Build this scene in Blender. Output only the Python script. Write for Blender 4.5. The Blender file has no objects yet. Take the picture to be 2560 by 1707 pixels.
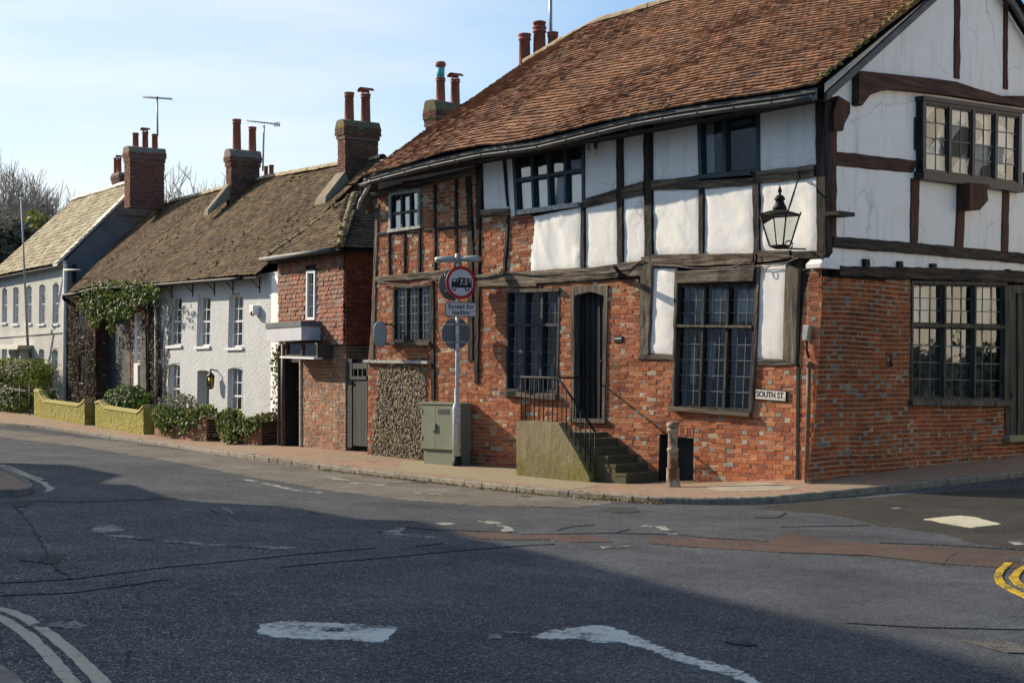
import bpy, bmesh, math, random
import numpy as np
from mathutils import Vector, Matrix, noise
random.seed(7)
SC = bpy.context.scene
COL = SC.collection
# ---------------- camera ----------------
f, CX, HY, EH = 3853., 1280., 944., 1.6          # focal length (px of the 2560 wide photo), principal column, horizon row, eye height
cam = bpy.data.cameras.new('camera'); camo = bpy.data.objects.new('camera', cam); COL.objects.link(camo)
camo.location = (0, 0, EH); camo.rotation_euler = (math.pi/2, 0, 0)
cam.sensor_width = 36; cam.lens = f/2560*36; cam.shift_y = (HY-853.5)/2560
cam.clip_end = 2000; cam.clip_start = .1
SC.camera = camo
# ---------------- light ----------------
SUN = Vector((-2.783*1.04, 1.499*1.04, 1.75)).normalized()
sun_az = math.atan2(SUN.x, SUN.y); sun_el = math.asin(SUN.z)
sl = bpy.data.lights.new('sun', 'SUN'); so = bpy.data.objects.new('sun', sl); COL.objects.link(so)
sl.energy = 5.0; sl.angle = math.radians(.55); sl.color = (1, .86, .67)
so.rotation_euler = SUN.to_track_quat('Z', 'Y').to_euler()
world = bpy.data.worlds.new('World'); SC.world = world; world.use_nodes = True
nt = world.node_tree; bg = nt.nodes['Background']
sky = nt.nodes.new('ShaderNodeTexSky'); sky.sky_type = 'NISHITA'; sky.sun_disc = False
sky.sun_elevation = sun_el; sky.sun_rotation = sun_az
sky.air_density = 1.0; sky.dust_density = .8; sky.ozone_density = 4.0
wtc = nt.nodes.new('ShaderNodeTexCoord')
wmp = nt.nodes.new('ShaderNodeMapping'); wmp.inputs['Scale'].default_value = (1.6, 1.6, 9)
nt.links.new(wtc.outputs['Generated'], wmp.inputs['Vector'])
wn = nt.nodes.new('ShaderNodeTexNoise'); wn.inputs['Scale'].default_value = 2.2; wn.inputs['Detail'].default_value = 7
nt.links.new(wmp.outputs['Vector'], wn.inputs['Vector'])
wr = nt.nodes.new('ShaderNodeValToRGB'); wr.color_ramp.elements[0].position = .36; wr.color_ramp.elements[1].position = .72
wr.color_ramp.elements[0].color = (0, 0, 0, 1); wr.color_ramp.elements[1].color = (.75, .75, .75, 1)
nt.links.new(wn.outputs['Fac'], wr.inputs['Fac'])
wd = nt.nodes.new('ShaderNodeVectorMath'); wd.operation = 'DOT_PRODUCT'; nt.links.new(wtc.outputs['Generated'], wd.inputs[0]); wd.inputs[1].default_value = SUN
wg = nt.nodes.new('ShaderNodeMapRange'); wg.interpolation_type = 'SMOOTHSTEP'; nt.links.new(wd.outputs['Value'], wg.inputs['Value'])    # thin high cloud glows towards the sun
wg.inputs['From Min'].default_value = .36; wg.inputs['From Max'].default_value = .64
wh = nt.nodes.new('ShaderNodeMath'); wh.operation = 'MULTIPLY_ADD'; nt.links.new(wr.outputs['Color'], wh.inputs[0]); wh.inputs[1].default_value = .55; wh.inputs[2].default_value = .5
wf = nt.nodes.new('ShaderNodeMath'); wf.operation = 'MULTIPLY'; wf.use_clamp = True; nt.links.new(wh.outputs[0], wf.inputs[0]); nt.links.new(wg.outputs[0], wf.inputs[1])
wm = nt.nodes.new('ShaderNodeMix'); wm.data_type = 'RGBA'; wm.inputs['B'].default_value = (6.4, 6.5, 6.5, 1)
nt.links.new(wf.outputs[0], wm.inputs['Factor']); wt = nt.nodes.new('ShaderNodeMix'); wt.data_type = 'RGBA'; wt.blend_type = 'MULTIPLY'; wt.inputs['Factor'].default_value = 1; wt.inputs['B'].default_value = (.79, 1.03, 1.10, 1)
nt.links.new(sky.outputs['Color'], wt.inputs['A']); nt.links.new(wt.outputs['Result'], wm.inputs['A'])
nt.links.new(wm.outputs['Result'], bg.inputs['Color'])
bg.inputs['Strength'].default_value = .112
SC.view_settings.view_transform = 'Standard'; SC.view_settings.look = 'None'
SC.view_settings.exposure = .5; SC.view_settings.gamma = 1
SC.cycles.max_bounces = 7; SC.cycles.transparent_max_bounces = 12

# ---------------- photo pixels to planes ----------------
def crop(ox, oy, sc): return lambda *a: [(ox+a[i]/sc, oy+a[i+1]/sc) for i in range(0, len(a), 2)]
c1 = crop(0, 200, 1.742); c2 = crop(160, 300, 1.96); c3 = crop(540, 200, 1.65); c4 = crop(840, 300, 1.742)
c5 = crop(1100, 560, 2.24); c6 = crop(1200, 200, 2.8); c7 = crop(1580, 180, 3.0148); c8 = crop(1560, 600, 2.375)
e1 = crop(2000, 0, 2.24); e2 = crop(1980, 560, 2.24); r3 = crop(0, 1000, 2.218); r4 = crop(700, 1100, 2.352)
r5 = crop(1500, 1150, 2.219); k6 = crop(900, 0, 2.94); k7 = crop(0, 200, 2.352); cL = crop(0, 640, 3.41)
cG = crop(340, 960, 6.19); cH = crop(640, 720, 3.5625); cN = crop(1840, 380, 4.61); px = crop(0, 0, 1)
def nz2(a):
    l = math.hypot(*a); return (a[0]/l, a[1]/l)
class Frame:                                     # a vertical facade plane: s along e, z up, n towards the street
    def __init__(s, O, e, n): s.O = O; s.e = nz2(e); s.n = nz2(n)
    def uv(s, p, off=0):
        rx = (p[0]-CX)/f; rz = -(p[1]-HY)/f
        ox = s.O[0]+off*s.n[0]; oy = s.O[1]+off*s.n[1]
        t = (ox*s.n[0]+oy*s.n[1])/(rx*s.n[0]+s.n[1]); x, y = rx*t, t
        return ((x-ox)*s.e[0]+(y-oy)*s.e[1], EH+rz*t)
    def uvs(s, ps, off=0): return [s.uv(p, off) for p in ps]
    def w(s, a, z, n=0): return Vector((s.O[0]+a*s.e[0]+n*s.n[0], s.O[1]+a*s.e[1]+n*s.n[1], z))
    def ang(s): return math.atan2(s.e[1], s.e[0])
    def sn(s, x, y): return ((x-s.O[0])*s.e[0]+(y-s.O[1])*s.e[1], (x-s.O[0])*s.n[0]+(y-s.O[1])*s.n[1])
FA = Frame((-2.94, 31.94), (.685, -.728), (-.728, -.685))
FB = Frame((4.78, 23.74), (.728, .685), (.685, -.728))
FC = Frame((-4.34, 36.45), (.55, -.835), (-.835, -.55))
FP = Frame((-3.57, 33.1), (.55, -.835), (-.835, -.55))
FS = Frame((-3.57, 33.1), (.835, .55), (.55, -.835))
def at_depth(p, Y): return Vector(((p[0]-CX)/f*Y, Y, EH-(p[1]-HY)/f*Y))
# ---------------- ground height (thin plate fit through the wall bases seen in the photo) ----------------
_cp = []
for s, z in ((-1, .02), (0, .017), (1.6, -.044), (3.1, -.062), (4.4, -.077), (5.8, -.13), (7.1, -.177), (8.4, -.149), (9.7, -.07), (10.8, 0)):
    p = FA.w(s, 0, 0); _cp.append((p.x, p.y, z)); p = FA.w(s, 0, 2.6); _cp.append((p.x, p.y, -.11 if s > -.5 else -.04))
for s, z in ((.1, .05), (1, .084), (2.75, .13), (4.7, .167), (6.2, .205), (11, .33)):
    p = FB.w(s, 0, 0); _cp.append((p.x, p.y, z)); p = FB.w(s, 0, 1.6); _cp.append((p.x, p.y, z-.1)); p = FB.w(s, 0, 6); _cp.append((p.x, p.y, -.06+z*.4))
for s, z in ((-2.5, .03), (-5, -.02), (-12, -.01), (-16.7, .1), (-23, .29), (-27, .36), (-40, .55), (-60, .8)):
    p = FP.w(s, 0, 0); _cp.append((p.x, p.y, z)); p = FP.w(s, 0, 2); _cp.append((p.x, p.y, z-.05)); p = FP.w(s, 0, 9); _cp.append((p.x, p.y, z-.04))
for x, y in ((-14, 22), (-8, 20), (-14, 12), (0, 20), (0, 14), (6, 18), (-6, 12), (-3, 8), (3, 8), (8, 12), (0, 2), (-14, 2), (12, 4), (20, 15), (-30, 15), (-25, 30)):
    _cp.append((x, y, -.07))
_cp = np.array(_cp)
def _k(r2): return np.where(r2 > 1e-9, r2*np.log(np.maximum(r2, 1e-9)), 0)
_d = ((_cp[:, None, :2]-_cp[None, :, :2])**2).sum(-1); _n = len(_cp)
_A = np.zeros((_n+3, _n+3)); _A[:_n, :_n] = _k(_d)+np.eye(_n)*2.0
_A[:_n, _n] = 1; _A[:_n, _n+1:] = _cp[:, :2]; _A[_n:, :_n] = _A[:_n, _n:].T
_w = np.linalg.solve(_A, np.concatenate([_cp[:, 2], np.zeros(3)]))
def PZs(xy):
    xy = np.asarray(xy, float); d = ((xy[:, None, :]-_cp[None, :, :2])**2).sum(-1)
    return np.clip(_k(d)@_w[:_n]+_w[_n]+xy@_w[_n+1:], -.3, 1.6)
def PZ(x, y): return float(PZs([(x, y)])[0])
KERB = .085
def RZ(x, y): return PZ(x, y)-KERB
def hit(p, dz=0.):                               # photo pixel to the pavement surface (dz = -KERB: the road)
    z = -.1
    for _ in range(14):
        t = (z-EH)/(-(p[1]-HY)/f); x = (p[0]-CX)/f*t; z = .5*z+.5*(PZ(x, t)+dz)
    return Vector((x, t, z))
# ---------------- materials ----------------
def nn(t, k, **kw):
    n = t.nodes.new(k)
    for a, v in kw.items(): setattr(n, a, v)
    return n
def setin(n, **kw):
    for a, v in kw.items(): n.inputs[a.replace('_', ' ')].default_value = v
    return n
def newmat(name):
    m = bpy.data.materials.new(name); m.use_nodes = True; t = m.node_tree
    return m, t, t.nodes['Principled BSDF']
def noise_n(t, scale, detail=5, vec=None, rough=.55):
    n = nn(t, 'ShaderNodeTexNoise'); setin(n, Scale=scale, Detail=detail, Roughness=rough)
    if vec is not None: t.links.new(vec, n.inputs['Vector'])
    return n.outputs['Fac']
def ramp(t, src, stops):
    r = nn(t, 'ShaderNodeValToRGB'); el = r.color_ramp.elements
    while len(el) < len(stops): el.new(.5)
    for e, (p, c) in zip(el, stops): e.position = p; e.color = (*c, 1) if len(c) == 3 else c
    t.links.new(src, r.inputs['Fac']); return r.outputs['Color']
def mixc(t, fac, a, b, mode='MIX'):
    m = nn(t, 'ShaderNodeMix', data_type='RGBA', blend_type=mode)
    for k, v in (('Factor', fac), ('A', a), ('B', b)):
        if isinstance(v, (int, float)): m.inputs[k].default_value = v
        elif isinstance(v, tuple): m.inputs[k].default_value = (*v, 1)
        else: t.links.new(v, m.inputs[k])
    return m.outputs['Result']
def mth(t, op, a, b=None):
    m = nn(t, 'ShaderNodeMath', operation=op)
    for i, v in enumerate((a, b)):
        if v is None: continue
        if isinstance(v, (int, float)): m.inputs[i].default_value = v
        else: t.links.new(v, m.inputs[i])
    return m.outputs[0]
def bump(t, p, h, strength=.5, dist=.01, prev=None):
    b = nn(t, 'ShaderNodeBump'); setin(b, Strength=strength, Distance=dist); t.links.new(h, b.inputs['Height'])
    if prev is not None: t.links.new(prev, b.inputs['Normal'])
    t.links.new(b.outputs['Normal'], p.inputs['Normal']); return b.outputs['Normal']
def objco(t, rot=0., scale=(1, 1, 1)):
    c = nn(t, 'ShaderNodeTexCoord'); v = c.outputs['Object']
    if rot:
        r = nn(t, 'ShaderNodeVectorRotate', rotation_type='Z_AXIS'); r.inputs['Angle'].default_value = -rot
        t.links.new(v, r.inputs['Vector']); v = r.outputs['Vector']
    m = nn(t, 'ShaderNodeMapping'); m.inputs['Scale'].default_value = scale; t.links.new(v, m.inputs['Vector'])
    return m.outputs['Vector']
def M_attr(name, rough=.85, var=.35, vs=9, bs=60, bstr=.5, bdist=.004, spec=.3, moss=None, big=0.):
    m, t, p = newmat(name); v = objco(t)
    a = nn(t, 'ShaderNodeAttribute', attribute_name='Col').outputs['Color']
    c = mixc(t, var, a, ramp(t, noise_n(t, vs, 6, v), [(.25, (.25, .25, .25)), (.75, (1, 1, 1))]), 'MULTIPLY')
    if big: c = mixc(t, big, c, ramp(t, noise_n(t, .9, 7, v, .68), [(.34, (.42, .38, .36)), (.5, (.95, .95, .95)), (.68, (1.12, 1.08, 1.02))]), 'MULTIPLY')
    if moss:
        mc, ms, lo, hi = moss
        c = mixc(t, ramp(t, noise_n(t, ms, 8, v, .7), [(lo, (0, 0, 0)), (hi, (.85, .85, .85))]), c, mc)
    t.links.new(c, p.inputs['Base Color']); setin(p, Roughness=rough); p.inputs['Specular IOR Level'].default_value = spec
    bump(t, p, noise_n(t, bs, 6, v), bstr, bdist); return m
def M_two(name, ca, cb, scale=6, lo=.35, hi=.65, rough=.7, bs=40, bstr=.3, bdist=.004, spec=.4, metal=0., stretch=(1, 1, 1), rot=0.):
    m, t, p = newmat(name); v = objco(t, rot, stretch)
    t.links.new(ramp(t, noise_n(t, scale, 7, v, .62), [(lo, ca), (hi, cb)]), p.inputs['Base Color'])
    setin(p, Roughness=rough, Metallic=metal); p.inputs['Specular IOR Level'].default_value = spec
    bump(t, p, noise_n(t, bs, 6, v), bstr, bdist); return m
def M_timber(name, ca, cb, rot, vertical, rough=.8, crack=.75):
    m, t, p = newmat(name)
    sc = (3, 3, .26) if vertical else (.26, 3, 3.6)
    v = objco(t, rot, sc); n1 = noise_n(t, 5, 8, v, .68); n2 = noise_n(t, 1.6, 4, objco(t))
    c = ramp(t, n1, [(.32, tuple(x*.18 for x in ca)), (.45, ca), (.72, cb)])
    c = mixc(t, .5, c, ramp(t, n2, [(.3, (.45, .45, .45)), (.7, (1, 1, 1))]), 'MULTIPLY')
    t.links.new(c, p.inputs['Base Color']); setin(p, Roughness=rough); p.inputs['Specular IOR Level'].default_value = .25
    bump(t, p, n1, crack, .03); return m
def M_plaster(name, col, rough=.8, stain=(.62, .58, .5), b1=.5):
    m, t, p = newmat(name); v = objco(t)
    c = mixc(t, ramp(t, noise_n(t, 1.7, 8, v, .65), [(.5, (0, 0, 0)), (.8, (.7, .7, .7))]), col, stain)
    t.links.new(c, p.inputs['Base Color']); setin(p, Roughness=rough); p.inputs['Specular IOR Level'].default_value = .25
    c = mixc(t, ramp(t, noise_n(t, 3, 6, objco(t, 0, (2.2, 2.2, .22)), .65), [(.52, (0, 0, 0)), (.8, (.42, .42, .42))]), c, (.42, .39, .33)); t.links.new(c, p.inputs['Base Color'])
    vd = nn(t, 'ShaderNodeVectorMath', operation='ADD'); nz_ = nn(t, 'ShaderNodeTexNoise'); setin(nz_, Scale=2.5, Detail=4); t.links.new(v, nz_.inputs['Vector']); t.links.new(v, vd.inputs[0]); sv = nn(t, 'ShaderNodeVectorMath', operation='SCALE'); t.links.new(nz_.outputs['Color'], sv.inputs[0]); sv.inputs['Scale'].default_value = .22; t.links.new(sv.outputs[0], vd.inputs[1])
    vc = nn(t, 'ShaderNodeTexVoronoi', feature='DISTANCE_TO_EDGE'); setin(vc, Scale=.8); t.links.new(vd.outputs[0], vc.inputs['Vector'])
    ck = mth(t, 'MULTIPLY', ramp(t, vc.outputs['Distance'], [(.003, (.4, .4, .4)), (.009, (0, 0, 0))]), ramp(t, noise_n(t, 1.1, 3, v), [(.45, (0, 0, 0)), (.6, (1, 1, 1))]))
    c = mixc(t, ck, c, (.25, .23, .2)); t.links.new(c, p.inputs['Base Color'])
    w = nn(t, 'ShaderNodeTexWave', wave_type='BANDS'); setin(w, Scale=.9, Distortion=14, Detail=3, Detail_Scale=1.4); t.links.new(v, w.inputs['Vector'])
    h = bump(t, p, noise_n(t, 7, 5, v), b1, .02); bump(t, p, noise_n(t, 70, 4, v), .25, .003, h); return m
TA = FA.ang(); TB = FB.ang(); TC = FC.ang()
MAT = {}
MAT['brick'] = M_attr('red_brick', .9, .4, 30, 90, .9, .008, big=.75)
MAT['brick_mossy'] = M_attr('mossy_brick', .9, .5, 25, 80, .7, .006, moss=((.30, .28, .05), 1.6, .30, .52))
MAT['white_brick'] = M_two('white_painted_brick', (.46, .475, .48), (.54, .555, .56), 1.5, .3, .7, .7, 50, .15, .003)
MAT['white_brick_dirty'] = M_two('limewashed_brick', (.42, .42, .39), (.52, .525, .50), 1.2, .35, .62, .8, 50, .15, .003)
MAT['mortar'] = M_two('lime_mortar', (.38, .30, .20), (.54, .45, .32), 14, .3, .7, .95, 90, .6, .004)
MAT['dark_mortar'] = M_two('flint_mortar', (.12, .10, .08), (.26, .22, .17), 14, .3, .7, .95, 90, .6, .006)
MAT['tile'] = M_attr('clay_roof_tile', .9, .28, 25, 70, .5, .004, .15, moss=((.16, .15, .05), 3.2, .60, .74))
MAT['tile_old'] = M_attr('weathered_roof_tile', .95, .4, 25, 70, .5, .004, .1, moss=((.2, .19, .08), 2.2, .55, .72))
MAT['slab'] = M_attr('lichen_stone_slate', .9, .4, 12, 60, .5, .006, moss=((.5, .45, .3), 3, .48, .7))
MAT['hung_tile'] = M_attr('hung_clay_tile', .8, .5, 22, 70, .5, .004)
MAT['ridge'] = M_two('lichen_ridge_tile', (.25, .13, .08), (.38, .34, .2), 5, .35, .6, .9)
MAT['oak_h'] = M_timber('weathered_oak_beam', (.065, .048, .036), (.33, .265, .195), TA, False)
MAT['oak_v'] = M_timber('dark_oak_post', (.02, .017, .016), (.075, .06, .05), TA, True)
MAT['oak_grey'] = M_timber('grey_oak_frame', (.1, .085, .065), (.24, .2, .16), TA, True)
MAT['oak_rh'] = M_timber('brown_oak_rail', (.06, .032, .022), (.16, .075, .05), TB, False, .8, .4)
MAT['oak_rv'] = M_timber('brown_oak_stud', (.07, .03, .02), (.15, .065, .042), TB, True, .8, .4)
MAT['oak_bh'] = M_timber('dark_oak_bressummer', (.03, .024, .02), (.13, .095, .07), TB, False)
MAT['plaster'] = M_plaster('lumpy_white_plaster', (.86, .85, .82), .75, (.74, .71, .64), .35)
MAT['plaster_flat'] = M_plaster('smooth_white_plaster', (.80, .79, .77), .8, (.74, .71, .65), .15)
MAT['render_grey'] = M_two('grey_cement_render', (.11, .115, .125), (.19, .19, .195), 2, .3, .7, .9)
MAT['render_white'] = M_two('cream_render', (.62, .59, .52), (.74, .71, .63), 2.5, .3, .7, .85)
MAT['concrete'] = M_two('mossy_concrete', (.30, .26, .16), (.22, .20, .06), 2.2, .38, .62, .9, 45, .6, .006)
MAT['black_wood'] = M_two('black_painted_wood', (.012, .016, .02), (.035, .04, .045), 9, .3, .7, .5)
MAT['blue_black'] = M_two('blue_black_fascia', (.012, .025, .035), (.03, .05, .06), 6, .3, .7, .55)
MAT['grey_paint'] = M_two('flaking_grey_paint', (.2, .2, .19), (.5, .5, .49), 18, .35, .6, .7)
MAT['white_paint'] = M_two('white_gloss_paint', (.72, .73, .74), (.82, .82, .82), 5, .3, .7, .45)
MAT['iron'] = M_two('black_iron', (.008, .009, .011), (.02, .02, .022), 20, .3, .7, .6, 60, .2, .004, .2)
MAT['steel'] = M_two('galvanised_steel', (.3, .31, .32), (.42, .43, .44), 8, .3, .7, .5, 60, .1, .002, .5, .3)
MAT['pole'] = M_two('dirty_white_pole', (.36, .36, .37), (.62, .62, .62), 14, .36, .6, .55)
MAT['cab'] = M_two('green_grey_cabinet', (.155, .175, .13), (.21, .225, .165), 3, .3, .7, .5, 80, .15, .002)
MAT['rust'] = M_two('flaking_white_over_rust', (.14, .06, .028), (.36, .31, .23), 4, .45, .58, .75, 40, .5, .004)
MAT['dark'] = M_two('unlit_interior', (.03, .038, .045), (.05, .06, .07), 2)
MAT['room'] = M_two('dim_room_wall', (.05, .045, .04), (.08, .075, .07), 2)
MAT['curtain'] = M_two('net_curtain', (.62, .62, .6), (.75, .75, .73), 20, .3, .7, .9, stretch=(12, 12, .3))
MAT['pot'] = M_two('terracotta_pot', (.22, .065, .038), (.34, .11, .065), 7, .3, .7, .8)
MAT['teal'] = M_two('teal_collar', (.05, .30, .34), (.08, .4, .44), 7, .3, .7, .6)
MAT['lead'] = M_two('lead_came', (.085, .09, .095), (.15, .155, .16), 20, .3, .7, .6)
MAT['cable'] = M_two('grey_cable', (.13, .12, .11), (.24, .22, .2), 20, .3, .7, .7)
MAT['pipe_brown'] = M_two('brown_iron_pipe', (.05, .035, .03), (.11, .08, .065), 12, .3, .7, .6)
MAT['canopy_white'] = M_two('canopy_panel', (.50, .50, .55), (.58, .58, .62), 3, .3, .7, .6)
MAT['door_green'] = M_two('faded_blue_green_boards', (.010, .016, .018), (.07, .075, .065), 3, .45, .8, .75, stretch=(8, 8, .5))  # board colour darkened to carry the shade lying on the alley gate
MAT['door_dark'] = M_timber('black_oak_door', (.012, .014, .018), (.035, .038, .045), TA, True, .65)
MAT['door_grey'] = M_timber('grey_oak_door', (.06, .055, .045), (.14, .13, .105), TB, True, .75)
MAT['door_brown'] = M_timber('brown_panel_door', (.03, .02, .018), (.075, .05, .045), TC, True, .6)
MAT['flint'] = M_attr('flint_cobble', .6, .5, 16, 40, .4, .006, .45)
MAT['bark'] = M_two('hazed_bark', (.22, .19, .16), (.36, .315, .265), 3, .3, .7, .9)  # bark lightened in colour to stand in for haze over the trees
MAT['twig'] = M_two('brown_creeper_stem', (.035, .024, .018), (.1, .07, .05), 5, .3, .7, .9)
MAT['earth'] = M_two('garden_earth', (.05, .04, .025), (.1, .085, .05), 2, .3, .7, .95)
MAT['black_paint'] = M_two('sign_black', (.008, .009, .012), (.014, .015, .018), 3, rough=.5)
MAT['sign_white'] = M_two('sign_white', (.60, .60, .62), (.66, .66, .68), 3, rough=.5)
MAT['sign_red'] = M_two('sign_red', (.42, .012, .025), (.48, .016, .03), 3, rough=.5)
MAT['sign_back'] = M_two('sign_back_grey', (.13, .135, .135), (.17, .175, .175), 3, rough=.6)
MAT['cream_sign'] = M_two('name_plate_cream', (.58, .56, .5), (.66, .64, .58), 6, rough=.6)
MAT['brass'] = M_two('old_brass', (.3, .2, .05), (.4, .28, .08), 5, rough=.45, metal=.6)
def M_leaf(name, rough=.4, spec=.5):
    m, t, p = newmat(name)
    a = nn(t, 'ShaderNodeAttribute', attribute_name='Col').outputs['Color']
    t.links.new(a, p.inputs['Base Color']); setin(p, Roughness=rough); p.inputs['Specular IOR Level'].default_value = spec
    tr = nn(t, 'ShaderNodeBsdfTranslucent'); t.links.new(a, tr.inputs['Color'])
    mx = nn(t, 'ShaderNodeMixShader'); mx.inputs['Fac'].default_value = .35
    t.links.new(p.outputs[0], mx.inputs[1]); t.links.new(tr.outputs[0], mx.inputs[2])
    t.links.new(mx.outputs[0], t.nodes['Material Output'].inputs['Surface']); return m
MAT['leaf'] = M_leaf('glossy_leaf', .5, .2); MAT['hedge'] = M_leaf('hedge_leaf', .6, .3)
def M_glass(name, tint=(.8, .85, .88), rough=.02, boost=1.0):
    m, t, p = newmat(name); t.nodes.remove(p)
    tr = nn(t, 'ShaderNodeBsdfTransparent'); tr.inputs['Color'].default_value = (*tint, 1)
    gl = nn(t, 'ShaderNodeBsdfGlossy'); setin(gl, Roughness=rough); gl.inputs['Color'].default_value = (1, 1, 1, 1)
    fr = nn(t, 'ShaderNodeFresnel'); fr.inputs['IOR'].default_value = 1.55
    b = nn(t, 'ShaderNodeBump'); setin(b, Strength=.12, Distance=.01)
    t.links.new(noise_n(t, 5, 2, objco(t)), b.inputs['Height']); t.links.new(b.outputs[0], gl.inputs['Normal'])
    mx = nn(t, 'ShaderNodeMixShader'); t.links.new(mth(t, 'MINIMUM', mth(t, 'MULTIPLY', fr.outputs[0], boost), 1.), mx.inputs['Fac'])
    t.links.new(tr.outputs[0], mx.inputs[1]); t.links.new(gl.outputs[0], mx.inputs[2])
    t.links.new(mx.outputs[0], t.nodes['Material Output'].inputs['Surface']); return m
MAT['glass'] = M_glass('old_window_glass', boost=3.2); MAT['gable_glass'] = M_glass('gable_window_glass', boost=1.7); MAT['lantern_glass'] = M_glass('clear_lantern_glass', (.93, .95, .92), .05)
def M_asphalt(name, ca, cb, agg=80, bstr=.8, bdist=.012, rough=.55, spec=.5, streak=True, facet=.5):
    m, t, p = newmat(name); v = objco(t); g = nn(t, 'ShaderNodeNewGeometry')
    vo = nn(t, 'ShaderNodeTexVoronoi'); setin(vo, Scale=agg); t.links.new(v, vo.inputs['Vector'])
    vc = nn(t, 'ShaderNodeSeparateColor'); t.links.new(vo.outputs['Color'], vc.inputs[0])
    c = ramp(t, vc.outputs[0], [(0, ca), (.72, cb), (.86, tuple(x*1.15 for x in cb)), (.95, tuple(x*1.5 for x in cb))])
    c = mixc(t, .6, c, ramp(t, noise_n(t, .55, 8, v, .62), [(.32, (.5, .5, .5)), (.66, (1.25, 1.25, 1.25))]), 'MULTIPLY')
    c = mixc(t, .35, c, ramp(t, noise_n(t, 3.5, 6, v, .6), [(.35, (.5, .5, .5)), (.6, (1.1, 1.1, 1.1))]), 'MULTIPLY')
    if streak:
        c = mixc(t, .45, c, ramp(t, noise_n(t, .9, 5, objco(t, TA, (.12, 1.5, 1))), [(.35, (.7, .7, .7)), (.65, (1.3, 1.28, 1.24))]), 'MULTIPLY')
    t.links.new(c, p.inputs['Base Color'])
    t.links.new(ramp(t, vc.outputs[1], [(.90, (.09,)*3), (.93, (.5,)*3)]), p.inputs['Specular IOR Level']); t.links.new(ramp(t, vc.outputs[1], [(.90, (.9,)*3), (.93, (.38,)*3)]), p.inputs['Roughness'])   # a few polished stones glint
    sb = nn(t, 'ShaderNodeVectorMath', operation='SUBTRACT'); t.links.new(vo.outputs['Color'], sb.inputs[0]); sb.inputs[1].default_value = (.5, .5, .5)
    sc_ = nn(t, 'ShaderNodeVectorMath', operation='SCALE'); t.links.new(sb.outputs[0], sc_.inputs[0]); sc_.inputs['Scale'].default_value = facet
    ad = nn(t, 'ShaderNodeVectorMath', operation='ADD'); t.links.new(sc_.outputs[0], ad.inputs[0]); t.links.new(g.outputs['Normal'], ad.inputs[1])
    nm = nn(t, 'ShaderNodeVectorMath', operation='NORMALIZE'); t.links.new(ad.outputs[0], nm.inputs[0])
    b = nn(t, 'ShaderNodeBump'); setin(b, Strength=bstr*.6, Distance=bdist); t.links.new(vo.outputs['Distance'], b.inputs['Height']); t.links.new(nm.outputs[0], b.inputs['Normal'])
    t.links.new(b.outputs[0], p.inputs['Normal']); return m
MAT['asphalt'] = M_asphalt('old_asphalt', (.029, .034, .042), (.110, .117, .128), rough=.56, spec=.16)
MAT['asphalt_smooth'] = M_asphalt('new_asphalt', (.034, .032, .029), (.060, .056, .050), 160, .45, .006, .55, .35, False, .4)
MAT['asphalt_red'] = M_asphalt('reddish_asphalt', (.055, .040, .035), (.12, .085, .07), 140, .5, .007, .6, .35, False, .5)
MAT['tar'] = M_two('open_crack', (.010, .010, .011), (.024, .024, .025), 30, .3, .7, .9)
def M_mark(name, col, wear=.5, under=(.045, .045, .046)):
    m, t, p = newmat(name); v = objco(t)
    k = mth(t, 'ADD', mth(t, 'MULTIPLY', noise_n(t, 22, 8, v, .75), .62), mth(t, 'MULTIPLY', noise_n(t, 2.5, 4, v), .38))
    c = mixc(t, ramp(t, k, [(wear-.04, (0, 0, 0)), (wear+.05, (1, 1, 1))]), under, col)
    c = mixc(t, .4, c, ramp(t, noise_n(t, 60, 5, v), [(.3, (.6, .6, .6)), (.7, (1, 1, 1))]), 'MULTIPLY')
    t.links.new(c, p.inputs['Base Color']); setin(p, Roughness=.85); p.inputs['Specular IOR Level'].default_value = .08
    bump(t, p, noise_n(t, 90, 4, v), .6, .006); return m
MAT['mark_white'] = M_mark('road_paint_white', (.62, .61, .57), .45)
MAT['mark_faint'] = M_mark('worn_road_paint', (.36, .35, .32), .50)
MAT['mark_cream'] = M_mark('road_paint_cream', (.50, .47, .36), .40)
MAT['mark_yellow'] = M_mark('road_paint_yellow', (.50, .33, .03), .44)
MAT['mark_pale_yellow'] = M_mark('worn_yellow_paint', (.38, .32, .14), .5)
def M_paver(name):
    m, t, p = newmat(name); v = objco(t, TA)
    b = nn(t, 'ShaderNodeTexBrick'); t.links.new(v, b.inputs['Vector'])
    b.inputs['Color1'].default_value = (.41, .24, .165, 1); b.inputs['Color2'].default_value = (.30, .19, .145, 1); b.inputs['Mortar'].default_value = (.14, .11, .08, 1)
    setin(b, Scale=1, Mortar_Size=.008, Brick_Width=.22, Row_Height=.11)
    c = mixc(t, .5, b.outputs['Color'], ramp(t, noise_n(t, 3, 7, v, .65), [(.3, (.45, .42, .4)), (.7, (1.15, 1.15, 1.1))]), 'MULTIPLY')
    c = mixc(t, ramp(t, noise_n(t, .8, 6, v, .7), [(.42, (0, 0, 0)), (.62, (.8, .8, .8))]), c, (.25, .2, .13))
    t.links.new(c, p.inputs['Base Color']); setin(p, Roughness=.85); p.inputs['Specular IOR Level'].default_value = .3
    h = bump(t, p, b.outputs['Fac'], -.6, .008); bump(t, p, noise_n(t, 40, 5, v), .4, .006, h); return m
MAT['paver'] = M_paver('brick_pavers')
MAT['kerb'] = M_two('kerb_stone', (.12, .105, .085), (.27, .24, .19), 7, .3, .7, .9, 50, .6, .008)
MAT['gravel'] = M_two('sandy_gravel', (.16, .125, .07), (.42, .35, .23), 60, .3, .7, .95, 120, .8, .01)
MAT['wet_stone'] = M_two('grey_paving_slab', (.27, .23, .17), (.36, .32, .25), 3, .3, .7, .85)
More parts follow.
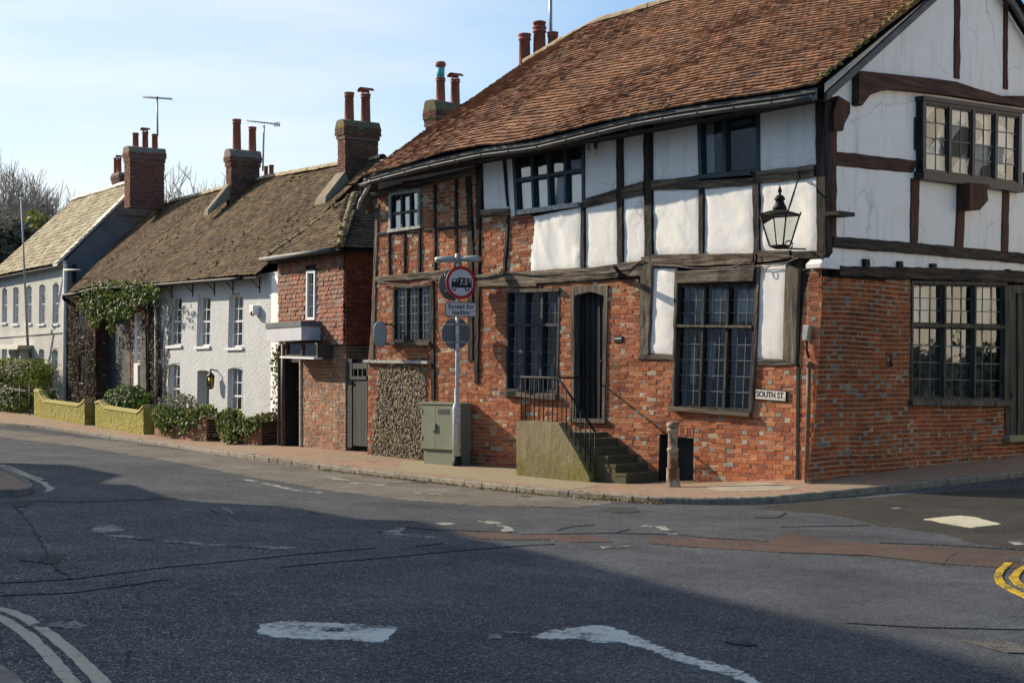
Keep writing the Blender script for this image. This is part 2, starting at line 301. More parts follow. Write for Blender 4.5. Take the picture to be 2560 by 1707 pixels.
MAT['opp_brick'] = M_two('opposite_render', (.50, .49, .46), (.58, .57, .53), 3)
MAT['opp_cream'] = M_two('opposite_cream', (.72, .68, .58), (.80, .76, .67), 3)
MAT['blue_lens'] = M_two('blue_lens', (.01, .015, .10), (.02, .025, .14), 3, rough=.3)
MAT['oval_face'] = M_two('oval_grey_face', (.26, .27, .28), (.32, .33, .34), 3, rough=.5)
MAT['flaunch'] = M_two('grey_brown_flaunching', (.17, .145, .10), (.25, .215, .15), 3, .3, .7, .95)
MAT['moss_cap'] = M_two('mossy_brick_cap', (.10, .085, .05), (.16, .14, .06), 6, .35, .65, .95)
MAT['barge'] = M_two('weathered_grey_board', (.07, .07, .072), (.16, .16, .16), 4, .3, .7, .85)
MAT['gutter_grey'] = M_two('grey_iron_gutter', (.05, .055, .06), (.13, .13, .13), 6, .3, .7, .6)
MAT['oak_grey_h'] = M_timber('grey_oak_sill', (.09, .075, .06), (.23, .19, .15), TA, False)
MAT['hip'] = M_two('mossy_hip_tile', (.16, .115, .07), (.22, .19, .09), 7, .3, .7, .95)
MAT['step_moss'] = M_two('dark_mossy_step', (.07, .07, .035), (.12, .10, .06), 4, .3, .7, .95)
MAT['frame_dark'] = M_timber('dark_window_oak', (.03, .027, .025), (.12, .105, .09), TA, True)
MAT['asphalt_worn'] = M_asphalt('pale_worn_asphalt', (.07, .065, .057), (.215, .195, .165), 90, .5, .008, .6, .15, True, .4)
def M_parapet():
    m, t, p = newmat('mossy_parapet'); v = objco(t); s = nn(t, 'ShaderNodeSeparateXYZ'); t.links.new(v, s.inputs[0])
    k = mth(t, 'ADD', mth(t, 'MULTIPLY', s.outputs[2], -.55), mth(t, 'MULTIPLY', noise_n(t, 2.6, 8, v, .7), 1.5))   # moss climbs from the damp foot
    c = ramp(t, k, [(.40, (.27, .215, .125)), (.60, (.23, .19, .085)), (.85, (.17, .16, .03))])
    c = mixc(t, .55, c, ramp(t, noise_n(t, 5, 8, objco(t, 0, (1, 1, .35)), .7), [(.36, (.35, .33, .3)), (.58, (1, 1, 1))]), 'MULTIPLY')
    t.links.new(c, p.inputs['Base Color']); setin(p, Roughness=.92); h = bump(t, p, noise_n(t, 9, 7, v, .7), .7, .03); bump(t, p, noise_n(t, 60, 5, v), .5, .006, h); return m
MAT['parapet'] = M_parapet()
MAT['plaster_gable'] = M_plaster('brightened_gable_plaster', (.90, .875, .83), .8, (.80, .76, .68), .15)  # paler copy of the white plaster, standing in for more bounced light
# ---------------- object helpers ----------------
def tag(o, label=None, cat=None, group=None, kind=None):
    for k, v in (('label', label), ('category', cat), ('group', group), ('kind', kind)):
        if v: o[k] = v
    return o
def thing(name, label, cat, loc, group=None):
    o = bpy.data.objects.new(name, None); COL.objects.link(o); o.location = loc; o.empty_display_size = .3
    return tag(o, label, cat, group)
def base_loc(o):
    l = Vector((0, 0, 0))
    while o is not None: l = l+Vector(o.location); o = o.parent
    return l
def rj(a): return random.uniform(-a, a)
def vn(x, y, z=0.): return noise.noise(Vector((x, y, z)))
class MB:
    def __init__(s): s.v = []; s.f = []; s.c = []; s.sm = []
    def face(s, idx, c=(1, 1, 1), sm=False): s.f.append(idx); s.c.append(c); s.sm.append(sm)
    def quad(s, a, b, c, d, col=(1, 1, 1), sm=False):
        i = len(s.v); s.v += [a, b, c, d]; s.face((i, i+1, i+2, i+3), col, sm)
    def poly(s, pts, col=(1, 1, 1)):
        i = len(s.v); s.v += list(pts); s.face(tuple(range(i, i+len(pts))), col)
    def hexa(s, p, col=(1, 1, 1)):               # 8 points: bottom ring then top ring
        i = len(s.v); s.v += list(p)
        for q in ((0, 3, 2, 1), (4, 5, 6, 7), (0, 1, 5, 4), (1, 2, 6, 5), (2, 3, 7, 6), (3, 0, 4, 7)): s.face(tuple(i+k for k in q), col)
    def box(s, F, s0, s1, z0, z1, n0, n1, col=(1, 1, 1)):
        s.hexa([F.w(a, z, n) for z in (z0, z1) for a, n in ((s0, n0), (s1, n0), (s1, n1), (s0, n1))], col)
    def prism(s, F, pts, n0, n1, col=(1, 1, 1), cap=True):     # polygon in (s, z), pushed from n0 to n1
        k = len(pts); i = len(s.v)
        s.v += [F.w(a, z, n0) for a, z in pts]+[F.w(a, z, n1) for a, z in pts]
        if cap: s.face(tuple(i+j for j in range(k))[::-1], col); s.face(tuple(i+k+j for j in range(k)), col)
        for j in range(k): s.face((i+j, i+(j+1) % k, i+k+(j+1) % k, i+k+j), col)
    def loft(s, rings, col=(1, 1, 1), closed=True, cap=True, sm=True):
        i = len(s.v); m = len(rings[0])
        for r in rings: s.v += list(r)
        for a in range(len(rings)-1):
            for b in range(m if closed else m-1):
                s.face((i+a*m+b, i+a*m+(b+1) % m, i+(a+1)*m+(b+1) % m, i+(a+1)*m+b), col, sm)
        if cap and closed:
            s.face(tuple(i+b for b in range(m))[::-1], col); s.face(tuple(i+(len(rings)-1)*m+b for b in range(m)), col)
    def tube(s, pts, r, seg=8, col=(1, 1, 1), cap=True):
        pts = [Vector(p) for p in pts]; rs = r if isinstance(r, (list, tuple)) else [r]*len(pts); rings = []
        for i, p in enumerate(pts):
            d = (pts[min(i+1, len(pts)-1)]-pts[max(i-1, 0)]).normalized()
            u = d.cross(Vector((0, 0, 1)) if abs(d.z) < .9 else Vector((1, 0, 0))).normalized(); w = d.cross(u)
            rings.append([p+(u*math.cos(2*math.pi*k/seg)+w*math.sin(2*math.pi*k/seg))*rs[i] for k in range(seg)])
        s.loft(rings, col, True, cap)
    def lathe(s, c, prof, seg=16, col=(1, 1, 1), cap=True):
        c = Vector(c); s.loft([[c+Vector((r*math.cos(2*math.pi*k/seg), r*math.sin(2*math.pi*k/seg), z)) for k in range(seg)] for r, z in prof], col, True, cap)
    def grid(s, P, nu, nv, col=(1, 1, 1), sm=True):
        i = len(s.v)
        for a in range(nu+1):
            for b in range(nv+1): s.v.append(P(a/nu, b/nv))
        for a in range(nu):
            for b in range(nv):
                q = i+a*(nv+1)+b; s.face((q, q+nv+1, q+nv+2, q+1), col, sm)
    def blob(s, c, r, col=(1, 1, 1), jit=.25, sub=1):
        bm = bmesh.new(); bmesh.ops.create_icosphere(bm, subdivisions=sub, radius=1)
        rx, ry, rz = r if isinstance(r, (tuple, list)) else (r, r, r); i = len(s.v); c = Vector(c)
        for v in bm.verts:
            k = 1+rj(jit); s.v.append(c+Vector((v.co.x*rx*k, v.co.y*ry*k, v.co.z*rz*k)))
        for fc in bm.faces: s.face(tuple(i+v.index for v in fc.verts), col, True)
        bm.free()
    def build(s, name, mat, parent=None, loc=None, label=None, cat=None, group=None, kind=None):
        if parent is not None: o0 = base_loc(parent)
        elif loc is not None: o0 = Vector(loc)
        else: o0 = Vector((0, 0, 0))
        me = bpy.data.meshes.new(name)
        me.from_pydata([tuple(Vector(v)-o0) for v in s.v], [], s.f)
        a = me.attributes.new('Col', 'FLOAT_COLOR', 'FACE')
        a.data.foreach_set('color', np.array([(*c, 1.) for c in s.c], dtype=np.float32).ravel())
        me.polygons.foreach_set('use_smooth', s.sm)
        me.materials.append(MAT[mat] if isinstance(mat, str) else mat); me.update()
        o = bpy.data.objects.new(name, me); COL.objects.link(o)
        if parent is not None: o.parent = parent
        else: o.location = o0
        return tag(o, label, cat, group, kind)
# ---------------- wall builders ----------------
BR = [(.41, .13, .058), (.47, .165, .072), (.34, .105, .05), (.49, .205, .10), (.39, .135, .07), (.28, .095, .058), (.44, .135, .053)]
BR_GREY = [(.38, .33, .26), (.42, .36, .27), (.29, .27, .24), (.48, .39, .28)]
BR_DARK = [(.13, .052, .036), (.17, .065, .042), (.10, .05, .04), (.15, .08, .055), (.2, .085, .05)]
BR_BROWN = [(.34, .165, .10), (.29, .155, .10), (.38, .20, .125), (.27, .165, .115), (.36, .145, .085), (.25, .17, .13)]
BR_EAST = [(.34, .088, .026), (.29, .075, .026), (.39, .11, .033), (.24, .068, .03), (.32, .10, .036)]
BR_MOSS = [(.27, .23, .06), (.31, .26, .07), (.24, .18, .07), (.33, .28, .08)]
def spans(polys, z):
    out = []
    for poly in polys:
        xs = []
        for (x0, z0), (x1, z1) in zip(poly, poly[1:]+poly[:1]):
            if (z0 <= z) != (z1 <= z): xs.append(x0+(x1-x0)*(z-z0)/(z1-z0))
        xs.sort(); out += [(xs[i], xs[i+1]) for i in range(0, len(xs)-1, 2)]
    out.sort(); m = []
    for a, b in out:
        if m and a <= m[-1][1]+.002: m[-1] = (m[-1][0], max(m[-1][1], b))
        else: m.append((a, b))
    return m
def minus(iv, holes):
    for h0, h1 in holes:
        nx = []
        for a, b in iv:
            if h1 <= a or h0 >= b: nx.append((a, b)); continue
            if h0 > a: nx.append((a, h0))
            if h1 < b: nx.append((h1, b))
        iv = nx
    return iv
def bricks(F, polys, holes=(), pal=BR, grey=.17, greys=BR_GREY, n0=0., proud=.007, L=.222, H=.075, joint=.012, jit=.006, wob=.03, skip=0.):
    """courses of real bricks on a mortar sheet, clipped to the outlines; returns (bricks, mortar)"""
    B, Mo = MB(), MB(); zs = [z for p in polys for _, z in p]; r0 = int(math.floor(min(zs)/H)); r1 = int(math.ceil(max(zs)/H))
    P = L+L/2
    for r in range(r0, r1+1):
        zc = r*H
        iv = minus(spans(polys, zc+H/2), spans(list(holes), zc+H/2))
        for a, b in iv:
            if b-a < .015: continue
            k = max(1, int((b-a)/1.5))
            for q in range(k):
                aa, bb = a+(b-a)*q/k, a+(b-a)*(q+1)/k
                Mo.quad(F.w(aa, zc, n0), F.w(bb, zc, n0), F.w(bb, zc+H, n0), F.w(aa, zc+H, n0))
            x = math.floor(a/P)*P-(P/2 if r % 2 else 0)-P; head = False
            while x < b:
                w = L/2 if head else L; x0, x1 = max(x+joint/2+rj(.003), a), min(x+w-joint/2+rj(.003), b)
                if x1-x0 > .02 and random.random() > skip:
                    g = (head and random.random() < grey) or random.random() < .03
                    c = random.choice(greys if g else pal); k = (1+rj(.11))*(1+.28*vn(x0*.55, zc*.7, 11.)); c = tuple(v*k for v in c)
                    d0 = zc+joint/2+rj(.002); d1 = zc+H-joint/2+rj(.002); n = n0+proud+rj(jit)
                    o0 = wob*vn(x0*.8, zc*.8, 3.); o1 = wob*vn(x1*.8, zc*.8, 3.)
                    p = [F.w(x0, d0+o0, n+rj(.002)), F.w(x1, d0+o1, n+rj(.002)), F.w(x1, d1+o1, n+rj(.002)), F.w(x0, d1+o0, n+rj(.002))]
                    bk = [F.w(x0, d0+o0, n0-.002), F.w(x1, d0+o1, n0-.002), F.w(x1, d1+o1, n0-.002), F.w(x0, d1+o0, n0-.002)]
                    i = len(B.v); B.v += p+bk
                    B.face((i, i+1, i+2, i+3), c)
                    for e in range(4): B.face((i+e, i+4+e, i+4+(e+1) % 4, i+(e+1) % 4), c)
                x += w; head = not head
    return B, Mo
def brick_part(parent, F, polys, holes=(), name='brick_wall', mat='brick', mortar='mortar', **k):
    B, Mo = bricks(F, polys, holes, **k); w = Mo.build(name, mortar, parent); B.build('brickwork', mat, w); return w
def lerp2(a, b, t): return (a[0]+(b[0]-a[0])*t, a[1]+(b[1]-a[1])*t)
def bil(q, u, v):                                 # q = tl, tr, br, bl ; u right, v down
    return lerp2(lerp2(q[0], q[1], u), lerp2(q[3], q[2], u), v)
def beam(parent, F, pts, mat='oak_h', n1=.035, n0=-.12, name='beam', j=.012, seed=0.):
    """a rough-hewn timber: four photo points (tl, tr, br, bl) on the facade"""
    q = F.uvs(pts); tl, tr, br, bl = q
    lh = math.hypot(tr[0]-tl[0], tr[1]-tl[1]); lv = math.hypot(bl[0]-tl[0], bl[1]-tl[1])
    if lh > lv: A0, A1, B0, B1, Ln = tl, tr, bl, br, lh
    else: A0, A1, B0, B1, Ln = tr, br, tl, bl, lv
    N = max(2, int(Ln/.09)); m = MB(); rings = []; seed = A0[0]*3+A0[1]*7
    for i in range(N+1):
        t = i/N; a = lerp2(A0, A1, t); b = lerp2(B0, B1, t); w = math.hypot(a[0]-b[0], a[1]-b[1])
        ja = j*(vn(seed, t*Ln*3)+.6*vn(seed, t*Ln*11)); jb = j*(vn(seed+9, t*Ln*3)+.6*vn(seed+9, t*Ln*11))
        d = ((a[0]-b[0])/w, (a[1]-b[1])/w); a = (a[0]+d[0]*ja, a[1]+d[1]*ja); b = (b[0]+d[0]*jb, b[1]+d[1]*jb)
        def pt(k, n): c = lerp2(a, b, k); return F.w(c[0], c[1], n)
        dn = .014*vn(seed+20, t*Ln*4); bv = min(.2, .016/w)
        rings.append([pt(0, n0), pt(0, n1-.014+dn), pt(bv, n1+dn), pt(.35, n1+dn+.006*vn(seed+31, t*Ln*7)), pt(.65, n1+dn+.008*vn(seed+41, t*Ln*7)), pt(1-bv, n1+dn), pt(1, n1-.014+dn), pt(1, n0)])
    m.loft(rings, sm=False); return m.build(name, mat, parent)
def panel(parent, F, pts, mat='plaster', n=.012, lump=.02, pillow=.014, name='plaster_panel', res=.07, seed=1.):
    q = F.uvs(pts); W = math.hypot(q[1][0]-q[0][0], q[1][1]-q[0][1]); Hh = math.hypot(q[3][0]-q[0][0], q[3][1]-q[0][1])
    m = MB()
    def P(u, v):
        s, z = bil(q, u, v); e = min(u*W, (1-u)*W, v*Hh, (1-v)*Hh); r = max(0., 1-e/.09)
        d = lump*(.7*vn(s*2.1, z*1.5, seed)+.3*vn(s*5+z*2, z*2.2, seed+4))
        rdg = abs(vn(s*1.7+z*.8, z*.9, seed+2)); d += lump*.8*max(0, .10-rdg)*8
        return F.w(s, z, n+d-pillow*r*r)
    m.grid(P, max(4, int(W/res)), max(4, int(Hh/res))); return m.build(name, mat, parent)
def tri_fill(q, n): return q
def window(parent, F, pts, cols, rows, fw=.06, mull=.05, depth=.09, frame='black_wood', glass='glass', lead=None, leadw=.012, leadmat='lead',
           n1=.02, recess=.05, sill=None, sillmat='oak_grey_h', name='window', curtain=None, bar=None, leadgrid=None, tilt=.004, room=None, reveal=.25):
    """frame + panes + glazing bars. cols / rows: fractions of the light boundaries; lead = (nx, ny) per light or function of (col,row)"""
    q = F.uvs(pts); W = math.hypot(q[1][0]-q[0][0], q[1][1]-q[0][1]); H = math.hypot(q[3][0]-q[0][0], q[3][1]-q[0][1])
    fr, gl, ld = MB(), MB(), MB()
    def pr(u0, u1, v0, v1, a, b, m=fr): m.prism(F, [bil(q, u0, v1), bil(q, u1, v1), bil(q, u1, v0), bil(q, u0, v0)], a, b)
    fu, fv = fw/W, fw/H; mu, mv = mull/W, mull/H
    pr(0, fu, 0, 1, -reveal, n1); pr(1-fu, 1, 0, 1, -reveal, n1); pr(fu, 1-fu, 0, fv, -reveal, n1-.002); pr(fu, 1-fu, 1-fv, 1, -reveal, n1-.002)
    cs = [fu]+[fu+(1-2*fu)*c for c in cols]+[1-fu]; rs = [fv]+[fv+(1-2*fv)*r for r in rows]+[1-fv]
    for c in cs[1:-1]: pr(c-mu/2, c+mu/2, fv, 1-fv, n1-depth, n1-.006)
    for r in rs[1:-1]: pr(fu, 1-fu, r-mv/2, r+mv/2, n1-depth-.002, n1-.003)
    for i in range(len(cs)-1):
        for k in range(len(rs)-1):
            u0 = cs[i]+(mu/2 if i else 0); u1 = cs[i+1]-(mu/2 if i < len(cs)-2 else 0)
            v0 = rs[k]+(mv/2 if k else 0); v1 = rs[k+1]-(mv/2 if k < len(rs)-2 else 0)
            nx, ny = (lead(i, k) if callable(lead) else lead) or (1, 1); g = n1-recess
            if bar: # a small sash frame inside the light
                bu, bvv = bar/W, bar/H
                for a in ((u0, u0+bu, v0, v1), (u1-bu, u1, v0, v1), (u0+bu, u1-bu, v0, v0+bvv), (u0+bu, u1-bu, v1-bvv, v1)): pr(*a, g-.02, g+.02)
                u0 += bu; u1 -= bu; v0 += bvv; v1 -= bvv
            for a in range(nx):
                for b in range(ny):
                    ua, ub = u0+(u1-u0)*a/nx, u0+(u1-u0)*(a+1)/nx; va, vb = v0+(v1-v0)*b/ny, v0+(v1-v0)*(b+1)/ny
                    c = [bil(q, ua, vb), bil(q, ub, vb), bil(q, ub, va), bil(q, ua, va)]
                    tx, ty = rj(tilt), rj(tilt); gl.quad(*[F.w(x, z, g+dx*tx+dz*ty) for (x, z), (dx, dz) in zip(c, ((-1, -1), (1, -1), (1, 1), (-1, 1)))])
            lu, lv = leadw/W, leadw/H
            for a in range(1, nx): pr(u0+(u1-u0)*a/nx-lu/2, u0+(u1-u0)*a/nx+lu/2, v0, v1, g-.004, g+.010, ld)
            for b in range(1, ny): pr(u0, u1, v0+(v1-v0)*b/ny-lv/2, v0+(v1-v0)*b/ny+lv/2, g-.004, g+.0085, ld)
    w = fr.build(name, frame, parent)
    gl.build('pane', glass, w)
    if ld.f: ld.build('glazing_bars', leadmat, w)
    if sill:
        sq = F.uvs(sill[0]); sm_ = MB(); sm_.prism(F, [sq[3], sq[2], sq[1], sq[0]], -.1, sill[1]); sm_.build('sill', sillmat, w)
    if curtain:
        for (u0, u1, v0, v1, nd) in curtain:
            cm = MB()
            def P(u, v): s, z = bil(q, u0+(u1-u0)*u, v0+(v1-v0)*v); return F.w(s, z, n1-recess-nd+.012*math.sin(u*W*(u1-u0)*70))
            cm.grid(P, max(8, int(W*(u1-u0)*40)), 3); cm.build('curtain', 'curtain', w)
    rm = MB(); rm.quad(*[F.w(*bil(q, u, v), -reveal-.03) for u, v in ((-.02, 1.02), (1.02, 1.02), (1.02, -.02), (-.02, -.02))])
    rm.build('room_backing', room or 'dark', w)
    return w
# ---------------- roofs ----------------
def pl(pts, u):                                   # polyline of (param, Vector)
    for (a, p), (b, q) in zip(pts, pts[1:]):
        if u <= b: t = max(0., (u-a)/(b-a)); return p.lerp(q, t)
    return pts[-1][1]
def tiles(bot, top, nrow, ncol, pal, th=.014, wav=.03, seed=0., jit=.010, lift=.022, ragged=.02, patch=None, lap=1.7, keep=None, minw=.04, out=None):
    """rows of separate clay tiles on the surface between two lines (eaves, ridge)"""
    m = MB()
    def S(u, v):
        p = pl(bot, u).lerp(pl(top, u), v)
        return p
    p0 = S(.5, .5); nrm = (S(.51, .5)-p0).cross(S(.5, .51)-p0).normalized()
    if (nrm.dot(out) if out is not None else nrm.z) < 0: nrm = -nrm
    def Q(u, v):
        p = S(u, v); return p+nrm*(wav*(vn(p.x*.45+seed, p.y*.45, p.z*.5)+.4*vn(p.x*1.3, p.y*1.3+seed, p.z*1.2)))
    for r in range(nrow):
        v0 = r/nrow; v1 = min(1., (r+lap)/nrow); sh = .5 if r % 2 else 0.
        e0, e1 = rj(ragged)/ncol*4, rj(ragged)/ncol*4
        for c in range(-1, ncol+1):
            u0, u1 = (c+sh+.03)/ncol, (c+1+sh-.03)/ncol
            u0, u1 = max(u0, (-.1-.45*(r % 2))/ncol+e0), min(u1, 1+.25/ncol+e1)
            if u1-u0 < minw/ncol: continue
            if keep and not keep((u0+u1)/2, v0): continue
            cc = random.choice(pal); k = 1+rj(.15); cc = tuple(x*k for x in cc)
            if patch: cc = patch(cc, S(u0, v0))
            a, b, d, e = Q(u0, v0), Q(u1, v0), Q(u1, v1), Q(u0, v1); l0, l1 = lift+rj(jit), lift+rj(jit)
            dv = (e-a).normalized()*rj(.010)
            A, B = a+nrm*l0+dv, b+nrm*l1+dv; D, E = d+nrm*.003, e+nrm*.003; A2, B2 = A-nrm*th, B-nrm*th
            i = len(m.v); m.v += [A, B, D, E, A2, B2]
            m.face((i, i+1, i+2, i+3), cc); m.face((i+4, i+5, i+1, i), tuple(x*.8 for x in cc))
            m.face((i+4, i, i+3), cc); m.face((i+1, i+5, i+2), cc)
    return m
def ridge_tiles(parent, pts, r=.11, L=.32, mat='ridge'):
    m = MB(); pts = [Vector(p) for p in pts]
    for a, b in zip(pts, pts[1:]):
        n = max(1, int((b-a).length/L))
        for i in range(n):
            p, q = a.lerp(b, i/n), a.lerp(b, (i+.97)/n); d = (q-p).normalized(); u = d.cross(Vector((0, 0, 1))).normalized(); w = u.cross(d)
            o = w*rj(.01)+u*rj(.008); k = 1+rj(.05)
            m.loft([[c+o+(u*math.cos(t)*r*k+w*(math.sin(t)*r*k-.05)) for t in [math.pi*g/7 for g in range(8)]] for c in (p, q)], closed=False)
            m.poly([p+o+(u*math.cos(t)*r*k+w*(math.sin(t)*r*k-.05)) for t in [math.pi*g/7 for g in range(8)]])
    return m.build('ridge', mat, parent)
def pot(parent, c, h, r, kind='plain', mat='pot'):
    m = MB(); prof = [(r*1.05, -.1), (r*1.05, .03), (r*1.0, .06), (r*.88, h*.86), (r*1.02, h*.87), (r*1.05, h*.9), (r*.95, h*.91), (r*.95, h*.95), (r*1.06, h*.96), (r*1.06, h), (r*.8, h), (r*.75, h*.8)]
    m.lathe(c, prof, 16, cap=False); c = Vector(c)
    if kind == 'hood':
        for k in range(4):
            a = math.pi/4+k*math.pi/2; p = c+Vector((math.cos(a)*r*.85, math.sin(a)*r*.85, h)); m.tube([p, p+Vector((0, 0, r*.7))], r*.14, 5)
        ax = Vector((FC.e[0], FC.e[1], 0)); n = Vector((FC.n[0], FC.n[1], 0))
        m.loft([[c+Vector((0, 0, h+r*.6))+ax*(math.cos(t)*r*1.35)+n*s*r*1.2+Vector((0, 0, math.sin(t)*r*.7)) for t in [math.pi*g/8 for g in range(9)]] for s in (-1, 1)], closed=False)
        m.loft([[c+Vector((0, 0, h+r*.54))+ax*(math.cos(t)*r*1.25)+n*s*r*1.2+Vector((0, 0, math.sin(t)*r*.62)) for t in [math.pi*g/8 for g in range(9)]] for s in (-1, 1)], closed=False)
    if kind == 'louvre':
        m.lathe(c+Vector((0, 0, h)), [(r*.9, 0), (r*.9, r*.5), (r*1.0, r*.52), (r*.98, r*.75), (r*.3, r*.95)], 14)
    o = m.build('chimney_pot', mat, parent)
    if kind == 'collar':
        m = MB(); m.lathe(c+Vector((0, 0, h)), [(r*.82, -.02), (r*.82, h*.45)], 14); m.build('pot_collar', 'teal', parent); m = MB(); m.lathe(c+Vector((0, 0, h*1.45)), [(r*.9, -.02), (r*1.1, h*.04), (r*1.1, h*.14), (r*.8, h*.19)], 14); m.build('pot_cap', 'pot', parent)
def stack(parent, F, s0, s1, n0, n1, zb, zt, corb=.32, cap=.2, pal=BR_DARK, name='chimney', moss=False):
    """brick stack: shaft, corbelled head, weathered cement top; faces s0..s1 and n0..n1 of frame F (n1 is the street side)"""
    mort = MB(); mort.box(F, s0+.006, s1-.006, zb, zt-cap, n0+.006, n1-.006)
    mort.prism(F, [(s0-.06, zt-cap-corb*.55), (s1+.06, zt-cap-corb*.55), (s1+.06, zt-cap), (s1-.02, zt-.03), (s1-.1, zt), (s0+.1, zt), (s0+.02, zt-.03), (s0-.06, zt-cap)], n0-.05, n1+.05)
    ch = mort.build(name, 'moss_cap' if moss else 'dark_mortar', parent)
    B = MB()
    for G, a, b, off in ((F, s0, s1, n1), (Frame(F.w(s1, 0, n1)[:2], (-F.n[0], -F.n[1]), F.e), 0, n1-n0, 0.)):
        zc = zt-cap
        for lo, hi, pr in ((zb, zc-corb, 0.), (zc-corb, zc-corb*.55, .03), (zc-corb*.55, zc-.002, .06)):
            b1, _ = bricks(G, [[(a-pr, lo), (b+pr, lo), (b+pr, hi), (a-pr, hi)]], pal=pal, grey=.1, greys=pal, n0=off+pr-.004, wob=0., proud=.008)
            i = len(B.v); B.v += b1.v; B.f += [tuple(i+k for k in q) for q in b1.f]; B.c += b1.c; B.sm += b1.sm
    mid = MB()
    mid.box(F, s0-.024, s1+.024, zt-cap-corb, zt-cap-corb*.5, n0-.024, n1+.024); mid.build('corbel', 'dark_mortar', ch)
    B.build('brickwork', 'brick', ch); return ch
# ---------------- foliage ----------------
LG = [(.05, .10, .022), (.07, .13, .026), (.03, .065, .016), (.10, .155, .022), (.055, .09, .035)]
LY = [(.20, .23, .02), (.25, .24, .03), (.14, .19, .02)]
LH = [(.10, .13, .022), (.14, .17, .03), (.07, .10, .02), (.18, .20, .035)]
LB = [(.09, .065, .04), (.06, .042, .028), (.13, .10, .07), (.045, .032, .024), (.10, .085, .06)]
def leaf(m, p, nrm, size, col):
    nrm = Vector(nrm)+Vector((rj(.7), rj(.7), rj(.6))); nrm.normalize()
    u = nrm.cross(Vector((rj(1), rj(1), rj(1)))).normalized(); w = nrm.cross(u); L = size*random.uniform(.6, 1.15); k = L*.42
    tip = p+u*L; mid = p+u*L*.45; i = len(m.v)
    m.v += [p, mid+w*k-nrm*k*.35, tip-nrm*L*.12, mid-w*k-nrm*k*.35, mid]
    m.face((i, i+4, i+1), col); m.face((i+1, i+4, i+2), col); m.face((i+2, i+4, i+3), col); m.face((i+3, i+4, i), col)
def cloud(m, c, r, n, size, pal, shell=.35, up=.3, sq=None):
    """leaves through the outer shell of an uneven mass"""
    c = Vector(c)
    for _ in range(n):
        d = Vector((random.gauss(0, 1), random.gauss(0, 1), random.gauss(0, 1))).normalized()
        if sq: mx = max(abs(d.x), abs(d.y), abs(d.z)); d = d.lerp(d/mx, sq)
        k = 1-shell*random.random()**1.5; k *= 1+.16*vn(d.x*2.3+c.x, d.y*2.3+c.y, d.z*2.3)+.1*vn(d.x*6, d.y*6+c.y, d.z*6)
        p = c+Vector((d.x*r[0], d.y*r[1], d.z*r[2]))*k
        cc = random.choice(pal); q = 1+rj(.3); leaf(m, p, d+Vector((0, 0, up)), size, tuple(x*q for x in cc))
def bare_tree(name, label, loc, h, seed, levels=6, spread=.55, trunk=.16, group=None, twig=.012, lean=0., fork=(2, 3), lenk=.78, mat='bark', split=.28):
    rnd = random.Random(seed); root = thing(name, label, 'tree', loc, group); T, K = MB(), MB()
    def br(p, d, L, r, lv):
        if lv == 0: return
        q = p; pts = [p]; n = 3 if lv > 2 else 2
        for i in range(n):
            d = (d+Vector((rnd.uniform(-1, 1), rnd.uniform(-1, 1), rnd.uniform(-.3, .7)))*.13).normalized(); q = q+d*L/n; pts.append(q)
        m = T if lv > levels-2 else K
        m.tube(pts, [r*(1-.4*i/n) for i in range(n+1)], 6 if lv > levels-2 else 3, cap=False)
        for k in range(rnd.randint(*fork)+(1 if lv < 4 else 0)):
            a = rnd.uniform(0, 6.283); u = d.cross(Vector((math.cos(a), math.sin(a), .3))).normalized()
            nd = (d+u*spread*rnd.uniform(.5, 1.3)+Vector((0, 0, .12))).normalized()
            st = pts[-1] if k < 2 else pts[rnd.randint(1, n)]
            br(st, nd, L*lenk*rnd.uniform(.75, 1.15), max(twig, r*.6), lv-1)
    br(Vector(loc), Vector((lean, 0, 1)).normalized(), h*split, trunk, levels)
    T.build('trunk', mat, root); K.build('crown', mat, root); return root
# ---------------- ground ----------------
def grid_sheet(name, x0, x1, y0, y1, st, zf, mat, kind='structure'):
    nx, ny = int((x1-x0)/st), int((y1-y0)/st)
    X, Y = np.meshgrid(np.linspace(x0, x1, nx+1), np.linspace(y0, y1, ny+1)); xy = np.stack([X.ravel(), Y.ravel()], 1)
    z = zf(xy); m = MB(); m.v = [Vector((a, b, c)) for (a, b), c in zip(xy, z)]
    for j in range(ny):
        for i in range(nx):
            k = j*(nx+1)+i; m.face((k, k+1, k+nx+2, k+nx+1), sm=True)
    return m.build(name, mat, kind=kind)
grid_sheet('road', -46, 34, 1.5, 111.5, .5, lambda xy: PZs(xy)-KERB, 'asphalt')
grid_sheet('terrain', -700, 700, -300, 1100, 50, lambda xy: np.full(len(xy), -1.2), 'earth')
def refine(m, dz, maxlen=.6):
    bm = bmesh.new(); vs = [bm.verts.new(v) for v in m.v]
    for q in m.f: bm.faces.new([vs[i] for i in q])
    bmesh.ops.triangulate(bm, faces=bm.faces[:])
    for _ in range(5):
        ed = [e for e in bm.edges if e.calc_length() > maxlen]
        if not ed: break
        bmesh.ops.subdivide_edges(bm, edges=ed, cuts=1); bmesh.ops.triangulate(bm, faces=[q for q in bm.faces if len(q.verts) > 3])
    bm.verts.index_update(); z = PZs([(v.co.x, v.co.y) for v in bm.verts])+dz
    o = MB(); o.v = [Vector((v.co.x, v.co.y, zz)) for v, zz in zip(bm.verts, z)]
    for q in bm.faces:
        ix = tuple(v.index for v in q.verts)
        o.face(ix if q.normal.z >= 0 else ix[::-1], sm=True)
    bd = [e for e in bm.edges if e.is_boundary]; sk = [tuple(v.index for v in e.verts) for e in bd]
    for a, b in sk: o.quad(o.v[a], o.v[b], o.v[b]-Vector((0, 0, .012)), o.v[a]-Vector((0, 0, .012)))
    bm.free(); return o
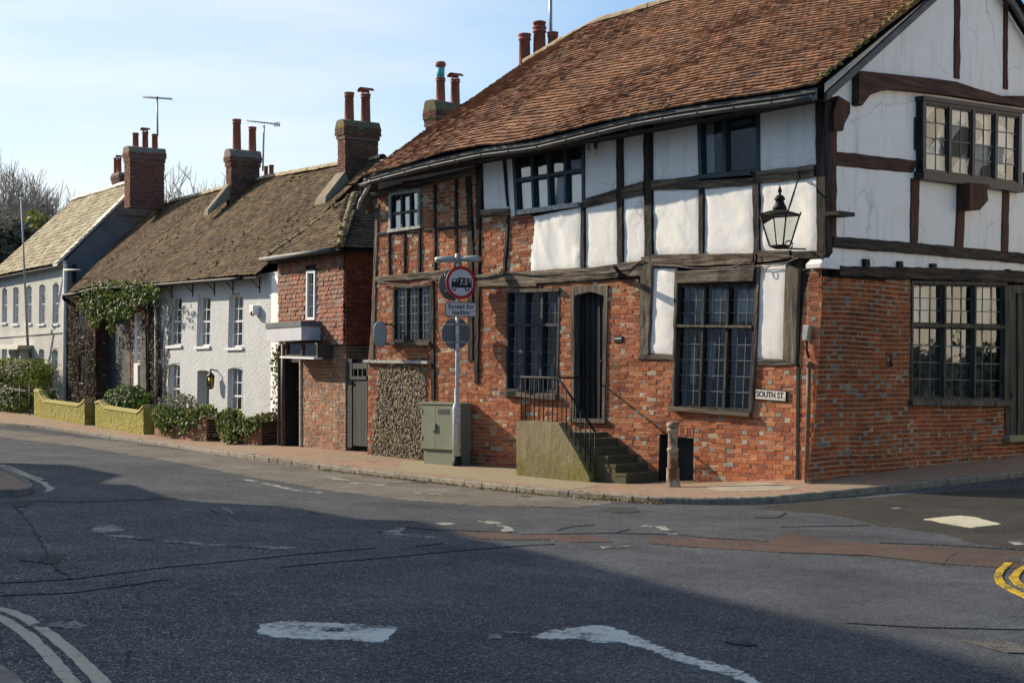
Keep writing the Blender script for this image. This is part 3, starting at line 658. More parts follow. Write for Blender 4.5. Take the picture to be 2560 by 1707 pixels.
def sheet(name, polys, mat, dz=.004, jit=.02, step=7, base=-KERB, label=None):
    m = MB()
    for pts in polys:
        out = []
        for a, b in zip(pts, pts[1:]+pts[:1]):
            n = max(1, int(math.hypot(b[0]-a[0], b[1]-a[1])/step))
            for i in range(n):
                w = hit(lerp2(a, b, i/n), base); k = jit*min(1., w.y/12)
                out.append(w+Vector((rj(k), rj(k), 0)))
        m.poly(out)
    o = refine(m, base+dz); return o.build(name, mat, kind='structure')
def ribbon(m, pts, width, jit=.5, step=10, base=-KERB):
    ws = []
    for a, b in zip(pts, pts[1:]):
        n = max(1, int(math.hypot(b[0]-a[0], b[1]-a[1])/step))
        ws += [hit(lerp2(a, b, i/n), base) for i in range(n)]
    ws.append(hit(pts[-1], base)); L, R = [], []
    for i, p in enumerate(ws):
        d = ws[min(i+1, len(ws)-1)]-ws[max(i-1, 0)]; d.z = 0; d.normalize(); u = Vector((-d.y, d.x, 0))
        k = width*(1+rj(jit))/2*(1 if jit < .6 else max(.12, .85+1.6*vn(p.x*2.3, p.y*2.3, 4.))); o = u*rj(width*jit*(.6 if jit < .6 else 1.2)); L.append(p+u*k+o); R.append(p-u*k+o)
    for i in range(len(ws)-1):
        m.quad(R[i], R[i+1], L[i+1], L[i])
def ribbons(name, lines, mat, dz=.005, jit=.5, step=10, base=-KERB):
    m = MB()
    for pts, w in lines: ribbon(m, pts, w, jit, step, base)
    o = refine(m, base+dz, .5); return o.build(name, mat, kind='structure')
sheet('worn_lane', [px(-80, 1066, 300, 1104, 650, 1152, 830, 1178, 960, 1194, 1100, 1209, 1250, 1226, 1400, 1240, 1500, 1247, 1560, 1254, 1440, 1268, 1200, 1264, 1000, 1248, 800, 1222, 620, 1190, 420, 1152, 200, 1116, -80, 1084)], 'asphalt_worn', .004, .08)  # worn pale asphalt, its paleness also in place of a sunlit sheen
sheet('reddish_patch', [r5(258, 462, 300, 425, 600, 436, 940, 455, 1010, 402, 1090, 415, 1240, 442, 1500, 462, 2000, 490, 2352, 512, 2400, 600, 2352, 604, 1900, 575, 1500, 530, 1000, 512, 500, 482),
                        r4(1000, 540, 1300, 543, 1380, 560, 1560, 556, 1850, 560, 1960, 598, 1700, 604, 1590, 585, 1330, 588, 1180, 580)], 'asphalt_red', .006)
sheet('smooth_patch', [r5(860, 268, 1100, 232, 1500, 210, 1900, 178, 2400, 160, 2400, 505, 2050, 455, 1880, 405, 1700, 378, 1540, 366, 1430, 330, 1240, 298, 1050, 285)], 'asphalt_smooth', .004)
# worn markings
sheet('give_way_dash', [px(643, 1578, 655, 1562, 700, 1553, 800, 1556, 900, 1561, 988, 1568, 985, 1580, 975, 1592, 958, 1606, 870, 1600, 760, 1597, 690, 1592, 660, 1588)], 'mark_white', .005, .03)
sheet('edge_line', [r4(1490, 1160, 1530, 1140, 1560, 1120, 1640, 1112, 1700, 1105, 1830, 1090, 1925, 1095, 2030, 1130, 2180, 1190)+r5(260, 1008, 380, 1050, 500, 1088, 760, 1160, 900, 1238, 860, 1250, 700, 1192, 420, 1112, 250, 1042, 130, 1015, 60, 1009)+r4(1860, 1190, 1700, 1166, 1600, 1170)], 'mark_white', .005, .03)
sheet('junction_dash', [r5(1800, 330, 1860, 322, 1990, 310, 2080, 318, 2230, 358, 2060, 377, 1900, 350)], 'mark_cream', .010, .02)
sheet('faded_dashes', [r3(500, 728, 540, 694, 600, 688, 690, 712, 650, 745, 560, 740), r4(900, 482, 960, 484, 1035, 492, 960, 503), r4(1130, 468, 1200, 466, 1280, 482, 1360, 515, 1380, 538, 1290, 540, 1320, 510, 1200, 484),
                       r4(200, 204, 300, 215, 420, 238, 470, 252, 640, 264, 600, 268, 440, 258, 330, 235), r4(760, 308, 900, 312, 965, 320, 955, 328, 870, 320), r4(600, 540, 700, 510, 740, 516, 700, 545),
                       r4(500, 545, 600, 546, 740, 552, 910, 568, 915, 577, 760, 568, 640, 556), r4(1320, 330, 1470, 328, 1480, 336, 1340, 337), r4(1885, 626, 2050, 620, 2060, 628, 1900, 638),
                       r5(1610, 268, 1640, 263, 1675, 265, 1640, 272), r3(985, 608, 1120, 600, 1120, 604, 1000, 612), r3(1230, 598, 1250, 598, 1310, 628, 1290, 630), r3(1330, 602, 1400, 632, 1390, 634), r3(130, 1260, 200, 1240, 400, 1226, 490, 1248, 440, 1268, 300, 1262),
                       r4(1220, 1142, 1290, 1145, 1300, 1168, 1230, 1172), r4(1300, 1125, 1400, 1130, 1480, 1132, 1400, 1142), r5(2270, 455, 2352, 440, 2352, 470, 2300, 472), r3(1380, 1380, 1430, 1382, 1420, 1392)], 'mark_faint', .0055, .012)
ribbons('tyre_scuff', [(r3(520, 735, 760, 768, 1100, 798, 1400, 815, 1640, 822), .16), (r3(1370, 440, 1640, 500, 1800, 516), .10), (r5(230, 365, 330, 370, 390, 400, 400, 415), .10)], 'mark_faint', .005, .4)
ribbons('double_line', [(r3(-60, 1150, 0, 1158, 60, 1172, 150, 1212, 260, 1285, 360, 1366, 450, 1446, 590, 1590), .095), (r3(-60, 1188, 0, 1205, 60, 1240, 150, 1300, 260, 1405, 330, 1485, 420, 1600), .095)], 'mark_cream', .005, .08)
ribbons('corner_line', [(r3(-40, 360, 0, 368, 120, 410, 240, 458, 284, 490, 262, 506), .10), (r3(-40, 350, 60, 372, 150, 410, 235, 440), .07)], 'mark_cream', .005, .2)
ribbons('yellow_line', [(r5(2268, 572, 2225, 612, 2204, 645, 2224, 686, 2290, 725, 2420, 785), .07), (r5(2390, 582, 2320, 618, 2292, 655, 2320, 690, 2420, 735), .075)], 'mark_yellow', .012, .1)
ribbons('kerbside_yellow_line', [(r4(60, 155, 300, 180, 480, 200, 740, 215, 1000, 238, 1300, 262, 1650, 300, 2000, 335), .06), (r5(0, 212, 250, 218, 640, 220), .08)], 'mark_pale_yellow', .005, .5)
ribbons('crack', [(r3(0, 1016, 400, 995, 900, 930, 1330, 890, 1640, 858, 1996, 828)+r4(560, 636), 0.0077), (r3(0, 1086, 400, 1070, 700, 1030, 930, 996), 0.0154), (r4(0, 750, 300, 720, 600, 695, 1000, 655, 1440, 622, 1620, 612), 0.0175),
                  (r3(60, 570, 130, 640, 160, 680, 200, 740, 240, 800, 262, 850, 270, 900, 330, 950, 400, 992), 0.0210), (r3(200, 560, 420, 568, 600, 562, 980, 545), 0.0105), (r3(110, 890, 260, 905), 0.0105),
                  (r4(730, 512, 900, 528, 1300, 540, 1380, 545, 1440, 556), 0.0154), (r4(730, 512, 640, 530, 560, 548), 0.0175), (r4(1440, 556, 1960, 548, 2352, 556)+r5(600, 433, 940, 452), 0.0126),
                  (r4(1630, 530, 1730, 508, 1850, 500), 0.0070), (r4(1960, 548, 2060, 525), 0.0091), (r5(1000, 372, 1500, 362), 0.0070), (r5(1550, 460, 1900, 472, 2352, 500), 0.0175),
                  (r5(1360, 905, 1600, 920, 1800, 930, 2352, 942), 0.0091), (r5(850, 320, 980, 322, 1030, 292), 0.0140), (r5(1900, 578, 1940, 540, 1980, 515), 0.0091), (r4(800, 626, 960, 606), 0.0070), (r3(1160, 605, 1210, 632), 0.0175),
                  (r3(700, 1480, 712, 1430, 718, 1390), 0.0175), (r4(100, 402, 140, 408, 220, 436), 0.0175), (r4(640, 254, 860, 254, 980, 248), 0.0175), (r5(1880, 575, 1500, 531, 1000, 513), 0.0042)], 'tar', .008, .7, 6)
sheet('pothole', [r5(0, 275, 60, 262, 200, 268, 220, 280, 180, 294, 60, 292), r5(690, 1008, 760, 1016, 830, 1008, 890, 1034, 820, 1030, 760, 1028), r3(240, 870, 300, 862, 330, 880, 300, 905, 250, 912),
                  r3(45, 566, 120, 560, 190, 560, 150, 590, 90, 596), r4(780, 250, 860, 246, 900, 252, 840, 258)], 'tar', .008, .03, 5)
m = MB()                                          # loose chippings and broken edges round the potholes, leaves by the kerb
for c, n, sp in ((r5(240, 283)[0], 60, 30), (r3(285, 880)[0], 30, 30), (r3(110, 585)[0], 40, 40), (r3(850, 1285)[0], 30, 80), (r4(1600, 585)[0], 50, 20), (r5(1900, 575)[0], 40, 20), (r3(540, 1140)[0], 90, 70)):
    for _ in range(n):
        w = hit((c[0]+random.gauss(0, sp), c[1]+random.gauss(0, sp*.16)), -KERB); r = random.uniform(.003, .008); k = random.uniform(.02, .12); m.blob(w+Vector((0, 0, r*.5)), r, (k, k*.97, k*.92), .3)
m.build('road_chippings', 'flint', kind='stuff')
# ---------------- pavement and kerb ----------------
KP = [(px(-120, 1044)[0], FP, -33, -3), (px(0, 1056)[0], FP, -27.5, -3), (px(130, 1068)[0], FP, -21.5, -3), (px(300, 1092)[0], FP, -14, -3), (px(450, 1112)[0], FP, -9, -3), (px(560, 1128)[0], FP, -6, -1), (px(650, 1140)[0], FP, -3, -1), (px(730, 1152)[0], FP, -1, -.9), (px(830, 1165)[0], FA, .0, -.6),
      (px(960, 1180)[0], FA, 2.0, -.6), (px(1100, 1195)[0], FA, 3.7, -.6), (px(1250, 1212)[0], FA, 5.2, -.6), (px(1400, 1226)[0], FA, 6.8, -.6), (px(1550, 1237)[0], FA, 8.5, -.6), (px(1650, 1243)[0], FA, 9.6, -.6), (px(1780, 1246)[0], FA, 10.4, -.6), (px(1900, 1244)[0], FA, 10.6, -.6),
      (px(2000, 1236)[0], FB, .6, -.6), (px(2150, 1222)[0], FB, 1.5, -.6), (px(2300, 1206)[0], FB, 3.0, -.6), (px(2450, 1190)[0], FB, 4.9, -.6), (px(2560, 1178)[0], FB, 6.4, -.6), (px(2800, 1150)[0], FB, 10.5, -.6)]
kw = [hit(k[0]) for k in KP]; iw = [k[1].w(k[2], 0, k[3]) for k in KP]
def smooth_poly(pts, n=7):                       # Catmull-Rom
    o = []
    for i in range(len(pts)-1):
        a, b, c, d = pts[max(i-1, 0)], pts[i], pts[i+1], pts[min(i+2, len(pts)-1)]
        for k in range(n):
            t = k/n; o.append(.5*((2*b)+(c-a)*t+(2*a-5*b+4*c-d)*t*t+(3*b-a-3*c+d)*t**3))
    return o+[pts[-1]]
ks, is_ = smooth_poly(kw), smooth_poly(iw)
def band(name, mat, i0, i1, f0, f1, dz):
    m = MB(); N = 12
    for i in range(i0, i1):
        for k in range(N):
            a, b = f0+(f1-f0)*k/N, f0+(f1-f0)*(k+1)/N
            m.quad(ks[i].lerp(is_[i], a), ks[i+1].lerp(is_[i+1], a), ks[i+1].lerp(is_[i+1], b), ks[i].lerp(is_[i], b))
    z = PZs([(v.x, v.y) for v in m.v])
    for v, q in zip(m.v, z): v.z = q+dz
    for v in m.v: v.z += 0
    return m.build(name, mat, kind='structure')
band('pavement', 'paver', 0, len(ks)-1, .0, 1., .0)
gi = lambda p: min(range(len(ks)), key=lambda i: (ks[i]-hit(p)).length)
def pave_patch(name, pts, mat, dz=.005, jit=.04):
    return sheet(name, [pts], mat, dz, jit, 14, 0.)
pave_patch('gravel_strip', px(1010, 1152, 1052, 1153, 1150, 1160, 1290, 1172, 1470, 1200, 1500, 1214, 1430, 1222, 1250, 1203, 1100, 1186, 1000, 1175), 'gravel')
pave_patch('slab_patch', c8(490, 1470, 640, 1452, 800, 1436, 1020, 1470, 980, 1485, 760, 1490, 560, 1486), 'wet_stone')
km = MB()
for i in range(len(ks)-1):
    a, b = ks[i], ks[i+1]; L = (b-a).length; n = max(1, int(L/.45))
    for k in range(n):
        p, q = a.lerp(b, k/n), a.lerp(b, (k+.985)/n); d = (q-p).normalized(); u = Vector((-d.y, d.x, 0))  # u points inside
        if u.dot(is_[i]-a) < 0: u = -u
        zp, zq = PZ(p.x, p.y)+.012+rj(.006), PZ(q.x, q.y)+.012+rj(.006); o = u*rj(.008)
        pr = [(-.02, -.25), (-.02, -.02), (.0, 0.), (.11, 0), (.13, -.02), (.13, -.25)]
        km.loft([[Vector((c.x, c.y, 0))+u*x+o+Vector((0, 0, zz+y)) for x, y in pr] for c, zz in ((p, zp), (q, zq))], sm=False)
km.build('kerb', 'kerb', kind='structure')
gm = MB()                                         # grit, moss and dead leaves lying in the gutter
for i in range(gi((800, 1165)), gi((1680, 1243))):
    for _ in range(16):
        t = random.random(); c = ks[i].lerp(ks[i+1], t); d = (ks[i+1]-ks[i]).normalized(); u = Vector((-d.y, d.x, 0))
        if u.dot(is_[i]-c) < 0: u = -u
        q = c-u*abs(random.gauss(.04, .09)); zz = RZ(q.x, q.y); k = random.choice([(.24, .18, .08), (.14, .11, .06), (.3, .25, .14), (.09, .1, .03), (.22, .12, .04)])
        if random.random() < .6: gm.blob((q.x, q.y, zz+.008), random.uniform(.008, .022), k, .3)
        else: leaf(gm, Vector((q.x, q.y, zz+.02)), (0, 0, 1), .07, k)
gm.build('gutter_grit', 'hedge', kind='stuff')
# the pavement corners on the other side of the street
def island(name, ptsw, top='paver'):
    m = MB(); n = len(ptsw); c = sum(ptsw, Vector((0, 0, 0)))/n; inn = [p+(c-p).normalized()*.14 for p in ptsw]
    top_m = MB(); top_m.poly(inn); o = refine(top_m, .0, .8); r = o.build(name, top, kind='structure')
    for i in range(n):
        a, b, ai, bi = ptsw[i], ptsw[(i+1) % n], inn[i], inn[(i+1) % n]
        ss = [(Vector((p.x, p.y, PZ(p.x, p.y)+h))) for p, h in ((a, -.2), (b, -.2), (b, .012), (a, .012), (ai, .012), (bi, .012))]
        m.quad(ss[0], ss[1], ss[2], ss[3]); m.quad(ss[3], ss[2], ss[5], ss[4])
        e = [Vector((p.x, p.y, PZ(p.x, p.y)-.2)) for p in (ai, bi)]; m.quad(ss[4], ss[5], e[1], e[0])
    m.build(name+'_kerb', 'kerb', kind='structure')
a = [hit(p) for p in px(-140, 1120, -60, 1144, 0, 1166, 40, 1182, 66, 1198, 82, 1212, 78, 1220, 50, 1225, 0, 1226, -60, 1226, -300, 1228)]
island('far_pavement', a+[Vector((-24, 26, 0)), Vector((-24, 40, 0))])
b = [hit(p) for p in px(-100, 1610, 0, 1662, 40, 1690, 70, 1720, 120, 1790, 150, 1900)]
island('near_pavement', b+[Vector((-6, 6, 0)), Vector((-6, 8.5, 0))])
# garden ground behind the low walls
m = MB(); m.poly([FP.w(-60, 0, -.3), FP.w(-3.3, 0, -.3), FP.w(-3.3, 0, -4), FP.w(-60, 0, -4)]); refine(m, .01, 1.2).build('garden_ground', 'earth', kind='structure')
# drain grates
def grate(label, quad, nb, dark=.0):
    q = [hit(p, -KERB) for p in quad]; c = sum(q, Vector((0, 0, 0)))/4; t = thing('drain_grate', label, 'drain', c)
    Z = lambda p, h: Vector((p.x, p.y, RZ(p.x, p.y)+h)); m = MB(); m.quad(*[Z(p, .004) for p in q]); m.build('pit', 'tar', t)
    def bl(u, v): return q[0].lerp(q[1], u).lerp(q[3].lerp(q[2], u), v)
    g = MB()
    def bar(u0, u1, v0, v1): g.hexa([Z(bl(u, v), .0045) for u, v in ((u0, v0), (u1, v0), (u1, v1), (u0, v1))]+[Z(bl(u, v), .010) for u, v in ((u0, v0), (u1, v0), (u1, v1), (u0, v1))])
    for a in ((0, 1, 0, .06), (0, 1, .94, 1), (0, .03, .06, .94), (.97, 1, .06, .94), (.03, .97, .47, .53)): bar(*a)
    for i in range(nb):
        u = .05+.92*(i+.3)/nb; bar(u, u+.34*.92/nb, .06, .94)
    g.build('grating', 'steel_worn', t)
MAT['steel_worn'] = M_two('worn_iron_grate', (.07, .066, .062), (.17, .16, .15), 20, rough=.4, metal=.3, bs=60, bstr=.2)
grate('worn iron drain grate glinting in the sunlit asphalt just past the shadow edge', crop(2250, 1380, 4.794)(725, 1068, 1300, 1082, 1720, 1225, 1290, 1212), 8)
grate('black iron drain grate beside the double yellow lines', crop(2250, 1380, 4.794)(1215, 118, 1290, 58, 1700, 100, 1700, 150), 10)
# ================= the timber-framed corner house =================
H_ = thing('timber_house', 'crooked timber-framed corner house, white plaster over orange brick, under a big clay tile roof', 'house', FA.w(5.5, 0, -5))
BASE_A = px(2054, 1210, 1990, 1214, 1700, 1219, 1560, 1214, 1400, 1196, 1292, 1184, 1178, 1174, 1052, 1164, 926, 1149)
w1u = c4(237, 318, 370, 300, 372, 470, 237, 490); w1g = c4(250, 728, 416, 713, 416, 966, 250, 966)
w2u = c6(225, 488, 735, 393, 737, 888, 250, 955); w2g = c5(378, 372, 676, 366, 662, 945, 370, 935)
dr = c5(738, 347, 946, 343, 926, 1112, 740, 1096)
w3u = c7(493, 308, 967, 234, 970, 765, 507, 812); w3g = c8(318, 262, 795, 255, 757, 1022, 298, 1000)
cellar = c8(212, 1152, 416, 1164, 412, 1450, 204, 1450)
flint = c4(190, 1082, 258, 1064, 390, 1068, 396, 1150, 396, 1240, 372, 1500, 150, 1500, 172, 1300)
wall_poly = [c4(165, 700)[0], c4(480, 690)[0], c5(250, 345)[0], c5(1135, 318)[0], c8(100, 240)[0], c8(98, 700)[0], c8(300, 705)[0], c8(318, 255)[0], c8(795, 255)[0], c8(795, 735)[0], c8(1040, 738)[0], c8(1050, 560)[0], c8(1070, 330)[0], c8(1120, 145)[0], c8(1175, 135)[0]]+BASE_A+c4(138, 1480, 140, 1300, 140, 1050, 155, 900)
holes = [FA.uvs(h) for h in (w1g, w2g, dr, w3g, cellar, flint)]
brick_part(H_, FA, [FA.uvs(wall_poly)], holes)
for up_ in (c4(182, 300, 440, 250, 620, 225, 618, 670, 440, 662, 183, 692), c6(10, 950, 384, 940, 350, 1362, 10, 1366)): brick_part(H_, FA, [FA.uvs(up_)], [FA.uvs(w1u)], pal=BR[:5], grey=.25, wob=.05, jit=.008)
# flint panel
fm, fk = MB(), MB(); fp = FA.uvs(flint); fm.prism(FA, fp[::-1], -.05, .002); fw_ = fm.build('flint_wall', 'dark_mortar', H_)
bs = [min(a for a, _ in fp), max(a for a, _ in fp), min(z for _, z in fp), max(z for _, z in fp)]
for _ in range(4200):
    s, z = random.uniform(bs[0], bs[1]), random.uniform(bs[2], bs[3])
    if any(a <= s <= b for a, b in spans([fp], z)):
        k = random.choice([(.30, .22, .12), (.19, .135, .075), (.37, .285, .165), (.10, .075, .05), (.27, .18, .09), (.42, .34, .21), (.05, .05, .05)])
        if random.random() < .25*(1 if z < .5 else .4): k = (.10, .10, .05)
        fk.blob(FA.w(s, z, .012), (random.uniform(.012, .03), random.uniform(.012, .03), random.uniform(.018, .055)), k, .3)
fk.build('flints', 'flint', fw_)
def ledge(F, pts, n1, mat, name='ledge', parent=None, n0=-.05):
    m = MB(); q = F.uvs(pts); m.prism(F, [q[3], q[2], q[1], q[0]], n0, n1); return m.build(name, mat, parent or H_)
ledge(FA, c4(133, 1044, 412, 1049, 412, 1062, 133, 1056), .10, 'grey_paint')
# white plaster
panel(H_, FA, c4(182, 262, 618, 158, 618, 212, 182, 312), 'plaster_flat', n=.0, lump=.01)
for p in (c6(18, 522, 162, 496, 204, 905, 30, 918), c6(172, 498, 236, 484, 256, 962, 208, 962), c6(736, 396, 965, 338, 968, 770, 738, 850), c6(1004, 328, 1156, 300, 1152, 722, 1008, 756)):
    panel(H_, FA, p, 'plaster_flat', lump=.006, pillow=.012)
for i, p in enumerate((c6(376, 955, 715, 890, 708, 1330, 345, 1358), c6(738, 895, 972, 842, 970, 1305, 740, 1322), c6(1006, 832, 1160, 800, 1162, 1255, 1004, 1294))):
    panel(H_, FA, p, 'plaster', lump=(.035, .006, .014)[i], seed=1+i*3)
panel(H_, FA, c7(158, 378, 500, 304, 506, 782, 162, 822), 'plaster_flat', lump=.006, pillow=.012)
panel(H_, FA, c7(962, 233, 1396, 164, 1396, 702, 962, 760), 'plaster_flat', lump=.006, pillow=.012)
for i, p in enumerate((c7(160, 890, 514, 876, 512, 1376, 158, 1382), c7(544, 880, 926, 846, 926, 1368, 544, 1376), c7(966, 840, 1396, 790, 1402, 1346, 966, 1362))):
    panel(H_, FA, p, 'plaster', lump=(.022, .018, .022)[i], seed=12+i*5)
panel(H_, FA, c8(176, 168, 314, 168, 298, 680, 154, 672), 'plaster', lump=.016, seed=40); panel(H_, FA, c8(806, 150, 974, 136, 954, 708, 786, 702), 'plaster_flat', n=.02, lump=.008, seed=50)
# backing behind the frame, dark rooms
m = MB(); m.box(FA, .05, 11.1, -.5, 5.75, -.60, -.30); m.box(FA, .05, .30, -.5, 5.75, -10, -.6); m.build('inner_wall', 'dark', H_)
m = MB()                                          # solid sheathing between bricks and panels of the upper floor
q = FA.uvs(c4(170, 250, 620, 150))
m.prism(FA, [FA.uv(c4(172, 690)[0])]+[FA.uv(p) for p in c6(0, 1362)+c7(1400, 1440)+c7(1400, 160)+c6(960, 330)+c6(740, 392)]+[FA.uv(p) for p in c4(620, 150, 172, 262)], -.30, -.19)
m.build('sheathing', 'dark', H_)
# timbers of the street front
V, Hm = 'oak_v', 'oak_h'
for p, mt in ((c4(180, 306, 615, 203, 615, 238, 180, 338), Hm), (c4(185, 492, 600, 455, 600, 468, 185, 505), V), (c4(176, 684, 490, 652, 490, 688, 176, 708), Hm), (c4(640, 690, 880, 678, 880, 728, 650, 728), Hm),
              (c6(-12, 1365, 720, 1310, 720, 1410, 0, 1450), Hm), (c6(720, 1322, 1145, 1262, 1148, 1375, 720, 1412), Hm), (c6(10, 908, 216, 900, 216, 950, 20, 956), Hm), (c6(736, 835, 966, 765, 966, 842, 740, 896), Hm), (c6(1008, 755, 1152, 712, 1154, 805, 1010, 834), Hm),
              (c7(158, 818, 520, 792, 930, 790, 930, 850, 520, 880, 158, 892)[0:2]+c7(520, 882, 158, 892), Hm), (c7(510, 822, 925, 795, 925, 852, 510, 884), Hm), (c7(950, 752, 1382, 698, 1382, 796, 950, 842), Hm),
              (c7(160, 1376, 926, 1366, 926, 1456, 160, 1472), Hm), (c7(960, 1352, 1200, 1345, 1200, 1412, 960, 1444), Hm), (c7(1190, 1350, 1480, 1352, 1440, 1412, 1190, 1410), V),
              (c8(92, 676, 302, 684, 302, 716, 92, 710), 'oak_grey_h'), (c8(786, 704, 1034, 716, 1034, 748, 796, 748), 'oak_grey_h')):
    beam(H_, FA, p, mt, n1=.05 if mt == Hm else .035)
for p in (c4(428, 285, 441, 283, 440, 655, 429, 658), c4(519, 262, 533, 258, 532, 610, 520, 640), c4(566, 240, 590, 232, 606, 606, 586, 610), c4(612, 160, 641, 152, 627, 720, 618, 720), c4(576, 470, 602, 470, 602, 1045, 578, 1050), c4(608, 700, 632, 696, 624, 1145, 606, 1145),
          c4(231, 498, 240, 497, 239, 676, 231, 677), c4(298, 498, 307, 497, 306, 668, 298, 669), c4(362, 478, 372, 477, 372, 662, 362, 663), c4(418, 703, 431, 702, 435, 1218, 418, 1218),
          c6(155, 500, 181, 495, 207, 886, 194, 887), c6(192, 952, 214, 952, 186, 1352, 164, 1352), c6(710, 898, 743, 896, 742, 1325, 708, 1325), c6(958, 338, 1006, 330, 1010, 1292, 966, 1298), c6(1148, 300, 1212, 288, 1216, 1246, 1158, 1250),
          c7(508, 876, 549, 874, 549, 1370, 508, 1372), c7(914, 762, 970, 752, 972, 1374, 922, 1374), c7(1388, 168, 1470, 160, 1476, 1352, 1400, 1352)):
    beam(H_, FA, p, V, n1=.04, name='stud')
for p in (c8(108, 102, 182, 98, 156, 682, 98, 682), c8(966, 140, 1046, 176, 1032, 742, 948, 708), c8(308, 178, 332, 176, 306, 1000, 292, 1000), c8(796, 150, 816, 150, 790, 745, 768, 1030)):
    beam(H_, FA, p, 'oak_grey', n1=.05, name='post')
beam(H_, FA, c4(175, 370, 190, 368, 168, 1040, 150, 1040), 'oak_grey', n1=.03, name='post')
beam(H_, FA, c8(1030, 180, 1120, 150, 1062, 700, 1034, 740), 'oak_v', n1=-.02, name='post')
m = MB(); q = FA.uvs(c8(1028, 735, 1046, 735, 1040, 1424, 1024, 1424)); m.prism(FA, [q[3], q[2], q[1], q[0]], -.1, .02); m.build('corner_strip', 'iron', H_)
beam(H_, FA, c8(330, 186, 792, 162, 778, 248, 330, 262), 'oak_grey_h', n1=.09, name='window_head')
# windows and door of the street front
window(H_, FA, w1u, [.36, .68], [.55], .045, .05, frame='black_wood', sill=(c4(232, 478, 376, 460, 376, 472, 232, 492), .06), sillmat='grey_paint', curtain=[(.05, .95, .5, .95, .06)])
m = MB()
for a in (c4(236, 318, 371, 299, 371, 312, 236, 332), c4(236, 330, 244, 329, 244, 482, 236, 484), c4(363, 312, 371, 311, 371, 470, 363, 472)):
    q = FA.uvs(a); m.prism(FA, [q[3], q[2], q[1], q[0]], .018, .05)
m.build('outer_frame', 'grey_paint', H_)
window(H_, FA, w1g, [.335, .68], [], .05, .05, frame='frame_dark', lead=(3, 6), leadw=.016, leadmat='lead', sill=(c4(236, 966, 418, 966, 418, 980, 236, 978), .09), curtain=[(.03, .97, .05, .97, .035)])
window(H_, FA, w2u, [.25, .5, .75], [.47], .075, .06, .12, frame='blue_black', bar=.02, sill=(c6(276, 914, 702, 858, 704, 888, 276, 946), .08), sillmat='grey_paint', leadmat='blue_black', recess=.08, curtain=[(.08, .42, .5, .98, .06), (.55, .97, .42, .98, .06)])
window(H_, FA, w2g, [.34, .68], [.335], .05, .055, .1, frame='black_wood', lead=lambda i, k: (3, 3) if k == 0 else (3, 5), leadw=.014, recess=.08, sill=(c5(356, 934, 664, 950, 664, 984, 356, 958), .10), sillmat='oak_grey_h')
ledge(FA, c5(383, 366, 680, 360, 680, 378, 383, 386), .08, 'oak_grey', 'window_head')
window(H_, FA, w3u, [.42], [], .075, .075, .1, frame='blue_black', lead=lambda i, k: None, recess=.07, sill=(c7(503, 782, 916, 752, 918, 780, 508, 812), .09), sillmat='blue_black', curtain=[(.06, .2, .04, .96, .05)], bar=.02)
ledge(FA, c7(740, 384, 905, 352, 905, 376, 740, 408), .01, 'blue_black', 'transom', n0=-.06)
window(H_, FA, w3g, [.33, .66], [.335], .055, .05, .1, frame='frame_dark', lead=lambda i, k: (3, 3) if k == 0 else (3, 5), leadw=.013, recess=.07, sill=(c8(282, 986, 764, 1026, 764, 1048, 282, 1008), .10), curtain=[(.40, .64, .05, .3, .05), (.72, .96, .05, .3, .05), (.18, .3, .05, .3, .05), (.14, .22, .5, .8, .07), (.38, .46, .45, .75, .07)])
ledge(FA, c8(325, 502, 772, 508, 772, 522, 325, 516), .06, 'oak_grey', 'transom')
dq = FA.uvs(dr); m = MB()
arch = [FA.uv(p) for p in c5(757, 1090, 757, 402, 800, 388, 842, 379, 885, 388, 924, 402, 913, 1090)]
m.prism(FA, [dq[3], arch[0], arch[1], arch[2], arch[3], dq[0]], -.25, .03); m.prism(FA, [arch[6], dq[2], dq[1], arch[3], arch[4], arch[5]], -.25, .031); m.prism(FA, [dq[0], arch[3], dq[1]], -.25, .03)
dfr = m.build('door_frame', 'oak_grey', H_)
m = MB(); a0, a1 = arch[0][0], arch[6][0]; zb, zt = arch[0][1], arch[3][1]+.02
for i in range(6):
    s0, s1 = a0-.03+(a1-a0+.10)*i/6, a0-.03+(a1-a0+.10)*(i+1)/6; m.box(FA, s0+.004, s1-.004, zb-.05, zt, -.2, -.12+rj(.004))
    m.box(FA, s1-.02, s1+.02, zb, zt, -.13, -.10)
dd = m.build('door', 'door_dark', H_)
m = MB(); m.lathe(FA.w(a1-.10, zb+1.0, -.08), [(.02, 0), (.035, .01), (.035, .04), (.02, .05)], 10); m.build('handle', 'iron', dd)
m = MB(); m.box(FA, a0-.1, a1+.1, zb-.06, zb+.01, -.25, .07); m.build('door_sill', 'oak_grey', H_)
# brick heads over the cellar opening, and black panels standing in for its unlit void
cq = FA.uvs(cellar); m = MB()
for i in range(11):
    u = i/11; a = bil(cq, u+.01, 0); b = bil(cq, u+.08, 0); m.box(FA, a[0], b[0], a[1], a[1]+.16, -.1, .012+rj(.003), random.choice(BR))
m.build('brick_arch', 'brick', H_)
m = MB(); m.box(FA, cq[0][0]-.05, cq[1][0]+.05, -.6, cq[0][1]+.05, -.29, -.27); m.quad(*[FA.w(a, z, n) for a, z, n in ((cq[0][0], -.5, -.28), (cq[0][0], cq[0][1], -.28), (cq[0][0], cq[0][1], 0), (cq[0][0], -.5, 0))]); m.quad(*[FA.w(a, z, n) for a, z, n in ((cq[1][0], -.5, -.28), (cq[1][0], cq[1][1], -.28), (cq[1][0], cq[1][1], 0), (cq[1][0], -.5, 0))])
m.build('cellar_void', 'black_wood', H_)
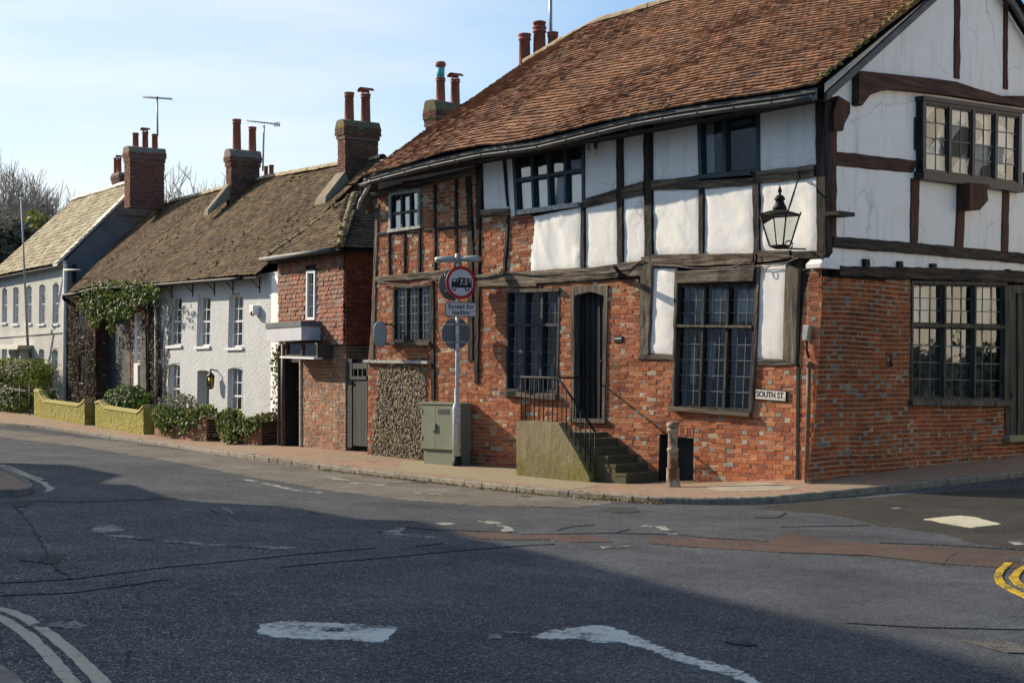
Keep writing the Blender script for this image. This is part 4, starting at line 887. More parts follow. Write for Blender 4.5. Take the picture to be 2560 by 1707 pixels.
# ---- east gable ----
ec = FB.uv((2075, 215), .28); e2_ = FB.uv((2313, 0), .28); sl_ = (e2_[1]-ec[1])/(e2_[0]-ec[0]); rr = FB.uv((2545, 0), .28); apx = ((rr[1]-e2_[1])/sl_+rr[0]+e2_[0])/2; apz = e2_[1]+sl_*(apx-e2_[0])
print('gable', ec, e2_, 'slope', sl_, 'apex', apx, apz)
gw = 2*apx-ec[0]
rake = lambda t: apz-sl_*abs(t-apx)
lo = FB.uvs(e1(180, 1400, 1254, 1500)); zj = lo[0][1]-.1
def gwall(t): return max(.0, rake(t)-.05)
def bil_plaster(name, s0, s1, z0f, z1f, n, mat, nu=60, nv=60, lump=.008):
    m = MB(); m.grid(lambda u, v: FB.w(s0+(s1-s0)*u, z0f(u)+(z1f(u)-z0f(u))*v, n+lump*vn(u*9, v*9, n)), nu, nv); return m.build(name, mat, H_)
S0 = .03; S1 = gw-.6
bil_plaster('gable_wall', S0, S1, lambda u: lo[0][1]-.25, lambda u: rake(S0+(S1-S0)*u)-.04, .02, 'plaster_gable')
m = MB(); m.box(FB, .1, S1, -.4, 5.6, -.75, -.45); m.build('gable_inner_wall', 'room', H_)
eb = [e2(250, 300)[0], e2(655, 315)[0], e2(655, 1000)[0], e2(1180, 1012)[0], e2(1180, 1200)[0], e2(1330, 1212)[0], e2(1330, 1320)[0], e2(660, 1395)[0], e2(60, 1450)[0], e2(110, 1200)[0], e2(165, 300)[0]]
ew = e2(655, 318, 1187, 328, 1182, 1000, 650, 985)
brick_part(H_, FB, [FB.uvs(eb)], [FB.uvs(ew)], pal=BR_EAST, grey=.24, greys=[(.27, .23, .18), (.31, .27, .21), (.21, .19, .17)], n0=.03)
s9 = FB.uv(e2(1330, 1212)[0]); m = MB(); m.box(FB, s9[0], S1, -.5, lo[0][1], -.4, .02); m.build('far_wall', 'plaster_flat', H_)
# corner pier and cap
pq = FB.uvs(e2(110, 232, 245, 232))
m = MB(); m.prism(FB, [(-.15, pq[0][1]-.03), (.36, pq[0][1]-.03), (.36, pq[0][1]+.02), (.25, pq[0][1]+.13), (.0, pq[0][1]+.13), (-.15, pq[0][1]+.03)], -.2, .07); m.build('pier_cap', 'plaster_flat', H_)
for p, mt, n1, nm in ((e1(165, 1325, 660, 1364, 660, 1425, 160, 1386), 'oak_bh', .09, 'bressummer'), (e1(655, 1364, 1290, 1424, 1290, 1482, 655, 1425), 'oak_bh', .09, 'bressummer'), (e2(248, 236, 700, 244, 700, 312, 248, 290), 'oak_bh', .08, 'beam'), (e2(695, 243, 1330, 266, 1330, 332, 695, 312), 'oak_bh', .08, 'beam'),
                      (e1(196, 850, 650, 902, 618, 970, 192, 930), 'oak_rh', .045, 'rail'), (e1(613, 1000, 660, 1004, 651, 1366, 607, 1364), 'oak_rv', .045, 'stud'), (e1(874, 1034, 919, 1038, 906, 1394, 857, 1386), 'oak_rv', .045, 'stud'), (e1(1126, 1062, 1164, 1068, 1156, 1414, 1119, 1408), 'oak_rv', .045, 'stud'),
                      (e1(856, -60, 887, -60, 886, 446, 854, 440), 'oak_rv', .045, 'stud'), (e1(1132, -60, 1158, -60, 1154, 505, 1129, 500), 'oak_rv', .045, 'stud'), (e1(138, 560, 192, 560, 190, 1332, 146, 1326), 'oak_rv', .06, 'post'), (e1(1240, 970, 1300, 975, 1300, 1045, 1240, 1040), 'oak_rh', .045, 'rail')):
    beam(H_, FB, p, mt, n1=n1, name=nm)
tb = FB.uvs(e1(285, 405, 480, 425, 700, 448, 830, 466, 930, 500, 1020, 525, 1080, 545, 1200, 545, 1300, 552, 1300, 618, 1160, 596, 1000, 572, 800, 540, 620, 520, 480, 508, 400, 520, 345, 540, 300, 600, 282, 590))
m = MB(); m.prism(FB, tb[::-1], -.1, .16); m.build('tie_beam', 'oak_rh', H_)
kb = FB.uvs(e1(172, 545, 236, 585, 236, 640, 205, 700, 196, 740, 145, 740, 142, 640)); m = MB(); m.prism(FB, kb[::-1], -.05, .15); m.build('corner_bracket', 'oak_rv', H_)
bk = FB.uvs(e1(870, 1032, 982, 1042, 966, 1075, 972, 1130, 925, 1184, 868, 1180)); m = MB(); m.prism(FB, bk[::-1], 0, .28); m.build('window_bracket', 'oak_rv', H_)
for p in (e1(340, 1450, 365, 1456, 367, 1494, 342, 1492), e1(530, 1464, 550, 1464, 552, 1498, 532, 1497), e1(716, 1477, 740, 1478, 741, 1498, 716, 1498), e1(1138, 1508, 1156, 1509, 1157, 1520, 1138, 1520)):
    q = FB.uvs(p); m = MB(); m.prism(FB, [q[3], q[2], q[1], q[0]], -.1, .09); m.build('joist_end', 'oak_v', H_)
# oriel window of the gable: a box standing out from the wall
ow = e1(690, 545, 1245, 622, 1236, 1058, 690, 985); OD = .16; oq = FB.uvs(ow, OD)
FO = Frame(FB.w(0, 0, OD)[:2], FB.e, FB.n)
m = MB(); m.prism(FB, [(oq[0][0], oq[3][1]), (oq[0][0]+.06, oq[3][1]), (oq[0][0]+.06, oq[0][1]), (oq[0][0], oq[0][1])], 0, OD-.01); m.prism(FB, [(oq[1][0]-.06, oq[2][1]), (oq[1][0], oq[2][1]), (oq[1][0], oq[1][1]), (oq[1][0]-.06, oq[1][1])], 0, OD-.01)
m.prism(FB, [(oq[0][0]-.05, oq[3][1]-.06), (oq[1][0]+.05, oq[2][1]-.06), (oq[1][0]+.05, oq[2][1]+.06), (oq[0][0]-.05, oq[3][1]+.06)], 0, OD+.05); m.prism(FB, [(oq[0][0]-.03, oq[0][1]-.05), (oq[1][0]+.03, oq[1][1]-.05), (oq[1][0]+.03, oq[1][1]+.02), (oq[0][0]-.03, oq[0][1]+.02)], 0, OD+.03)
m.build('oriel_box', 'black_wood', H_)
window(H_, FO, ow, [.25, .5, .75], [], .10, .09, .12, frame='black_wood', lead=(2, 4), leadw=.018, leadmat='lead', n1=.0, recess=.05, bar=.03, reveal=OD-.05, room='room', glass='gable_glass')
window(H_, FB, ew, [.335, .665], [.365], .055, .055, .12, frame='door_grey', lead=lambda i, k: (3, 3) if k == 0 else (3, 4), leadw=.016, leadmat='lead', n1=.06, recess=.09, sill=(e2(638, 984, 1208, 990, 1208, 1020, 640, 1014), .13), sillmat='oak_grey', bar=.025, reveal=.3, room='dark', glass='gable_glass', curtain=[(.06, .3, .05, .36, .2), (.75, .96, .05, .36, .2)])
# gable door
dg = FB.uvs(e2(1187, 342, 1500, 352, 1500, 1200, 1180, 1190)); m = MB(); m.prism(FB, [dg[3], (dg[3][0]+.12, dg[3][1]), (dg[0][0]+.12, dg[0][1]-.3), (dg[0][0]+.3, dg[0][1]-.14), (dg[1][0], dg[1][1]-.1), dg[1], dg[0]], -.2, .06); m.build('door_frame', 'door_grey', H_)
m = MB()
for i in range(9): m.box(FB, dg[0][0]+.1+i*.14, dg[0][0]+.1+i*.14+.128, dg[3][1], dg[0][1]-.02, -.12, -.04+(.03 if i % 2 else 0))
d2 = m.build('door', 'door_grey', H_); m = MB(); m.tube([FB.w(dg[0][0]+.16, 1.35, .02), FB.w(dg[0][0]+.22, 1.28, .05), FB.w(dg[0][0]+.16, 1.2, .02)], .014, 6); m.build('handle', 'iron', d2)
m = MB(); m.box(FB, dg[0][0]-.08, dg[1][0], dg[3][1]-.09, dg[3][1]+.02, -.2, .16); m.build('door_step', 'concrete', H_)
m = MB(); m.tube([FB.w(*FB.uv(p), n) for p, n in zip(e2(538, 735, 525, 770, 530, 795, 545, 790), (.05, .09, .09, .06))], .016, 6); m.build('wall_hook', 'iron', H_)
# ---- roof ----
OV = .62
bot = [(x, 0) for x in ()]
SL = -.35; SR = FA.sn(*FB.w(0, 0, .30)[:2])[0]
ev = [FA.uv(p, OV) for p in px(905, 443, 920, 438, 1060, 400, 1200, 368, 1340, 349, 1480, 314, 1580, 289, 1700, 267, 1830, 247, 1955, 230, 2070, 210)]
ev = [e for e in ev]
bw = []
s_first, s_last = ev[0][0], SR
for s, z in ev: bw.append(((min(s, SR)-s_first)/(s_last-s_first), FA.w(min(s, SR), z, OV)))
bw[-1] = (1., FA.w(SR, ev[-1][1], OV))
def rid(p, n): s, z = FA.uv(p, n); return s, z, n
R0 = rid(k6(1215, 470)[0], -4.6); R1 = rid(k6(1690, 185)[0], -5.0); R2 = rid(k6(2280, 15)[0], -5.3)
aw = FB.w(apx, apz, .30); asn = FA.sn(aw.x, aw.y)
print('ridge', R0, R1, R2, 'apex sn', asn, apz, 'eave', ev, SR)
tw = []
for s, z, n in (R0, R1, R2, (SR, apz, asn[1])): tw.append(((s-R0[0])/(SR-R0[0]), FA.w(s, z, n)))
PAL_A = [(0.288, 0.150, 0.086), (0.252, 0.134, 0.082), (0.324, 0.168, 0.094), (0.216, 0.120, 0.079), (0.282, 0.158, 0.098), (0.348, 0.186, 0.106), (0.186, 0.110, 0.077), (0.300, 0.150, 0.084)]
tm = tiles(bw, tw, 46, 80, PAL_A, seed=2., wav=.05, th=.034, lift=.050, ragged=.06, patch=lambda c, p: tuple(x*(1+.16*vn(p.x*.5, p.y*.5, p.z*.5)) for x in c))
roof = tm.build('roof', 'tile', H_)
m = MB()
for i in range(24):
    u0, u1 = i/24, (i+1)/24; a, b, c, d = pl(bw, u0), pl(bw, u1), pl(tw, u1), pl(tw, u0); dn = Vector((0, 0, -.09))
    m.quad(a+dn, b+dn, c+dn, d+dn)
    bb, cc = [Vector(p)+Vector((FA.n[0], FA.n[1], 0))*-10.6*k+Vector((0, 0, -.09)) for p, k in ((a, 1), (b, 1))]
    m.quad(d+dn, c+dn, Vector((cc.x, cc.y, 5.9)), Vector((bb.x, bb.y, 5.9)))
m.build('roof_boards', 'oak_v', roof)
rp = [tw[0][1]+Vector((0, 0, .03))]+[pl(tw, i/12)+Vector((0, 0, .03)) for i in range(1, 13)]
ridge_tiles(roof, rp, .13)
mo = MB()
for _ in range(420):
    u, v = random.random(), random.random()**1.5; p = pl(bw, u).lerp(pl(tw, u), v)
    if vn(p.x*.8, p.y*.8, p.z*.9) < .02: continue
    r = random.uniform(.012, .03); mo.blob(p+Vector((0, 0, .03)), (r*1.6, r*1.6, r*.7), random.choice([(.18, .16, .04), (.13, .13, .04), (.22, .19, .06)]), .35)
for i in range(200):                              # moss along both verges
    v = random.random(); u = 1.0-abs(random.gauss(0, .006)) if i % 3 else abs(random.gauss(0, .006)); p = pl(bw, u).lerp(pl(tw, u), v); r = random.uniform(.02, .05); mo.blob(p+Vector((0, 0, .03)), (r*1.4, r*1.4, r*.6), random.choice([(.22, .2, .04), (.16, .16, .04), (.28, .25, .06)]), .35)
mo.build('moss', 'hedge', roof, kind='stuff')
# verge board of the gable, with its dark soffit
bp = FB.uvs(e1(300, 400, 360, 405), .26)
m = MB(); w = .18
m.prism(FB, [(ec[0]-.05, rake(ec[0]-.05)-w-.02), (apx, apz-w-.02), (apx, apz-.07), (ec[0]-.05, rake(ec[0]-.05)-.07)], .20, .26); m.prism(FB, [(apx, apz-w-.02), (gw, rake(gw)-w), (gw, rake(gw)-.07), (apx, apz-.07)], .20, .26)
m.build('barge_board', 'barge', H_)
# fascia, gutter, left verge rafters
m = MB()
def gl_(u, dn=-.10, k=-.10): p = pl(bw, u); return p+Vector((FA.n[0], FA.n[1], 0))*k+Vector((0, 0, dn))
m.loft([[gl_(i/30, -.02, -.03), gl_(i/30, -.02, -.07), gl_(i/30, -.19, -.07), gl_(i/30, -.19, -.03)] for i in range(31)], sm=False); m.build('fascia', 'blue_black', H_)
m = MB()
for i in range(31): pass
gp_ = [gl_(i/30, -.15, .035) for i in range(31)]
m.loft([[p+Vector((FA.n[0], FA.n[1], 0))*(.06*math.cos(t))+Vector((0, 0, .06*math.sin(t))) for t in [math.pi+math.pi*k/8 for k in range(9)]]+[p+Vector((FA.n[0], FA.n[1], 0))*(.05*math.cos(t))+Vector((0, 0, .05*math.sin(t))) for t in [2*math.pi-math.pi*k/8 for k in range(9)]] for p in gp_], sm=True)
for i in range(0, 31, 2): m.tube([gp_[i]+Vector((FA.n[0], FA.n[1], 0))*-.09, gp_[i]+Vector((0, 0, -.075)), gp_[i]+Vector((FA.n[0], FA.n[1], 0))*.068], .012, 5)
g = m.build('gutter', 'gutter_grey', H_)
m = MB(); pts = [FA.w(*FA.uv(p, n), n) for p, n in zip(c4(150, 262, 146, 285, 105, 355, 98, 385), (.62, .6, .25, .15))]; m.tube(pts, .04, 8); m.build('downpipe', 'steel', g)
m = MB()
for a, b, n in ((c4(160, 285)[0], c4(118, 395)[0], .3), (c4(178, 290)[0], c4(140, 400)[0], .1)):
    s0, z0 = FA.uv(a, n); s1, z1 = FA.uv(b, n); m.tube([FA.w(s0, z0, .5), FA.w(s1-.1, z1, 0.)], .06, 4)
m.build('rafter_ends', 'oak_grey', H_)
m = MB(); m.quad(FA.w(SL+.1, 5.55, OV-.05), FA.w(SR-.1, 5.80, OV-.05), FA.w(SR-.1, 5.85, -.1), FA.w(SL+.1, 5.6, -.1)); m.build('soffit', 'oak_v', H_)
# corner downpipe and cast box
m = MB(); pts = [FA.w(*FA.uv(p, .06), .06) for p in c8(1098, 730, 1094, 1000, 1086, 1250, 1084, 1424)]; m.tube(pts, .035, 10); m.tube([pts[0]+Vector((0, 0, .02)), pts[0]-Vector((0, 0, .06))], .045, 10); m.build('corner_pipe', 'pipe_brown', H_)
# main chimney pots behind the ridge
n_ = -6.2; s_, z_ = FA.uv(k6(1310, 420)[0], n_)
ch = stack(H_, FA, s_-.35, s_+.35, n_-1.4, n_, z_-2.2, z_-.1, pal=BR)
for p, top, r, kd in ((k6(1210, 500)[0], 252, 45, 'plain'), (k6(1319, 415)[0], 200, 49, 'louvre'), (k6(1417, 380)[0], 240, 40, 'plain')):
    Y = ch and FA.w(s_, 0, n_).y; w = at_depth(p, Y-.2); t = at_depth((p[0], top/2.94), Y-.2); h = t.z-(w.z-.35); w.z -= .35; pot(ch, w, h, r/2.94/f*Y, kd)
# ================= the row of cottages down the street =================
def reveal(parent, F, q, d=.2, mat='white_brick', arch=.0):
    m = MB(); tl, tr, br, bl = q
    for a, b in ((bl, tl), (tl, tr), (tr, br), (br, bl)): m.quad(F.w(*a, .006), F.w(*b, .006), F.w(*b, -d), F.w(*a, -d))
    if arch:
        for k in range(8):
            u0, u1 = k/8, (k+1)/8; g = lambda u: arch*(2*u-1)**2
            p = [bil(q, u0, 0), bil(q, u1, 0)]; m.prism(F, [(p[0][0], p[0][1]-g(u0)), (p[1][0], p[1][1]-g(u1)), (p[1][0], p[1][1]+.01), (p[0][0], p[0][1]+.01)], -d, .007)
    return m.build('reveal', mat, parent)
def sash(parent, F, pts, wall, d=.13, arch=.05, lead=(3, 2), mat='white_brick', sill=True, thin=False):
    q = F.uvs(pts); reveal(wall, F, q, d+.1, mat, arch)
    w = window(parent, F, pts, [], [.5], *((.022, .03, .07) if thin else (.05, .045, .07)), frame='white_paint', lead=lead, leadw=.011 if thin else .022, leadmat='white_paint', n1=-d+.02, recess=.03, tilt=.006, reveal=d+.12)
    if sill:
        m = MB(); m.box(F, q[3][0]-.07, q[2][0]+.07, min(q[3][1], q[2][1])-.07, min(q[3][1], q[2][1])+.0, -.15, .06); m.build('sill', 'white_paint', w)
    return w
def add_bricks(parent, name, F, polys, holes, mat, mortar, **k): return brick_part(parent, F, polys, holes, name, mat, mortar, **k)
# ---- white brick cottage ----
WC = thing('white_cottage', 'low white-painted brick cottage with sash windows under a long brown tile roof', 'house', FC.w(-6, 0, -3))
sR = FC.uv((706, 900))[0]+1.2; sM = FC.uv((380, 800))[0]; zE = 4.25
wins = [c2(516, 868, 578, 868, 577, 1104, 510, 1106), c2(657, 866, 719, 864, 716, 1106, 650, 1110), c2(811, 858, 880, 857, 877, 1110, 803, 1116), c2(514, 1192, 569, 1196, 566, 1440, 508, 1440), c2(804, 1212, 876, 1216, 873, 1492, 799, 1490)]
door = c2(655, 1222, 713, 1226, 708, 1500, 650, 1500)
wall = add_bricks(WC, 'front_wall', FC, [[(sM, -.3), (sR, -.3), (sR, zE), (sM, zE)]], [FC.uvs(w) for w in wins]+[FC.uvs(door)], 'white_brick', 'white_brick', proud=.003, joint=.010, jit=.0012, skip=.0, wob=.008)
for w in wins: sash(WC, FC, w, wall)
q = FC.uvs(door); reveal(wall, FC, q, .32, 'white_brick', .05)
m = MB(); m.box(FC, q[0][0], q[1][0], q[3][1], q[0][1], -.36, -.30)
for i in range(2):
    for k in range(3): m.box(FC, q[0][0]+.1+i*.38, q[0][0]+.38+i*.38, .35+k*.6, .8+k*.6, -.32, -.285)
m.build('door', 'black_wood', WC)
panel(WC, FC, px(680, 690, 708, 688, 708, 1060, 677, 1060), 'plaster', n=.025, lump=.02, name='render_strip')
m = MB(); m.box(FC, sM-9, sR, -.3, zE+.1, -6.4, -.42); m.build('inner_wall', 'dark', WC)
# roof over this cottage and the creeper-clad one next door
botp = [FC.uv(p, .38) for p in c2(12, 852, 150, 816, 300, 806, 470, 795, 640, 780, 850, 764, 1062, 750)]; OVc = .38
r_ = [(FC.uv(p, -3.3)) for p in px(374, 521, 438, 503, 505, 487, 568, 469, 670, 444, 716, 436, 843, 413, 958, 394)]
a0, a1 = botp[0][0], r_[-1][0]; b0, b1 = r_[0][0], r_[-1][0]
bwc = [((s-a0)/(a1-a0), FC.w(s, z, OVc)) for s, z in botp]+[(1., FC.w(a1, botp[-1][1]-.02, OVc))]; twc = [((s-b0)/(b1-b0), FC.w(s, z, -3.3)) for s, z in r_]
PAL_C = [(.125, .086, .054), (.105, .075, .048), (.145, .096, .057), (.09, .068, .047), (.13, .094, .06), (.165, .10, .057), (.08, .062, .045), (.17, .125, .078)]
tmc = tiles(bwc, twc, 40, 118, PAL_C, seed=7., wav=.05, lift=.02, patch=lambda c, p: tuple(x*(1+.3*vn(p.x*.4, p.y*.4, 7)) for x in c))
rfc = tmc.build('roof', 'tile_old', WC)
m = MB(); dn = Vector((0, 0, -.08))
for i in range(20):
    u0, u1 = i/20, (i+1)/20; a, b, c, d = pl(bwc, u0)+dn, pl(bwc, u1)+dn, pl(twc, u1)+dn, pl(twc, u0)+dn; m.quad(a, b, c, d)
    bk = Vector((FC.n[0], FC.n[1], 0))*-7; m.quad(d, c, b+bk, a+bk)
m.build('roof_boards', 'oak_v', rfc)
ridge_tiles(rfc, [pl(twc, i/16)+Vector((0, 0, .02)) for i in range(17)], .12)
mo = MB()
for _ in range(500):
    u, v = random.random(), random.random(); p = pl(bwc, u).lerp(pl(twc, u), v)
    if vn(p.x*.5, p.y*.5, 3)+.25*(u-.5) < .08: continue
    r = random.uniform(.015, .04); mo.blob(p+Vector((0, 0, .03)), (r*1.5, r*1.5, r*.7), random.choice([(.26, .23, .08), (.22, .2, .08), (.32, .29, .14)]), .35)
mo.build('moss', 'hedge', rfc, kind='stuff')
m = MB(); gpts = [pl(bwc, i/20)+Vector((FC.n[0], FC.n[1], 0))*.04+Vector((0, 0, -.08)) for i in range(2, 20)]
m.tube(gpts, .05, 7)
for p in c2(528, 800, 630, 792, 736, 784, 828, 776, 958, 768):
    s, z = FC.uv(p, .02); m.tube([FC.w(s, z-.02, .3), FC.w(s, z-.30, .03)], .012, 4); m.tube([FC.w(s, z-.02, .02), FC.w(s, z-.42, .02)], .014, 4)
m.build('gutter', 'iron', WC)
# chimneys on that ridge
def stack_px(parent, F, corner, left, right, ztop_y, n1, zdown, **k):
    s1 = F.uv((corner, ztop_y), n1); s0 = F.uv((left, ztop_y), n1)
    G = Frame(F.w(s1[0], 0, n1)[:2], (-F.n[0], -F.n[1]), F.e); d = G.uv((right, ztop_y))[0]
    c = stack(parent, F, s0[0], s1[0], n1-d, n1, s1[1]-zdown, s1[1], **k); return c, s0[0], s1[0], n1-d, n1, s1[1]
def pots_on(ch, F, s, n, z, lst, Yref=None):
    for (xc, ytop, w), kd in lst:
        Y = F.w(s, 0, n).y; t = at_depth((xc, ytop), Y); pot(ch, (t.x, t.y, z-.06), t.z-z+.06, w/2/f*Y, kd)
c3_ = stack_px(WC, FC, 863, 844, 946, 297, -2.5, 2.6, pal=BR_DARK, moss=True)
m = MB(); m.prism(FC, [(c3_[1]-.05, c3_[5]-2.0), (c3_[2]+.05, c3_[5]-2.0), (c3_[2]+.35, c3_[5]-2.55), (c3_[1]-.1, c3_[5]-2.55)], c3_[3]-.1, c3_[4]+.12)
s, z = FC.uv(c3(500, 400)[0], -2.3); m.hexa([FC.w(a, b, n) for a, b, n in ((c3_[1]-.1, z-.75, -1.85), (c3_[2]+.1, z-.75, -1.85), (c3_[2]+.1, z-.2, -2.6), (c3_[1]-.1, z-.2, -2.6), (c3_[1]-.05, z-.55, -1.9), (c3_[2]+.05, z-.55, -1.9), (c3_[2]+.04, z+.15, -2.48), (c3_[1]-.04, z+.15, -2.48))])
m.build('flaunching', 'flaunch', c3_[0])
pots_on(c3_[0], FC, (c3_[1]+c3_[2])/2, -2.85, c3_[5], [((873, 232, 25), 'plain')]); pots_on(c3_[0], FC, (c3_[1]+c3_[2])/2, -3.2, c3_[5], [((914, 236, 25), 'hood')])
c2_ = stack_px(WC, FC, 578, 565, 649, 371, -2.4, 3.0, pal=BR_DARK)
s, z = FC.uv(k7(1330, 700)[0], -2.2); m = MB()
m.hexa([FC.w(a, b, n) for a, b, n in ((c2_[1]-.10, z-.5, -1.7), (c2_[1]+.28, z-.5, -1.7), (c2_[2]-.05, z+.2, -2.6), (c2_[1]-.10, z+.2, -2.6), (c2_[1]-.06, z-.34, -1.72), (c2_[1]+.2, z-.34, -1.72), (c2_[2]-.1, z+.5, -2.39), (c2_[1]-.03, z+.5, -2.39))])
None and m.hexa([FC.w(a, b, n) for a, b, n in ((c2_[2], z+.1, -2.5), (c2_[2]+.35, z+.1, -2.6), (c2_[2]+.35, z+.6, -3.6), (c2_[2], z+.6, -3.6), (c2_[2], z+.9, -2.5), (c2_[2]+.03, z+.9, -2.6), (c2_[2]+.03, z+1.3, -3.6), (c2_[2], z+1.3, -3.6))])
m.build('flaunching', 'flaunch', c2_[0])
pots_on(c2_[0], FC, (c2_[1]+c2_[2])/2, -2.75, c2_[5], [((592, 299, 22), 'plain')]); pots_on(c2_[0], FC, (c2_[1]+c2_[2])/2, -3.1, c2_[5], [((631, 318, 20), 'plain')])
s, z = FC.uv(k7(1580, 575)[0], -4.6); cr_ = stack(WC, FC, s-.4, s+.4, -5.4, -4.6, z-2, z+.05, pal=BR_DARK, corb=.2, cap=.12)
pots_on(cr_, FC, s-.1, -5, z, [((665, 416, 11), 'plain')]); pots_on(cr_, FC, s+.1, -5, z, [((678.5, 413, 13), 'plain')])
# ---- creeper-clad cottage ----
IC = thing('creeper_cottage', 'dark brick cottage hung with green ivy and dry creeper, its entrance set back in shade', 'house', FC.w(-16, 0, -3))
sW0 = FC.uv((167, 900))[0]; sW1 = FC.uv((238, 900))[0]; sV = FC.uv((326, 900))[0]; zI = 4.6
w_a = cL(668, 368, 724, 365, 722, 682, 664, 684); w_b = cL(690, 838, 724, 838, 720, 1078, 688, 1080)
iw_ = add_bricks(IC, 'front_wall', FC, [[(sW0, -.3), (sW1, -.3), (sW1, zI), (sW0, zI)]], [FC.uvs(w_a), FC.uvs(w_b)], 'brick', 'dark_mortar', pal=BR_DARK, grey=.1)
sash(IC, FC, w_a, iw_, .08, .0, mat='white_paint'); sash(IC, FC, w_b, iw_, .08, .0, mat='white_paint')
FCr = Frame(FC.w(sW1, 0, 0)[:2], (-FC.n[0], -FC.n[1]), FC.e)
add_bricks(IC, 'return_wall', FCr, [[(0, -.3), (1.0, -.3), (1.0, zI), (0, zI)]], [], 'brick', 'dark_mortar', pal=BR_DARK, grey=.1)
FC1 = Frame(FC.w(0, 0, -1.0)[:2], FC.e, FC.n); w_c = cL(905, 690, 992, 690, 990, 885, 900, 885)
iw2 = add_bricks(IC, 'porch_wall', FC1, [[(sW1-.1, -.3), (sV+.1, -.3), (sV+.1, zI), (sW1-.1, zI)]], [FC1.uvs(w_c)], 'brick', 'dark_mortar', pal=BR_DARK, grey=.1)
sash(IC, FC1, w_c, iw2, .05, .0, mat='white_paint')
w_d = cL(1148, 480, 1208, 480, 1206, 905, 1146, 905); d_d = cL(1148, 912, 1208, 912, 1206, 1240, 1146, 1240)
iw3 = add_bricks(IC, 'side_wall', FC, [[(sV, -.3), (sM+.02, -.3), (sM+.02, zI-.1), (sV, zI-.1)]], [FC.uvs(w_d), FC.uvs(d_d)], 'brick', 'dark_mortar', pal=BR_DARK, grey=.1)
sash(IC, FC, w_d, iw3, .08, .0, lead=(2, 3), mat='white_paint', sill=False)
q = FC.uvs(d_d); m = MB(); m.box(FC, q[0][0], q[0][0]+.35, q[3][1], q[0][1], -.1, .03); m.box(FC, q[0][0]+.35, q[1][0], q[0][1]-.06, q[0][1], -.1, .03); dfm = m.build('door_frame', 'white_paint', IC)
m = MB(); m.box(FC, q[0][0]+.35, q[1][0], q[3][1], q[0][1]-.06, -.14, -.08); m.box(FC, q[0][0]+.5, q[1][0]-.1, 1.2, 1.9, -.09, -.065); m.build('door', 'black_wood', IC)
beam(IC, FC, cL(1208, 590, 1256, 590, 1262, 1260, 1210, 1260), 'oak_grey', n1=.06, name='post'); beam(IC, FC, cL(1068, 540, 1110, 540, 1118, 1240, 1075, 1240), 'oak_grey', n1=.02, name='post')
m = MB(); m.tube([FC.w(*FC.uv(p, .1), .1) for p in cL(1272, 240, 1272, 700, 1278, 1290)], .055, 8); m.build('downpipe', 'iron', IC)
m = MB(); m.tube([FC.w(*FC.uv(p, .1), .1) for p in cL(1330, 400, 1332, 800, 1330, 1290)], .05, 8); m.build('downpipe', 'render_white', IC)
m = MB(); m.tube([FC.w(*FC.uv(p, n), n) for p, n in zip(cL(700, 318, 545, 335, 545, 365, 590, 392), (.42, .42, .4, .1))], .06, 8); m.build('gutter', 'iron', IC)
# ivy and creeper
def in_poly(poly, x, y):
    r = False
    for (x0, y0), (x1, y1) in zip(poly, poly[1:]+poly[:1]):
        if (y0 > y) != (y1 > y) and x < (x1-x0)*(y-y0)/(y1-y0)+x0: r = not r
    return r
def leaves_in(m, F, poly, n, size, pal, n0, n1, nrm=None, bias=None):
    xs = [p[0] for p in poly]; ys = [p[1] for p in poly]; k = 0; N = Vector((F.n[0], F.n[1], 0)) if nrm is None else nrm
    while k < n:
        x, y = random.uniform(min(xs), max(xs)), random.uniform(min(ys), max(ys))
        if not in_poly(poly, x, y): continue
        nn_ = random.uniform(n0, n1); s, z = F.uv((x, y), nn_)
        if vn(s*2.2, z*2.2, 5) < -.22 and random.random() < .8: k += .3; continue
        c = random.choice(pal); q = 1+rj(.3); leaf(m, F.w(s, z, nn_), N+Vector((0, 0, -.2)), size, tuple(a*q for a in c)); k += 1
iv = MB(); ivp = cL(695, 330, 800, 232, 900, 228, 1010, 208, 1130, 226, 1250, 235, 1345, 255, 1345, 330, 1310, 410, 1250, 400, 1200, 420, 1130, 470, 1080, 545, 1000, 520, 960, 600, 945, 690, 915, 600, 900, 480, 870, 560, 800, 620, 760, 600, 740, 500, 700, 420)
leaves_in(iv, FC, ivp, 2300, .15, LG+LG+LY, .15, .75); leaves_in(iv, FC, cL(650, 400, 690, 330, 720, 480, 660, 490), 60, .13, LY, .1, .4)
IV = iv.build('ivy', 'leaf', loc=FC.w(-15, 0, 0), label='glossy green ivy hanging below the eaves of the dark brick cottage', cat='ivy')
cr = MB()
for poly in (cL(585, 350, 662, 350, 666, 1240, 585, 1240), cL(725, 690, 812, 660, 816, 1250, 725, 1250), cL(662, 690, 728, 690, 690, 840, 662, 840), cL(662, 1085, 728, 1085, 728, 1245, 662, 1245), cL(1256, 420, 1345, 420, 1340, 1250, 1290, 1250)):
    a = abs(sum(x0*y1-x1*y0 for (x0, y0), (x1, y1) in zip(poly, poly[1:]+poly[:1])))/2
    leaves_in(cr, FC, poly, int(a*.55), .085, LB, .02, .16)
for k in range(70):
    x = random.uniform(575, 815); p = [FC.w(*FC.uv(cL(x+20*math.sin(i*.9+k)+rj(8), 1250-i*90)[0], .05), .05+rj(.03)) for i in range(random.randint(4, 11))]; cr.tube(p, .01, 3, (.06, .045, .03), False)
for k in range(26):
    x = random.uniform(1345, 1420); p = [FC.w(*FC.uv(cL(x+random.uniform(4, 9)*i*(1 if k % 2 else -.4)+rj(10), 1250-i*80)[0], .03), .02) for i in range(random.randint(5, 12))]; cr.tube(p, .008, 3, (.12, .1, .08), False)
